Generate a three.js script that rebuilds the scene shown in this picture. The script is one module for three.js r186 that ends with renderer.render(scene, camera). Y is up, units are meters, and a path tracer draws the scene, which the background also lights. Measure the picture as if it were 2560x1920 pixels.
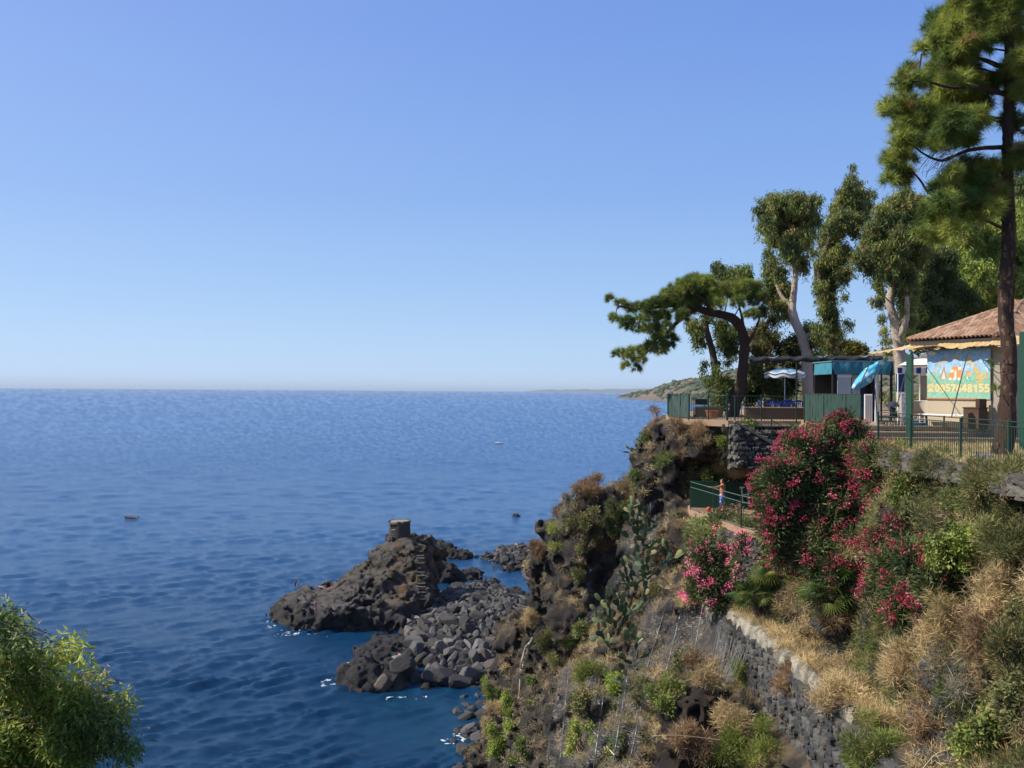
import * as THREE from 'three';
import { mergeGeometries, mergeVertices } from 'three/addons/utils/BufferGeometryUtils.js';
import { RoundedBoxGeometry } from 'three/addons/geometries/RoundedBoxGeometry.js';
import { ConvexGeometry } from 'three/addons/geometries/ConvexGeometry.js';
import { createNoise3D } from 'simplex-noise';

// ---------------------------------------------------------------- camera, sky, sun, exposure
const scene = new THREE.Scene();
const camera = new THREE.PerspectiveCamera(45, 4 / 3, 0.5, 40000);
camera.position.set(0, 45, 0);
camera.rotation.set(0.0063, 0, 0.0068, 'XYZ');
camera.updateMatrixWorld(true);
const SUN = new THREE.Vector3(-0.72, 0.69, 0.03).normalize();
const renderer = new THREE.WebGLRenderer({ antialias: true });
renderer.toneMapping = THREE.LinearToneMapping;
renderer.toneMappingExposure = 1.3;
renderer.shadowMap.enabled = true;
renderer.shadowMap.type = THREE.PCFSoftShadowMap;
{
  // clear summer air: deep blue overhead, pale near the horizon, a little paler towards the sun
  const W = 512, H = 256, data = new Float32Array(W * H * 4);
  const mixc = (a, b, t) => a.map((v, i) => v + (b[i] - v) * t);
  const stops = [[-1, [0.10, 0.16, 0.26]], [-0.12, [0.30, 0.42, 0.6]], [-0.02, [0.50, 0.66, 0.90]], [0, [0.50, 0.665, 0.90]], [0.035, [0.465, 0.665, 0.92]], [0.10, [0.355, 0.57, 0.90]], [0.2, [0.245, 0.435, 0.84]], [0.36, [0.16, 0.315, 0.76]], [0.6, [0.10, 0.22, 0.60]], [1, [0.06, 0.14, 0.44]]];
  for (let r = 0; r < H; r++) {
    const up = ((r + 0.5) / H - 0.5) * Math.PI, y = Math.sin(up);
    for (let c = 0; c < W; c++) {
      const az = ((c + 0.5) / W - 0.5) * 2 * Math.PI, x = Math.cos(az) * Math.cos(up), z = Math.sin(az) * Math.cos(up);
      let k = 0; while (k < stops.length - 2 && y > stops[k + 1][0]) k++;
      let t = THREE.MathUtils.clamp((y - stops[k][0]) / (stops[k + 1][0] - stops[k][0]), 0, 1);
      let col = mixc(stops[k][1], stops[k + 1][1], t);
      const cs = x * SUN.x + y * SUN.y + z * SUN.z;
      const glow = 0.42 * Math.pow(Math.max(0, cs * 0.5 + 0.5), 3.6) + 0.9 * Math.pow(Math.max(0, cs), 24);
      const g = y > -0.02 ? glow : 0;
      col = [col[0] + g * 0.62, col[1] + g * 0.64, col[2] + g * 0.66];
      const o = (r * W + c) * 4;
      data[o] = col[0] / 1.3; data[o + 1] = col[1] / 1.3; data[o + 2] = col[2] / 1.3; data[o + 3] = 1;
    }
  }
  const sky = new THREE.DataTexture(data, W, H, THREE.RGBAFormat, THREE.FloatType);
  sky.mapping = THREE.EquirectangularReflectionMapping;
  sky.magFilter = THREE.LinearFilter; sky.minFilter = THREE.LinearFilter; sky.wrapS = THREE.RepeatWrapping; sky.needsUpdate = true;
  scene.background = sky; scene.environment = sky;
}
const sun = new THREE.DirectionalLight(new THREE.Color(1.0, 0.92, 0.77), 5.0);
sun.position.copy(SUN).multiplyScalar(300).add(new THREE.Vector3(0, 30, -90));
sun.target.position.set(0, 30, -90);
sun.castShadow = true; sun.shadow.radius = 1; sun.shadow.mapSize.set(4096, 4096);
Object.assign(sun.shadow.camera, { left: -140, right: 140, top: 140, bottom: -140, near: 1, far: 700 });
scene.add(sun, sun.target);
scene.fog = new THREE.FogExp2(new THREE.Color().setRGB(0.84, 0.92, 1.0), 0.000022);

// ---------------------------------------------------------------- helpers
const FPX = 960 / Math.tan(Math.PI / 8), V = (x, y, z) => new THREE.Vector3(x, y, z);
const rng = (a) => () => { a |= 0; a = (a + 0x6d2b79f5) | 0; let t = Math.imul(a ^ (a >>> 15), 1 | a); t = (t + Math.imul(t ^ (t >>> 7), 61 | t)) ^ t; return ((t ^ (t >>> 14)) >>> 0) / 4294967296; };
const n3 = createNoise3D(rng(77)), n3b = createNoise3D(rng(1234));
const clamp = THREE.MathUtils.clamp, lerp = THREE.MathUtils.lerp, smooth = THREE.MathUtils.smoothstep;
const fbm = (x, y, z, o = 4) => { let s = 0, a = 0.5, f = 1; for (let i = 0; i < o; i++) { s += a * n3(x * f, y * f, z * f); f *= 2.03; a *= 0.5; } return s; };
// a point of the place from where it shows in a 2560 x 1920 view and its distance along the view axis
const P = (sx, sy, d) => V(((sx - 1280) / FPX) * d, (-(sy - 960) / FPX) * d, -d).applyMatrix4(camera.matrixWorld);
const rayOf = (sx, sy) => P(sx, sy, 1).sub(camera.position);
const Py = (sx, sy, y) => { const r = rayOf(sx, sy); return camera.position.clone().addScaledVector(r, (y - camera.position.y) / r.y); };
const taken = new Map();
const numbered = (n) => { const k = taken.get(n) ?? 0; taken.set(n, k + 1); return k ? `${n}_${String(k).padStart(3, '0')}` : n; };
const shade = (o) => { o.castShadow = true; o.receiveShadow = true; return o; };
function tag(o, label, category, group) { o.userData.label = label; o.userData.category = category; if (group) o.userData.group = group; return o; }
function thing(name, label, category, pos = [0, 0, 0], turn = 0, group) {
  const o = new THREE.Group(); o.name = numbered(name); scene.add(o);
  if (pos.isVector3) o.position.copy(pos); else o.position.set(...pos);
  o.rotation.y = turn;
  return tag(o, label, category, group);
}
function part(name, geo, mat, parent, label) {
  const m = shade(new THREE.Mesh(geo, mat)); m.name = parent === scene ? numbered(name) : name; parent.add(m);
  if (label) m.userData.label = label;
  return m;
}
function struct(name, geo, mat, label, category) {
  const m = part(name, geo, mat, scene); m.userData.kind = 'structure';
  if (label) tag(m, label, category); return m;
}
function prep(g, keepColor) {
  g = g.index ? g.toNonIndexed() : g;
  for (const k of Object.keys(g.attributes)) if (!['position', 'normal', 'uv', ...(keepColor ? ['color'] : [])].includes(k)) g.deleteAttribute(k);
  if (!g.attributes.normal) g.computeVertexNormals();
  if (!g.attributes.uv) g.setAttribute('uv', new THREE.BufferAttribute(new Float32Array(g.attributes.position.count * 2), 2));
  return g;
}
const merge = (list, keepColor) => mergeGeometries(list.map((g) => prep(g, keepColor)));
const place = (g, x = 0, y = 0, z = 0, rx = 0, ry = 0, rz = 0) => { g.applyMatrix4(new THREE.Matrix4().compose(V(x, y, z), new THREE.Quaternion().setFromEuler(new THREE.Euler(rx, ry, rz)), V(1, 1, 1))); return g; };
const box = (w, h, d, x = 0, y = 0, z = 0, r = 0.012, rx = 0, ry = 0, rz = 0) => place(new RoundedBoxGeometry(w, h, d, 1, Math.min(r, w / 2.2, h / 2.2, d / 2.2)), x, y, z, rx, ry, rz);
const cyl = (r0, r1, h, x = 0, y = 0, z = 0, n = 10, rx = 0, ry = 0, rz = 0) => place(new THREE.CylinderGeometry(r1, r0, h, n), x, y, z, rx, ry, rz);
function bar(a, b, r, n = 6, r2 = r) {           // a round bar from a to b
  const d = V().subVectors(b, a), g = new THREE.CylinderGeometry(r2, r, d.length(), n);
  g.applyQuaternion(new THREE.Quaternion().setFromUnitVectors(V(0, 1, 0), d.clone().normalize()));
  const m = a.clone().add(b).multiplyScalar(0.5); return g.translate(m.x, m.y, m.z);
}
function beam(a, b, w, h) {                         // a square bar from a to b, kept upright
  const d = V().subVectors(b, a), L = d.length(), g = new RoundedBoxGeometry(w, h, L, 1, Math.min(w, h) * 0.12);
  const m = new THREE.Matrix4().lookAt(b, a, V(0, 1, 0)); const q = new THREE.Quaternion().setFromRotationMatrix(m);
  g.applyQuaternion(q); const c = a.clone().add(b).multiplyScalar(0.5); return g.translate(c.x, c.y, c.z);
}
// a tapering, slightly knobbly limb through points; radii given at the points
function limb(pts, radii, seg = 10, rough = 0.12, rings = 0, seed = 1) {
  const curve = new THREE.CatmullRomCurve3(pts, false, 'centripetal'), n = rings || Math.max(8, pts.length * 7), fr = curve.computeFrenetFrames(n, false);
  const pos = [], uv = [], idx = [], L = curve.getLength();
  for (let i = 0; i <= n; i++) {
    const t = i / n, p = curve.getPointAt(t), k = t * (radii.length - 1), a = Math.floor(Math.min(k, radii.length - 1.001)), r0 = lerp(radii[a], radii[Math.min(a + 1, radii.length - 1)], k - a);
    for (let j = 0; j <= seg; j++) {
      const th = (j / seg) * Math.PI * 2, q = fr.normals[i].clone().multiplyScalar(Math.cos(th)).addScaledVector(fr.binormals[i], Math.sin(th));
      const r = r0 * (1 + rough * n3(q.x * 1.3 + seed * 7, (t * L) / (r0 * 3 + 0.05), q.z * 1.3 + q.y));
      pos.push(p.x + q.x * r, p.y + q.y * r, p.z + q.z * r); uv.push((j / seg) * 2 * Math.PI * r0, t * L);
      if (i < n && j < seg) { const a0 = i * (seg + 1) + j, b0 = a0 + seg + 1; idx.push(a0, a0 + 1, b0, b0, a0 + 1, b0 + 1); }
    }
  }
  const g = new THREE.BufferGeometry();
  g.setAttribute('position', new THREE.Float32BufferAttribute(pos, 3)); g.setAttribute('uv', new THREE.Float32BufferAttribute(uv, 2)); g.setIndex(idx); g.computeVertexNormals();
  return g;
}
// ---------------------------------------------------------------- textures (tileable noise) and materials
function tileNoise(N, fn) {                          // fn(nx, ny, nz, nw) on a torus, 0..1
  const d = new Uint8Array(N * N * 4);
  for (let j = 0; j < N; j++) for (let i = 0; i < N; i++) {
    const v = clamp(fn((i / N) * Math.PI * 2, (j / N) * Math.PI * 2), 0, 1) * 255, o = (j * N + i) * 4;
    d[o] = d[o + 1] = d[o + 2] = v; d[o + 3] = 255;
  }
  const t = new THREE.DataTexture(d, N, N, THREE.RGBAFormat); t.wrapS = t.wrapT = THREE.RepeatWrapping; t.magFilter = THREE.LinearFilter; t.minFilter = THREE.LinearMipmapLinearFilter; t.generateMipmaps = true; t.needsUpdate = true; return t;
}
const torus = (u, v, f, o = 4) => { let s = 0, a = 0.5; for (let i = 0; i < o; i++) { const R = f * 0.5, r = f * 0.22; s += a * n3b((R + r * Math.cos(v)) * Math.cos(u), (R + r * Math.cos(v)) * Math.sin(u), r * Math.sin(v) * 1.7 + i * 9); f *= 2; a *= 0.55; } return s; };
const grainTex = tileNoise(512, (u, v) => 0.5 + 0.55 * torus(u, v, 9, 5));
const pitTex = tileNoise(512, (u, v) => { const a = torus(u, v, 12, 5); return 0.75 - Math.abs(a) * 1.1 + 0.25 * torus(u + 1, v + 2, 30, 3); });
const rep = (t, a, b = a) => { const c = t.clone(); c.repeat.set(a, b); c.needsUpdate = true; return c; };
const lin = (r, g, b) => new THREE.Color().setRGB(r, g, b);
const std = (c, rough = 0.8, o = {}) => new THREE.MeshStandardMaterial({ color: c.isColor ? c : lin(...c), roughness: rough, metalness: 0, ...o });
const leafMat = (t = 0.35, rough = 0.75) => new THREE.MeshPhysicalMaterial({ color: 0xffffff, roughness: rough, metalness: 0, transmission: Math.min(0.5, t * 1.3), thickness: 0, side: THREE.DoubleSide, specularIntensity: 0.3 });
const grainy = (c, rough, scale, bump, o = {}) => std(c, rough, { bumpMap: rep(grainTex, scale), bumpScale: bump, ...o });
const M = {
  rock: new THREE.MeshStandardMaterial({ vertexColors: true, roughness: 0.93, bumpMap: rep(pitTex, 0.95), bumpScale: 0.11 }),
  islet: new THREE.MeshStandardMaterial({ vertexColors: true, roughness: 0.9, bumpMap: rep(pitTex, 0.16), bumpScale: 0.3 }),
  greenPaint: grainy([0.009, 0.066, 0.040], 0.5, 3, 0.001),
  fence: std([0.012, 0.05, 0.028], 0.5),
  plaster: grainy([0.42, 0.35, 0.25], 0.9, 1.2, 0.01),
  greyPlaster: grainy([0.30, 0.27, 0.22], 0.92, 1.2, 0.012),
  concrete: grainy([0.40, 0.36, 0.29], 0.95, 0.9, 0.03),
  paving: grainy([0.30, 0.20, 0.13], 0.9, 0.8, 0.008),
  brown: grainy([0.085, 0.05, 0.03], 0.9, 1, 0.02),
  terracotta: grainy([0.36, 0.13, 0.065], 0.85, 3, 0.004),
  white: std([0.72, 0.72, 0.70], 0.55),
  bark: grainy([0.085, 0.055, 0.04], 0.95, 2.4, 0.06),
  pineBark: new THREE.MeshStandardMaterial({ color: lin(0.115, 0.066, 0.045), roughness: 0.96, bumpMap: rep(pitTex, 1.6, 0.7), bumpScale: 0.09 }),
  paleBark: new THREE.MeshStandardMaterial({ color: lin(0.50, 0.41, 0.34), roughness: 0.85, bumpMap: rep(grainTex, 0.9, 0.3), bumpScale: 0.05 }),
  greyBark: grainy([0.16, 0.13, 0.105], 0.92, 1.5, 0.05),
  bluePlastic: std([0.012, 0.03, 0.22], 0.35),
  cyan: std([0.05, 0.32, 0.55], 0.65, { side: THREE.DoubleSide }),
  darkCloth: std([0.012, 0.016, 0.022], 0.9, { side: THREE.DoubleSide }),
  skin: std([0.42, 0.2, 0.12], 0.6),
  dark: std([0.015, 0.014, 0.014], 0.8),
  steel: std([0.28, 0.29, 0.3], 0.45, { metalness: 0.6 }),
};
// ---------------------------------------------------------------- a surface-nets mesher for rock described by a distance field
function surfaceNets(f, lo, hi, cell, margin, colour) {
  const n = [0, 1, 2].map((k) => Math.ceil((hi[k] - lo[k]) / cell)), B = 8, pos = [], idx = [];
  const nb = n.map((v) => Math.ceil(v / B)), vid = new Map(), G = new Float64Array((B + 1) ** 3);
  const key = (i, j, k) => (i * (n[1] + 2) + j) * (n[2] + 2) + k;
  const half = (B * cell * Math.sqrt(3)) / 2;
  const C = [[0, 0, 0], [1, 0, 0], [0, 1, 0], [1, 1, 0], [0, 0, 1], [1, 0, 1], [0, 1, 1], [1, 1, 1]];
  const E = [[0, 1], [0, 2], [0, 4], [1, 3], [1, 5], [2, 3], [2, 6], [3, 7], [4, 5], [4, 6], [5, 7], [6, 7]];
  const cv = new Float64Array(8), quads = [];
  for (let bi = 0; bi < nb[0]; bi++) for (let bj = 0; bj < nb[1]; bj++) for (let bk = 0; bk < nb[2]; bk++) {
    const c = f(lo[0] + (bi + 0.5) * B * cell, lo[1] + (bj + 0.5) * B * cell, lo[2] + (bk + 0.5) * B * cell, false);
    if (Math.abs(c) > half + margin) continue;
    for (let i = 0, q = 0; i <= B; i++) for (let j = 0; j <= B; j++) for (let k = 0; k <= B; k++) G[q++] = f(lo[0] + (bi * B + i) * cell, lo[1] + (bj * B + j) * cell, lo[2] + (bk * B + k) * cell, true);
    for (let i = bi * B; i < Math.min(n[0], bi * B + B); i++) for (let j = bj * B; j < Math.min(n[1], bj * B + B); j++) for (let k = bk * B; k < Math.min(n[2], bk * B + B); k++) {
      let mask = 0;
      for (let c8 = 0; c8 < 8; c8++) { cv[c8] = G[((i - bi * B + C[c8][0]) * (B + 1) + j - bj * B + C[c8][1]) * (B + 1) + k - bk * B + C[c8][2]]; if (cv[c8] < 0) mask |= 1 << c8; }
      if (mask === 0 || mask === 255) continue;
      let x = 0, y = 0, z = 0, m = 0;
      for (const [a, b] of E) if ((cv[a] < 0) !== (cv[b] < 0)) { const t = cv[a] / (cv[a] - cv[b]); x += C[a][0] + t * (C[b][0] - C[a][0]); y += C[a][1] + t * (C[b][1] - C[a][1]); z += C[a][2] + t * (C[b][2] - C[a][2]); m++; }
      vid.set(key(i, j, k), pos.length / 3);
      pos.push(lo[0] + (i + x / m) * cell, lo[1] + (j + y / m) * cell, lo[2] + (k + z / m) * cell);
      if ((cv[0] < 0) !== (cv[1] < 0)) quads.push([0, i, j, k, cv[0] < 0]);
      if ((cv[0] < 0) !== (cv[2] < 0)) quads.push([1, i, j, k, cv[0] < 0]);
      if ((cv[0] < 0) !== (cv[4] < 0)) quads.push([2, i, j, k, cv[0] < 0]);
    }
  }
  for (const [ax, i, j, k, inside] of quads) {
    const o = ax === 0 ? [[0, 0, 0], [0, -1, 0], [0, -1, -1], [0, 0, -1]] : ax === 1 ? [[0, 0, 0], [0, 0, -1], [-1, 0, -1], [-1, 0, 0]] : [[0, 0, 0], [-1, 0, 0], [-1, -1, 0], [0, -1, 0]];
    const q = o.map((d) => vid.get(key(i + d[0], j + d[1], k + d[2])));
    if (q.some((v) => v === undefined)) continue;
    if (inside) idx.push(q[0], q[1], q[2], q[0], q[2], q[3]); else idx.push(q[0], q[2], q[1], q[0], q[3], q[2]);
  }
  if (margin > 1) { // loose crumbs that hang in the air go
    const up = new Int32Array(pos.length / 3).map((_, i) => i), find = (a) => { while (up[a] !== a) { up[a] = up[up[a]]; a = up[a]; } return a; }, n = new Int32Array(up.length);
    for (let i = 0; i < idx.length; i += 3) { const a = find(idx[i]), b = find(idx[i + 1]); if (a !== b) up[a] = b; const c = find(idx[i + 2]), d = find(idx[i + 1]); if (c !== d) up[c] = d; }
    for (let i = 0; i < up.length; i++) n[find(i)]++;
    let w = 0; for (let i = 0; i < idx.length; i += 3) if (n[find(idx[i])] > 900) { idx[w] = idx[i]; idx[w + 1] = idx[i + 1]; idx[w + 2] = idx[i + 2]; w += 3; } idx.length = w;
  }
  const g = new THREE.BufferGeometry(); g.setAttribute('position', new THREE.Float32BufferAttribute(pos, 3)); g.setIndex(idx); g.computeVertexNormals();
  const N = g.attributes.normal, uv = new Float32Array((pos.length / 3) * 2), col = colour ? new Float32Array(pos.length) : null;
  for (let v = 0; v < pos.length / 3; v++) {
    const x = pos[v * 3], y = pos[v * 3 + 1], z = pos[v * 3 + 2];
    uv[v * 2] = z * 0.93 + x * 0.61; uv[v * 2 + 1] = y + x * 0.45 - z * 0.2;
    if (col) col.set(colour(x, y, z, N.getX(v), N.getY(v), N.getZ(v)), v * 3);
  }
  g.setAttribute('uv', new THREE.BufferAttribute(uv, 2)); if (col) g.setAttribute('color', new THREE.BufferAttribute(col, 3));
  return g;
}
// ---------------------------------------------------------------- the cliff: how far east the rock face stands at each height, along the coast
const YC = [-3, 8, 16, 22, 26, 29, 31, 32.6, 33.5, 34.5, 36.3, 36.45, 38, 39, 41, 42.5, 43.7];
const ROWS = [
  [6, [-8, -4, -1, 1.5, 3, 4.5, 5.3, 6, 6.5, 7, 8.2, 8.6, 10, 10.6, 11.6, 12.2, 12.7]],
  [16, [-8, -4, -1, 1.5, 3, 4.3, 5.3, 6.2, 6.8, 7.4, 8.6, 9.0, 10.2, 10.7, 11.4, 11.9, 12.3]],
  [21, [-8, -4, -1, 1, 2.8, 4, 5, 6.3, 7.6, 8.9, 9.4, 9.9, 10.6, 10.9, 11.4, 11.7, 12.0]],
  [25, [-9, -5, -1.5, 0.5, 2.2, 3.4, 4.8, 6.8, 8.85, 9.0, 9.33, 10.3, 10.7, 11, 11.4, 11.7, 11.9]],
  [30, [-9, -5, -2, 0, 1.2, 2.2, 3, 4.2, 7, 8.9, 9.12, 10.75, 10.95, 11.2, 11.6, 11.8, 12.1]],
  [34, [-9, -5, -2, -0.2, 1, 1.8, 2.6, 4.2, 5.8, 8.5, 8.93, 9.7, 9.9, 10.0, 11.4, 12, 12.3]],
  [38, [-9, -5.5, -2.5, -0.5, 0.3, 1.2, 2.2, 3.7, 5, 6.9, 8.2, 8.5, 8.6, 8.7, 10.4, 12.2, 12.4]],
  [40.2, [-9, -5.8, -2.8, -0.8, 0.1, 1.1, 2.1, 3.9, 5, 6.5, 7.6, 8.1, 8.25, 8.35, 9.9, 12.2, 12.4]],
  [40.6, [-9, -5.9, -2.9, -0.8, 0.1, 1.1, 2.1, 3.9, 5, 6.4, 7.5, 8.1, 8.2, 8.3, 9.6, 9.5, 9.4]],
  [42, [-9, -6, -3, -1, 0, 1, 2, 4, 5, 6.2, 7.0, 7.5, 7.8, 7.9, 9.2, 8.9, 8.5]],
  [46, [-9, -6.5, -3.5, -1, 0, 1.5, 3.3, 4.5, 5, 5.6, 6.2, 6.3, 6.5, 6.7, 6.6, 6.5, 7.6]],
  [50, [-9, -7, -3.5, -1, 0, 2.0, 3.6, 4.6, 5.0, 5.4, 5.9, 5.9, 6.3, 6.6, 7.0, 7.3, 8.2]],
  [55, [-9, -7, -3.6, -1.3, -0.3, 1, 1.3, 1.4, 1.4, 1.5, 2.6, 2.7, 4.6, 6.4, 7.6, 8.2, 9]],
  [60, [-9, -8, -4, -2, 0.3, 1.2, 2, 3, 3.6, 4.6, 6, 6, 7.6, 8.6, 9.8, 10.4, 11]],
  [68, [-9, -6, -3, -1, 1.5, 3.5, 6, 7.5, 8, 8.6, 9.2, 9.2, 10, 11, 13, 14, 16]],
  [78, [-7, -3, 0, 3, 7, 10, 13, 15, 16, 17, 18, 18, 19, 20, 22, 24, 26]],
];
function faceX(y, d) {
  let r = 0; while (r < ROWS.length - 2 && d > ROWS[r + 1][0]) r++;
  let c = 0; while (c < YC.length - 2 && y > YC[c + 1]) c++;
  const t = clamp((d - ROWS[r][0]) / (ROWS[r + 1][0] - ROWS[r][0]), 0, 1), u = clamp((y - YC[c]) / (YC[c + 1] - YC[c]), 0, 1);
  const a = ROWS[r][1], b = ROWS[r + 1][1], x0 = lerp(a[c], a[c + 1], u), x1 = lerp(b[c], b[c + 1], u);
  FG[0] = lerp(a[c + 1] - a[c], b[c + 1] - b[c], t) / (YC[c + 1] - YC[c]); FG[1] = (x1 - x0) / (ROWS[r + 1][0] - ROWS[r][0]);
  return lerp(x0, x1, t);
}
const FG = [0, 0];
// broken basalt: blocks of random size standing proud or set back, with cracks between them
const hash3 = (i, j, k) => { let h = (i * 374761393 + j * 668265263 + k * 1440662683) | 0; h = Math.imul(h ^ (h >>> 13), 1274126177); return h ^ (h >>> 16); };
const WO = [0, 0];
function blocks(x, y, z) {
  const i0 = Math.floor(x), j0 = Math.floor(y), k0 = Math.floor(z); let f1 = 9, f2 = 9, id = 0;
  for (let i = i0 - 1; i <= i0 + 1; i++) for (let j = j0 - 1; j <= j0 + 1; j++) for (let k = k0 - 1; k <= k0 + 1; k++) {
    const h = hash3(i, j, k), dx = i + ((h & 255) / 255) - x, dy = j + (((h >> 8) & 255) / 255) - y, dz = k + (((h >> 16) & 255) / 255) - z, q = dx * dx + dy * dy + dz * dz;
    if (q < f1) { f2 = f1; f1 = q; id = h; } else if (q < f2) f2 = q;
  }
  WO[0] = ((id >>> 24) & 255) / 255 - 0.5; WO[1] = Math.sqrt(f2) - Math.sqrt(f1);
  return WO;
}
const topY = (x, d) => (d > 34.65 ? 43.6 : 43.2);
const boxD = (x, y, z, c, h) => { const a = Math.abs(x - c[0]) - h[0], b = Math.abs(y - c[1]) - h[1], e = Math.abs(z - c[2]) - h[2]; return Math.hypot(Math.max(a, 0), Math.max(b, 0), Math.max(e, 0)) + Math.min(0, Math.max(a, b, e)); };
const ell = (x, y, z, c, r) => { const k = Math.hypot((x - c[0]) / r[0], (y - c[1]) / r[1], (z - c[2]) / r[2]); return (k - 1) * Math.min(...r); };
const smin = (a, b, k) => { const h = Math.max(k - Math.abs(a - b), 0) / k; return Math.min(a, b) - h * h * k * 0.25; };
function cliffSDF(x, y, z, fine) {
  const d = -z, X = faceX(y, d), gy = FG[0], gd = FG[1];
  let s = (X - x) / Math.sqrt(1 + Math.min(gy * gy, 9) + Math.min(gd * gd, 2));
  // the free-standing lava outcrop and its shoulders
  s = smin(s, ell(x, y, z, [4.15, 34.8, -51.8], [2.1, 4.6, 2.6]), 0.6);
  s = smin(s, ell(x, y, z, [3.0, 33.2, -53.8], [1.9, 4.0, 2.4]), 0.8);
  s = smin(s, ell(x, y, z, [5.05, 38.0, -51.0], [1.1, 1.9, 1.4]), 0.5);
  s = smin(s, ell(x, y, z, [0.6, 25.0, -60], [1.7, 4.6, 2.6]), 0.6);
  const lv = ell(x, y, z, [6.4, 33.9, -31.5], [1.35, 1.15, 1.3]), lw = ell(x, y, z, [5.5, 32.7, -29.5], [1.2, 1.2, 1.4]);
  if (Math.min(lv, lw) < 1) { const ln = 0.26 * n3(x * 1.5, y * 1.5, z * 1.5) + 0.2 * n3b(x * 3.1, y * 3.1, z * 3.1) + 0.12 * n3(x * 6, y * 6, z * 6); s = smin(s, lv + ln, 0.25); s = smin(s, lw + ln, 0.25); }
  s = smin(s, ell(x, y, z, [7.7, 40.9, -46.0], [1.4, 1.9, 1.3]), 0.6);
  // hollow above the small terrace
  const wob = 0.16 * n3(x * 0.9, y * 0.9, z * 0.9), hollow = Math.min(boxD(x, y, z, [10.3, 40.68, -40.6], [2.4, 1.12, 3.1]) - 0.1, boxD(x, y, z, [9.4, 41.1, -36], [1.15, 1.5, 2.4]), ell(x, y, z, [5.35, 35.5, -48.7], [1.3, 2.7, 1.7]), ell(x, y, z, [2.35, 27.2, -47.2], [0.85, 5, 1.7]), ell(x, y, z, [1.7, 39.9, -53], [2.0, 2.0, 4.5])) + wob, cave = hollow;
  s = Math.max(s, -cave);
  s = Math.max(s, y - topY(x, d));
  if (fine && Math.abs(s) < 1.9) {
    const flat = Math.min(1, Math.abs(y - 36.4) * 1.6 + 0.12) * clamp((43.9 - y) * 0.7, 0.0, 1) * (x > 7.6 && d < 44 && d > 33.5 ? clamp(Math.abs(y - 39.6) * 1.8, 0.05, 1) : 1);
    const wall = d > 22 && d < 37 && y > 33.6 && y < 36.5 && x < 9.7 ? 0.25 : 1;
    const f1 = fbm(x * 0.3, y * 0.3, z * 0.3, 3), wx = x + 0.5 * f1, B = blocks(wx * 0.62, y * 0.5, z * 0.62), b0 = B[0], c0 = B[1], q = n3(x * 0.9 + 40, y * 0.65, z * 0.9);
    const tip = Math.hypot(x - 4.9, z + 51.2) < 3 && y > 37.2 ? 0.55 : 1, amp = tip * flat * wall * (d > 30 ? 1 : 0.7);
    s += (-0.8 * f1 - 0.22 * q - 0.80 * b0 + 0.42 * smooth(0.16 - c0, 0, 0.16)) * amp;
    if (Math.abs(s) < 0.75) { const B2 = blocks(wx * 1.7 + 9, y * 1.5, z * 1.7); if (Math.abs(s) < 0.4) { const B3 = blocks(x * 3.3, y * 2.9 + 7, z * 3.3); s += (-0.17 * B3[0] + 0.06 * smooth(0.2 - B3[1], 0, 0.2)) * amp; } s += (-0.36 * B2[0] + 0.16 * smooth(0.2 - B2[1], 0, 0.2) - 0.10 * n3b(x * 2.1, y * 1.7, z * 2.1)) * amp; }
    s = Math.max(s, -hollow);
    s = Math.max(s, y - topY(x, d));
  }
  return s;
}
// where the line of sight through a point of the view meets the rock
function hit(sx, sy, from = 8, to = 80) {
  const r = rayOf(sx, sy), p = V(0, 0, 0); let last = from;
  for (let t = from; t < to; t += 0.12) {
    p.copy(camera.position).addScaledVector(r, t);
    const rough = cliffSDF(p.x, p.y, p.z, false); if (rough > 2) { last = t; t += Math.max(0, (rough - 2) * 0.6 - 0.12); continue; }
    if (cliffSDF(p.x, p.y, p.z, true) < 0) {
      let a = last, b = t; for (let i = 0; i < 7; i++) { const m = (a + b) / 2; p.copy(camera.position).addScaledVector(r, m); if (cliffSDF(p.x, p.y, p.z, true) < 0) b = m; else a = m; }
      const e = 0.15, n = V(cliffSDF(p.x + e, p.y, p.z, true) - cliffSDF(p.x - e, p.y, p.z, true), cliffSDF(p.x, p.y + e, p.z, true) - cliffSDF(p.x, p.y - e, p.z, true), cliffSDF(p.x, p.y, p.z + e, true) - cliffSDF(p.x, p.y, p.z - e, true)).normalize();
      return { p: p.clone(), n, d: b };
    }
    last = t;
  }
  return null;
}
const mix3 = (a, b, t) => [a[0] + (b[0] - a[0]) * t, a[1] + (b[1] - a[1]) * t, a[2] + (b[2] - a[2]) * t];
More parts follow.
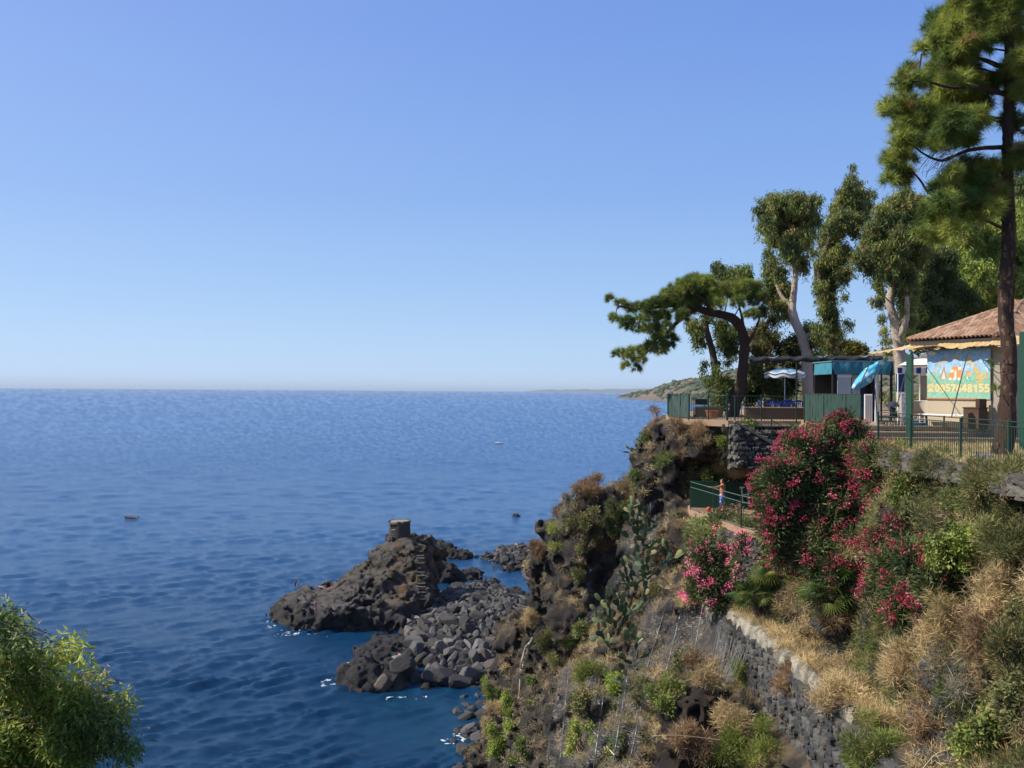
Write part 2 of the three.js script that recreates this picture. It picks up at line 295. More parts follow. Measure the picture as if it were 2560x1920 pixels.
function cliffColour(x, y, z, nx, ny, nz) {
  const a = fbm(x * 0.45, y * 0.45, z * 0.45, 3), b = n3b(x * 1.7, y * 1.7, z * 1.7), c = n3(x * 5.1, y * 5.1, z * 5.1);
  let col = mix3([0.036, 0.033, 0.033], [0.088, 0.077, 0.068], clamp(0.45 + a * 0.9 + b * 0.2, 0, 1));          // basalt
  col = mix3(col, [0.095, 0.056, 0.034], clamp(n3(x * 0.6 + 9, y * 0.6, z * 0.6) * 1.2 - 0.3, 0, 0.6));            // rusty lava
  col = mix3(col, [0.18, 0.155, 0.125], clamp(n3b(x * 0.8, y * 0.8 + 5, z * 0.8) * 1.5 - 0.75, 0, 0.7));            // pale crust
  const lump = Math.max(1 - Math.hypot(x - 6.4, y - 33.9, z + 31.5) / 2, 1 - Math.hypot(x - 5.5, y - 32.7, z + 29.5) / 1.9); if (lump > 0) return mix3(mix3([0.03, 0.024, 0.02], [0.085, 0.05, 0.028], clamp(0.4 + b * 0.8, 0, 1)), col, clamp(1 - lump * 3, 0, 1)).map((v) => v * (1 + 0.28 * c));
  const ledge = smooth(ny + 0.22 * a + 0.18 * b, 0.5, 0.88);
  col = mix3(col, mix3([0.17, 0.115, 0.06], [0.31, 0.23, 0.12], clamp(0.5 + b * 0.6 + a, 0, 1)), ledge * (x < 2.6 ? 0.4 : 0.85));      // dry earth and straw
  const k = 1 + 0.28 * c; return col.map((v) => v * k);
}
const cliffGeo = surfaceNets(cliffSDF, [-5.6, 15.4, -76], [16.4, 44.2, -9], 0.175, 1.6, cliffColour);
const cliffFoot = surfaceNets(cliffSDF, [-12, -2, -78], [18, 15.6, -6], 0.7, 1.6, cliffColour);
struct('cliff', merge([cliffGeo, cliffFoot], true), M.rock);
const N2X = (g, i, k) => g.attributes.normal.array[i * 3 + k];
// ---------------------------------------------------------------- the sea: a sheet with real waves where they can be seen, out to the horizon
{
  const R = rng(5), waves = [];
  for (let i = 0; i < 26; i++) {
    const L = 1.0 * Math.pow(1.085, i) * (0.85 + 0.3 * R()), th = 1.12 + (R() - 0.5) * (i % 3 ? 0.8 : 2.2);                 // crests run across the view, from the left
    waves.push({ k: (2 * Math.PI) / L, cx: Math.cos(th), cz: Math.sin(th), ph: R() * 6.28, a: 0.0125 * Math.pow(L, 0.85) * (L > 4.2 ? 0.55 : 1), L });
  }
  const height = (x, z, px) => {
    const gust = 0.75 + 0.5 * n3(x * 0.012, z * 0.03, 3) + 0.25 * n3(x * 0.05, z * 0.09, 8), wx = x + 1.6 * n3(x * 0.06, z * 0.06, 1), wz = z + 1.2 * n3(x * 0.07, z * 0.07, 2);
    let h = 0;
    for (const w of waves) { const f = clamp((w.L / px - 1.6) / 1.4, 0, 1); if (f > 0) { const s = Math.sin(w.k * (wx * w.cx + wz * w.cz) + w.ph); h += w.a * f * (s + 0.28 * s * s); } }
    // beyond where single waves can be told apart, groups of them
    const w = Math.max(1.3, px * 2.3), g = n3((x + 0.55 * z) / (w * 1.5), z / w, 5) + 0.6 * n3b((x + 0.4 * z) / (w * 0.9), z / (w * 0.55), 9);
    return (h * 1.75 + Math.min(w, 14) * 0.035 * g) * Math.max(0.25, gust);
  };
  const shallow = (x, z) => { let s = 0; for (const [cx, cz, r] of [[-8, -128, 15], [-4, -118, 12], [-16, -133, 8], [-12, -122, 9]]) s = Math.max(s, 1 - Math.hypot(x - cx, z - cz) / r); return clamp(s * 1.5 + 0.35 * n3(x * 0.2, z * 0.2, 4) - 0.1, 0, 1); };
  const pos = [], col = [], idx = [], uv = [];
  const rs = []; for (let r = 30; r < 24000; r += Math.max(0.28, Math.min((1.25 * r * r) / 41700, r * 0.12))) rs.push(r); rs.push(24000);
  const A0 = -0.80, A1 = 0.66, NA = 900;
  rs.forEach((r, i) => {
    for (let j = 0; j <= NA; j++) {
      const a = A0 + (A1 - A0) * (j / NA), x = Math.sin(a) * r, z = -Math.cos(a) * r, px = Math.max((1.25 * r * r) / 41700, (r * (A1 - A0)) / NA, 0.25);
      pos.push(x, r < 7000 ? height(x, z, px) * (1 - smooth(r, 900, 2600)) : 0, z); uv.push(x, z);
      const streak = n3(x * 0.0022, z * 0.0007, 5) * 0.5 + n3(x * 0.008, z * 0.0028, 6) * 0.3 + n3(x * 0.03, z * 0.012, 7) * 0.2, s = shallow(x, z);
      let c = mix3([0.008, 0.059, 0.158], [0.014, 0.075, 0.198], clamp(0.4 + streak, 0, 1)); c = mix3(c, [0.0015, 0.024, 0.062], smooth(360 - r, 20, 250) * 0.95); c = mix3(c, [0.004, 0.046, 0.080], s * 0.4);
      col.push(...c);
      if (i < rs.length - 1 && j < NA) { const q = i * (NA + 1) + j, b = q + NA + 1; idx.push(q, q + 1, b, b, q + 1, b + 1); }
    }
  });
  const g = new THREE.BufferGeometry(); g.setAttribute('position', new THREE.Float32BufferAttribute(pos, 3)); g.setAttribute('color', new THREE.Float32BufferAttribute(col, 3)); g.setAttribute('uv', new THREE.Float32BufferAttribute(uv, 2)); g.setIndex(idx); g.computeVertexNormals();
  const N = g.attributes.normal; if (N.getY(0) < 0) { for (let i = 0; i < idx.length; i += 3) { const t = idx[i + 1]; idx[i + 1] = idx[i + 2]; idx[i + 2] = t; } g.setIndex(idx); g.computeVertexNormals(); }
  // farther out the sheet is flat and only its facets are tilted, as far as ripples still show
  for (let i = 0; i < pos.length / 3; i++) { const x = pos[i * 3], z = pos[i * 3 + 2], r = Math.hypot(x, z); if (r < 260) continue; const px = (1.25 * r * r) / 41700, k = smooth(r, 260, 620), a = n3((x + 0.3 * z) / Math.max(3, r * 0.007), z / Math.max(2, px * 2.2), 3), b = n3b((x - 0.2 * z) / Math.max(2, r * 0.0035), z / Math.max(1.5, px * 1.6), 8), sr = 0.085 + 0.032 * a + 0.026 * b, st = 0.03 * b; const nx = lerp(N2X(g, i, 0), (-x / r) * sr + (-z / r) * st, k), nz = lerp(N2X(g, i, 2), (-z / r) * sr + (x / r) * st, k), L = Math.hypot(nx, 1, nz); g.attributes.normal.setXYZ(i, nx / L, 1 / L, nz / L); }
  // the same sea to the sides and behind, where only the open water is plain
  const pos2 = [], idx2 = [], M2 = 40, rr = [0, 30, 80, 200, 600, 2000, 7000, 24000];
  rr.forEach((r, i) => { for (let j = 0; j <= M2; j++) { const a = A1 + (Math.PI * 2 - (A1 - A0)) * (j / M2); pos2.push(Math.sin(a) * r, 0, -Math.cos(a) * r); if (i < rr.length - 1 && j < M2) { const q = i * (M2 + 1) + j, b = q + M2 + 1; idx2.push(q, b, q + 1, b, b + 1, q + 1); } } });
  { const r0 = pos2.length / 3; for (let j = 0; j <= 20; j++) { const a = A0 + (A1 - A0) * (j / 20); pos2.push(0, 0, 0, Math.sin(a) * 30, 0, -Math.cos(a) * 30); if (j < 20) { const q = r0 + j * 2; idx2.push(q, q + 1, q + 3); } } }
  const g2 = new THREE.BufferGeometry(); g2.setAttribute('position', new THREE.Float32BufferAttribute(pos2, 3)); g2.setIndex(idx2); g2.computeVertexNormals();
  { const c2 = new Float32Array(pos2.length), u2 = new Float32Array((pos2.length / 3) * 2), nn = g2.attributes.normal; for (let i = 0; i < pos2.length / 3; i++) { c2.set([0.008, 0.06, 0.18], i * 3); nn.setXYZ(i, 0, 1, 0); u2[i * 2] = pos2[i * 3]; u2[i * 2 + 1] = pos2[i * 3 + 2]; } g2.setAttribute('color', new THREE.BufferAttribute(c2, 3)); g2.setAttribute('uv', new THREE.BufferAttribute(u2, 2)); }
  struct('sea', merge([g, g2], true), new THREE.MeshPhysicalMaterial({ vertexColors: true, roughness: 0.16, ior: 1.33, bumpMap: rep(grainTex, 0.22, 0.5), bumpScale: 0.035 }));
}
// ---------------------------------------------------------------- far headland, farther coast
const landMat = new THREE.MeshStandardMaterial({ vertexColors: true, roughness: 0.95 });
function heightSheet(x0, x1, d0, d1, nx, nd, h, colour) {
  const g = new THREE.PlaneGeometry(1, 1, nx, nd), p = g.attributes.position, col = new Float32Array(p.count * 3);
  for (let i = 0; i <= nd; i++) for (let j = 0; j <= nx; j++) { const x = lerp(x0, x1, j / nx), d = lerp(d0, d1, i / nd); p.setXYZ(i * (nx + 1) + j, x, h(x, d), -d); }
  g.computeVertexNormals(); const N = g.attributes.normal;
  if (N.getY(Math.floor(p.count / 2)) < 0) { const a = g.index.array; for (let i = 0; i < a.length; i += 3) { const t = a[i]; a[i] = a[i + 1]; a[i + 1] = t; } g.computeVertexNormals(); }
  for (let i = 0; i < p.count; i++) col.set(colour(p.getX(i), p.getY(i), -p.getZ(i), N.getY(i)), i * 3);
  g.setAttribute('color', new THREE.BufferAttribute(col, 3)); return g;
}
const headlandH = (x, d) => {
  const inland = x - 632 - 30 * n3(d * 0.0011, 2, 2) - 18 * n3(d * 0.005, 4, 1), k = d < 4100 ? 1 : Math.max(0, 1 - Math.pow((d - 4100) / 1720, 1.15) * 0.93);
  if (inland <= 0) return -6;
  const hgt = Math.pow(clamp(inland / 430, 0, 1.6), 0.5) * lerp(70, 140, smooth(d, 1500, 3800)) * k * (1 + 0.22 * n3(x * 0.0045, d * 0.003, 5)) + 9 * n3(x * 0.02, d * 0.012, 6);
  return d > 5800 ? -6 : Math.max(3, hgt) * clamp(inland / 25, 0, 1) * clamp((5830 - d) / 120, 0, 1);
};
struct('headland', heightSheet(560, 3400, 700, 5900, 240, 300, headlandH, (x, y, d, ny) => {
  const a = n3(x * 0.012, d * 0.006, 1) + 0.5 * n3(x * 0.04, d * 0.02, 3), b = n3b(x * 0.06, d * 0.03, 2);
  let c = mix3([0.14, 0.095, 0.064], [0.052, 0.062, 0.032], clamp(0.35 + a * 0.8, 0, 1)); c = mix3(c, [0.17, 0.105, 0.07], clamp(b * 0.8 - 0.2, 0, 0.6));
  return y < 16 ? mix3(c, [0.09, 0.075, 0.07], 0.75) : c;
}), landMat, 'long brown and green headland running out to sea', 'headland');
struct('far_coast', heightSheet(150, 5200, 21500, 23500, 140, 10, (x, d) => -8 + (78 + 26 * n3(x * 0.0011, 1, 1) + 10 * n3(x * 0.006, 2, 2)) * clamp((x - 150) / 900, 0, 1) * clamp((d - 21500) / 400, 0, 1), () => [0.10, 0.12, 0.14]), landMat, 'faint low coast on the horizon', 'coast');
{ // woods of the headland, too small to tell apart
  const R = rng(31), g = new THREE.IcosahedronGeometry(1, 1), list = [];
  for (let i = 0; i < 9000 && list.length < 3600; i++) { const d = 1700 + R() * 4100, x = 640 + R() * R() * 900; const h = headlandH(x, d); if (h < 10 || n3(x * 0.01, d * 0.005, 9) + 0.5 * (R() - 0.5) < -0.02) continue; list.push([x, h, d, 3.5 + R() * 5.5]); }
  const m = shade(new THREE.InstancedMesh(g, std([1, 1, 1], 0.95), list.length)), mt = new THREE.Matrix4();
  list.forEach(([x, h, d, s], i) => { m.setMatrixAt(i, mt.compose(V(x, h + s * 0.35, -d), new THREE.Quaternion(), V(s * (0.8 + R() * 0.7), s * (0.6 + R() * 0.6), s))); m.setColorAt(i, lin(0.035 + R() * 0.03, 0.055 + R() * 0.03, 0.022 + R() * 0.012)); });
  m.name = 'far_woods'; m.userData.kind = 'stuff'; tag(m, 'dark green scrub and trees scattered over the far headland', 'woods'); scene.add(m);
  // the few houses that show on its slopes
  const wallM = std([0.50, 0.24, 0.15], 0.9), paleM = std([0.55, 0.46, 0.38], 0.9), roofM = std([0.34, 0.12, 0.07], 0.9), glassM = std([0.03, 0.035, 0.04], 0.3);
  const H = [[1622, 5250, 34, 9, 1, 'low orange house on the outer point of the far headland, left of the other'], [1646, 5120, 40, 10, 1, 'orange roofed house beside the low one on the far headland'], [1727, 4300, 36, 11, 0, 'pale house on the upper slope of the far headland'], [1741, 4250, 30, 9, 1, 'reddish house right beside the pale one on the far slope']];
  for (const [sx, d, w, h, red, label] of H) {
    const x = P(sx, 975, d).x, y = headlandH(x, d), t = thing('house', label, 'house', [x, y - 2, -d], -0.5);
    part('wall', box(w, h, 12, 0, h / 2, 0, 0.1), red ? wallM : paleM, t);
    const rf = new THREE.ExtrudeGeometry(new THREE.Shape([new THREE.Vector2(-7.5, 0), new THREE.Vector2(7.5, 0), new THREE.Vector2(0, 4)]), { depth: w + 2, bevelEnabled: false }); rf.rotateY(Math.PI / 2).translate(-w / 2 - 1, h + 0.01, 0); part('roof', rf, roofM, t);
    for (let k = 0; k < 3; k++) part('window', box(2.4, 3, 0.4, -w / 3 + (k * w) / 3, h * 0.55, 6.05, 0.05), glassM, t);
  }
}
// ---------------------------------------------------------------- shore that runs on behind the cliff
struct('shore', heightSheet(-14, 400, 76, 300, 220, 110, (x, d) => {
  const P0 = [[76, -8], [100, -5], [130, -2.5], [160, 1], [205, 5], [235, 1.5], [265, 2.5], [300, 16]]; let k = 0; while (k < P0.length - 2 && d > P0[k + 1][0]) k++;
  const xs = lerp(P0[k][1], P0[k + 1][1], clamp((d - P0[k][0]) / (P0[k + 1][0] - P0[k][0]), 0, 1)), u = x - xs;
  return u < 0 ? Math.max(-4, u * 0.8) : Math.min(42.5, Math.min(4, u * 0.3) + Math.max(0, x - Math.max(0.165 * d, xs + 6)) * 1.2) + 0.9 * fbm(x * 0.15, d * 0.15, 2, 3) * Math.min(1, u * 0.4);
}, (x, y) => y < 3 ? [0.055, 0.05, 0.048] : mix3([0.10, 0.08, 0.06], [0.16, 0.13, 0.07], clamp(0.5 + n3(x * 0.2, y * 0.2, 1), 0, 1))), landMat);
// ---------------------------------------------------------------- the lava islet with its long platform
const seg = (x, a, b, ya, yb) => lerp(ya, yb, clamp((x - a) / (b - a), 0, 1));
function isletSDF(x, y, z, fine) {
  const d = -z;
  // outline of the main body, then its height
  const foot = (Math.hypot((x + 30.4) / 16.2, (d - 188) / (d < 188 ? 18.6 : 16.8)) - 1) * 14 + 1.6 * n3(x * 0.12, d * 0.12, 3);
  const dp = Math.hypot((x + 22.6) * (x < -22.6 ? 0.78 : 0.85), (d - 195) * (d < 195 ? 0.72 : 1));
  let h = 3.1 + clamp(x + 48, 0, 30) * 0.055 + Math.max(0, 11.6 - Math.pow(dp, 0.95) * 1.1) + (d > 193 && x < -30 ? -1 : 0) * 0.4;
  h = Math.min(h, 14.3);
  h = Math.min(h, 0.2 + Math.max(0, -foot) * (d < 182 ? 3.6 : 5));
  let s = (y - h) * 0.62; s = Math.max(s, foot * 0.8);
  s = smin(s, ell(x, y, z, [-17.4, 8.2, -199], [3.6, 5.0, 3.4]), 2);
  s = smin(s, ell(x, y, z, [-21.4, -0.6, -142.8], [5.6, 3.9, 5.2]), 0.8);
  s = smin(s, ell(x, y, z, [-19.8, -0.4, -156], [6.2, 3.4, 10]), 1);
  s = smin(s, ell(x, y, z, [-18.6, 0.0, -252], [4.3, 3.3, 3.2]), 0.8);
  s = smin(s, ell(x, y, z, [-14.6, 0.0, -249], [3.6, 1.5, 3.2]), 0.8);
  s = smin(s, ell(x, y, z, [-16.5, 0.3, -219], [4.8, 4.4, 4.6]), 1);
  s = smin(s, ell(x, y, z, [-10.4, -0.1, -221], [3.6, 2.5, 3.2]), 0.8);
  s = smin(s, ell(x, y, z, [-7, -1.4, -177], [13.5, 3.7, 38.5]), 0.8);                    // bed of the boulder heap
  s = smin(s, ell(x, y, z, [1.5, -1.0, -247], [6.6, 3.0, 17]), 0.8);                      // far shore rocks
  // the overhang above the dark water in front
  s = Math.max(s, -ell(x, y, z, [-31.5, 0.3, -169.4], [9.2, 3.3, 3.8]));
  if (fine && Math.abs(s) < 3.2) {
    const f = fbm(x * 0.16, y * 0.2, z * 0.16, 3), g = 0.5 - Math.abs(n3(x * 0.34 + 3, y * 0.28, z * 0.34)), q = n3b(x * 0.8, y * 0.6, z * 0.8), B = blocks(x * 0.42 + y * 0.1, y * 0.34, z * 0.42).slice(), B2 = blocks(x * 1.05 + 5, y * 0.8, z * 1.05), fl = Math.abs(n3(x * 0.55 + z * 0.22, y * 0.12, z * 0.2));
    const lump = d < 150 ? 1.25 : 1, near = Math.hypot(x + 23.4, d - 194.5) < 4 ? 0.15 : 1;
    s += (-0.9 * f - 0.45 * g - 0.30 * q - 0.4 * (0.3 - fl) * lump - 1.15 * B[0] + 0.7 * smooth(0.14 - B[1], 0, 0.14) - 0.34 * B2[0]) * near * (x < -30 && y > 2.6 && d > 172 ? 0.55 : 1);
  }
  return s;
}
function isletColour(x, y, z, nx, ny, nz) {
  const a = fbm(x * 0.1, y * 0.1, z * 0.1, 3), b = n3b(x * 0.5, y * 0.5, z * 0.5), d = -z;
  let c = mix3([0.023, 0.022, 0.024], [0.055, 0.050, 0.048], clamp(0.45 + a + b * 0.35, 0, 1));
  if (d > 165 && d < 210 && y > 1.8) { const k = smooth(ny + b * 0.2, 0.35, 0.85) * smooth(y, 2, 4); c = mix3(c, [0.165, 0.142, 0.122], k * 0.68); c = mix3(c, [0.10, 0.085, 0.04], smooth(y, 5, 9) * clamp(n3(x * 0.3, y * 0.3, z * 0.3) + 0.2, 0, 1) * 0.8); c = mix3(c, [0.17, 0.095, 0.04], x > -24 && y > 4 ? clamp(n3(x * 0.25 + 5, y * 0.3, z * 0.25) * 1.2, 0, 0.8) : 0); }
  if (y < 0.9) c = mix3(c, [0.075, 0.06, 0.025], clamp(0.9 - y, 0, 1) * 0.6);
  return c.map((v) => v * (1 + 0.25 * n3(x * 1.9, y * 1.9, z * 1.9)));
}
struct('islet', surfaceNets(isletSDF, [-53, -1.6, -260], [12, 15, -134], 0.40, 2.6, isletColour), M.islet, 'dark lava islet with a long flat platform and a stubby tower', 'islet');
// ---------------------------------------------------------------- boulders
const R3 = rng(404), boulderGeos = [];
const boulderLow = [];
for (let k = 0; k < 9; k++) {
  // a block broken along a dozen planes, its edges worn
  const planes = []; for (let i = 0; i < 5 + k % 3; i++) { const n = V(R3() - 0.5, R3() - 0.5, R3() - 0.5).normalize(), d = 0.48 + 0.26 * R3(); planes.push([n, d], [n.clone().negate().add(V((R3() - 0.5) * 0.7, (R3() - 0.5) * 0.7, (R3() - 0.5) * 0.7)).normalize(), 0.5 + 0.3 * R3()]); }
  for (const [det, list] of [[5, boulderGeos], [2, boulderLow]]) {
    const g = mergeVertices((() => { const q = new THREE.IcosahedronGeometry(1, det); q.deleteAttribute('normal'); q.deleteAttribute('uv'); return q; })(), 1e-4), p = g.attributes.position, uv = new Float32Array(p.count * 2), v = V(0, 0, 0);
    for (let i = 0; i < p.count; i++) { v.fromBufferAttribute(p, i).normalize(); let r = 1.25; for (const [n, d] of planes) { const c = v.dot(n); if (c > 0.05) r = smin(r, d / c, 0.012); } r *= 1 + 0.02 * n3(v.x * 2.5 + k * 9, v.y * 2.5, v.z * 2.5) + 0.012 * n3(v.x * 7, v.y * 7 + k, v.z * 7); v.multiplyScalar(r); p.setXYZ(i, v.x, v.y, v.z); uv[i * 2] = v.x + v.z * 0.6; uv[i * 2 + 1] = v.y + v.z * 0.4; }
    g.setAttribute('uv', new THREE.BufferAttribute(uv, 2)); const q = g.toNonIndexed(); q.computeVertexNormals(); list.push(q);
  }
}
const boulderMats = [[0.048, 0.045, 0.045], [0.085, 0.081, 0.079], [0.165, 0.155, 0.147], [0.09, 0.075, 0.066], [0.036, 0.034, 0.035]].map((c) => grainy(c, 0.9, 0.8, 0.06));
{
  const put = [], groundY = (x, d) => { for (let y = 5; y > -1.2; y -= 0.25) if (isletSDF(x, y, -d, false) < 0) return y; return -1.2; };
  const cells = new Map(), free = (x, d, r) => { for (let i = -2; i <= 2; i++) for (let j = -2; j <= 2; j++) for (const q of cells.get(`${Math.floor(x / 1.5) + i},${Math.floor(d / 1.5) + j}`) ?? []) if (Math.hypot(q[0] - x, q[1] - d) < (q[2] + r) * 0.74) return false; return true; };
  const add = (x, d, r, lift = 0) => { const k = `${Math.floor(x / 1.5)},${Math.floor(d / 1.5)}`; (cells.get(k) ?? cells.set(k, []).get(k)).push([x, d, r]); put.push([x, groundY(x, d) + r * (0.28 + lift), d, r]); };
  // the big blocks at the front edge of the heap
  for (const [sx, sy, r] of [[1005, 1650, 2.0], [1035, 1668, 1.7], [1100, 1672, 1.9], [1150, 1682, 1.7], [1075, 1640, 1.5], [1130, 1625, 1.4], [1185, 1640, 1.4], [960, 1690, 1.5], [1230, 1610, 1.5], [1045, 1600, 1.5]]) { const q = Py(sx, sy, 2.2); add(q.x, -q.z, r, 0.3); }
  for (let i = 0; i < 26000 && put.length < 820; i++) { const d = 141 + R3() * 73, x = -22 + R3() * 30; if (ell(x, 0.4, -d, [-7, -1.4, -177], [13.5, 3.7, 38.5]) > 0.1) continue; const r = lerp(1.9, 0.85, Math.sqrt(clamp((d - 140) / 62, 0, 1))) * (0.5 + 0.95 * R3() * R3() + 0.25 * R3()); if (free(x, d, r)) add(x, d, r, 0.25 * R3()); }
  const heap = put.length;
  for (let i = 0; i < 4000 && put.length < heap + 70; i++) { const d = 228 + R3() * 38, x = -6 + R3() * 12; if (ell(x, 0.2, -d, [1.5, -1, -247], [6.6, 3, 17]) > 0.3) continue; const r = 0.5 + R3() * 0.8; if (free(x, d, r)) add(x, d, r, 0.05); }
  for (let i = 0; i < 3000 && put.length < heap + 130; i++) { const d = 104 + R3() * 34, t = (d - 104) / 34, x = lerp(-6.5, -8, t) + R3() * 9; const r = 0.5 + R3() * R3() * 1.5; if (free(x, d, r)) { add(x, d, r); put.at(-1)[1] = -0.15 + Math.max(0, x + 5) * 0.28 + r * 0.2; } }
  const vis = put.map((q) => [...q, q[3] / q[2]]).sort((a, b) => b[4] - a[4]);
  const tone = ['dark grey', 'mid grey', 'pale grey', 'brownish', 'nearly black'], where = (x, d, k) => d > 225 ? ['dark boulder among the rocks of the far shore, across the inlet', 'boulders on the far shore'] : d < 139 ? ['dark boulder at the foot of the cliff, by the shallow water', 'boulders at the cliff foot'] : d < 165 ? ['large angular basalt boulder in the front of the heap', 'boulders in the front of the heap'] : ['grey angular basalt boulder in the back of the heap', 'boulders in the back of the heap'];
  const rest = [];
  vis.forEach(([x, y, d, r], i) => {
    const gi = Math.floor(R3() * 9), g = i < 300 ? boulderGeos[gi] : boulderLow[gi], q = new THREE.Quaternion().setFromEuler(new THREE.Euler(R3() * 6, R3() * 6, R3() * 6)), s = V(r * (0.95 + R3() * 0.5), r * (0.8 + R3() * 0.35), r * (0.95 + R3() * 0.5)), mi = (d > 225 ? [0, 4, 0, 1, 3, 4, 0, 4] : [0, 1, 1, 2, 3, 4, 0, 1])[Math.floor(R3() * 8)], mat = boulderMats[mi];
    if (i < 300) { const m = part('boulder', g, mat, scene), [l, gr] = where(x, d, r); m.position.set(x, y, -d); m.quaternion.copy(q); m.scale.copy(s); tag(m, l.replace(/^(dark|large angular|grey angular) (basalt )?/, `${tone[mi]} angular `), 'boulder', gr.replace('boulders', tone[mi] + ' boulders')); }
    else rest.push(g.clone().applyMatrix4(new THREE.Matrix4().compose(V(x, y, -d), q, s)));
  });
  const m = part('small_boulders', merge(rest), boulderMats[1], scene); m.userData.kind = 'stuff'; tag(m, 'smaller basalt boulders filling the heap and the far shore', 'boulders');
  // rocks standing alone in the water
  for (const [sx, sy, r, l] of [[1220, 1398, 1.5, 'dark rock alone in the inlet between islet and far shore'], [1290, 1291, 1.1, 'small dark rock alone in the open sea, left of the outcrop'], [1192, 1392, 0.5, 'tiny rock tip awash just left of the inlet rock'], [1178, 1842, 1.0, 'brown rock awash at the edge of the shallows']]) {
    const q = Py(sx, sy, 0), g = new THREE.IcosahedronGeometry(1, 3), p = g.attributes.position; for (let i = 0; i < p.count; i++) { const k = 1 + 0.45 * n3(p.getX(i) * 1.1 + sx, p.getY(i) * 1.1, p.getZ(i) * 1.1) + 0.2 * n3(p.getX(i) * 3, p.getY(i) * 3 + sx, p.getZ(i) * 3); p.setXYZ(i, p.getX(i) * k * r * 1.15, p.getY(i) * k * r * 0.8, p.getZ(i) * k * r); } g.computeVertexNormals();
    const m = part('rock', g, boulderMats[4], scene); m.position.set(q.x, r * 0.25, q.z); tag(m, l, 'rock');
  }
  // foam where the swell meets the rock
  const R = rng(88), fl = [];
  for (const [sx, sy, rx, rd, n] of [[712, 1556, 4, 6, 130], [742, 1583, 4.5, 3, 110], [770, 1588, 4, 1.6, 50], [840, 1700, 2, 4.5, 120], [862, 1660, 2.5, 3, 50], [915, 1645, 2, 2, 30], [1190, 1838, 3, 2.5, 110], [1165, 1850, 3, 2, 60], [1250, 1398, 4, 2, 26], [1000, 1742, 5, 1, 30], [1150, 1452, 3, 1.2, 16]]) {
    const c = Py(sx, sy, 0.12);
    for (let i = 0; i < n; i++) { const a = R() * 6.28, q = Math.pow(R(), 0.7), s = 0.04 + R() * R() * 0.3, pts = []; const g = new THREE.SphereGeometry(s, 7, 4); g.scale(1.6, 0.13, 0.8); g.rotateY(R() * 3); const p = g.attributes.position; for (let j = 0; j < p.count; j++) { const k = 1 + 0.5 * n3(p.getX(j) * 4 + i, p.getZ(j) * 4, 2); p.setX(j, p.getX(j) * k); p.setZ(j, p.getZ(j) * k); } g.translate(c.x + Math.cos(a) * q * rx, 0.06, c.z + Math.sin(a) * q * rd); fl.push(g); }
  }
  const f = part('foam', merge(fl), std([0.5, 0.56, 0.6], 0.8), scene); f.userData.kind = 'stuff'; tag(f, 'white foam of small waves along the lava shore', 'foam');
}
// ---------------------------------------------------------------- the stubby lookout tower and the stairs up to it
{
  const b = P(999, 1356, 194.5), t = thing('watchtower', 'stubby round lava stone lookout tower on top of the islet', 'tower', [b.x, 12.75, b.z]);
  const ring = (r0, r1, ya, yb, gaps, seed) => {
    const list = [], R = rng(seed), rows = Math.round((yb - ya) / 0.42);
    for (let j = 0; j < rows; j++) for (let k = 0; k < 22; k++) { const a = ((k + (j % 2) * 0.5) / 22) * Math.PI * 2, y = ya + (j + 0.5) * ((yb - ya) / rows), r = lerp(r0, r1, j / rows); if (gaps(a, y)) continue; list.push(box(0.62 + R() * 0.05, 0.40, 0.5, Math.sin(a) * (r - 0.22 + R() * 0.06), y, Math.cos(a) * (r - 0.22 + R() * 0.06), 0.07, 0, a, (R() - 0.5) * 0.08)); }
    return merge(list);
  };
  const gap = (a, y) => { const q = ((a + 0.55 + 9.42) % 6.283) - 3.14; return Math.abs(q) < 0.34 && y > 3.0 && y < 3.75; };
  part('stone_wall', ring(2.25, 2.1, 0, 4.4, gap, 8), grainy([0.07, 0.062, 0.057], 0.92, 0.9, 0.05), t);
  part('core', cyl(1.95, 1.85, 4.35, 0, 2.15, 0, 18), std([0.02, 0.018, 0.018], 0.95), t);
  part('parapet', ring(2.3, 2.3, 4.3, 4.75, (a) => Math.abs(a - 5.6) < 0.5 || Math.sin(a * 7.3) > 0.35, 9), grainy([0.09, 0.08, 0.07], 0.92, 0.9, 0.05), t);
  { const RR = rng(3); for (let k = 0; k < 11; k++) { const a = k * 0.57 + RR() * 0.3, m = part('base_stone', boulderGeos[k % 9], boulderMats[k % 2 ? 0 : 4], t), q = 0.45 + 0.5 * RR(); m.position.set(Math.sin(a) * (2.1 + RR() * 0.4), 0.5 + RR() * 0.9, Math.cos(a) * (2.1 + RR() * 0.4)); m.scale.setScalar(q); m.rotation.set(RR() * 6, RR() * 6, RR() * 6); } }
  part('roof_slab', cyl(2.02, 1.95, 0.22, 0, 4.5, 0, 20), grainy([0.22, 0.19, 0.16], 0.95, 0.6, 0.05), t);
  part('window_ledge', box(1.1, 0.16, 0.4, Math.sin(-0.55) * 2.05, 3.0, Math.cos(-0.55) * 2.05, 0.03, 0, -0.55), grainy([0.22, 0.19, 0.16], 0.95, 0.6, 0.03), t);
  const st = thing('staircase', 'narrow flight of pale steps climbing the lava slope below the tower', 'stairs', [0, 0, 0]);
  const stm = grainy([0.10, 0.09, 0.085], 0.95, 0.8, 0.03);
  for (let i = 0; i < 18; i++) {
    const k = i / 17, d = lerp(177, 191, k), x = P(lerp(1056, 1049, k), 1450, d).x; let y = 16; while (y > 0 && isletSDF(x, y, -d, true) > 0) y -= 0.1;
    part('step', box(1.6, 0.2, 0.55, x, y + 0.42, -d, 0.03, 0, 0.05), stm, st);
  }
}
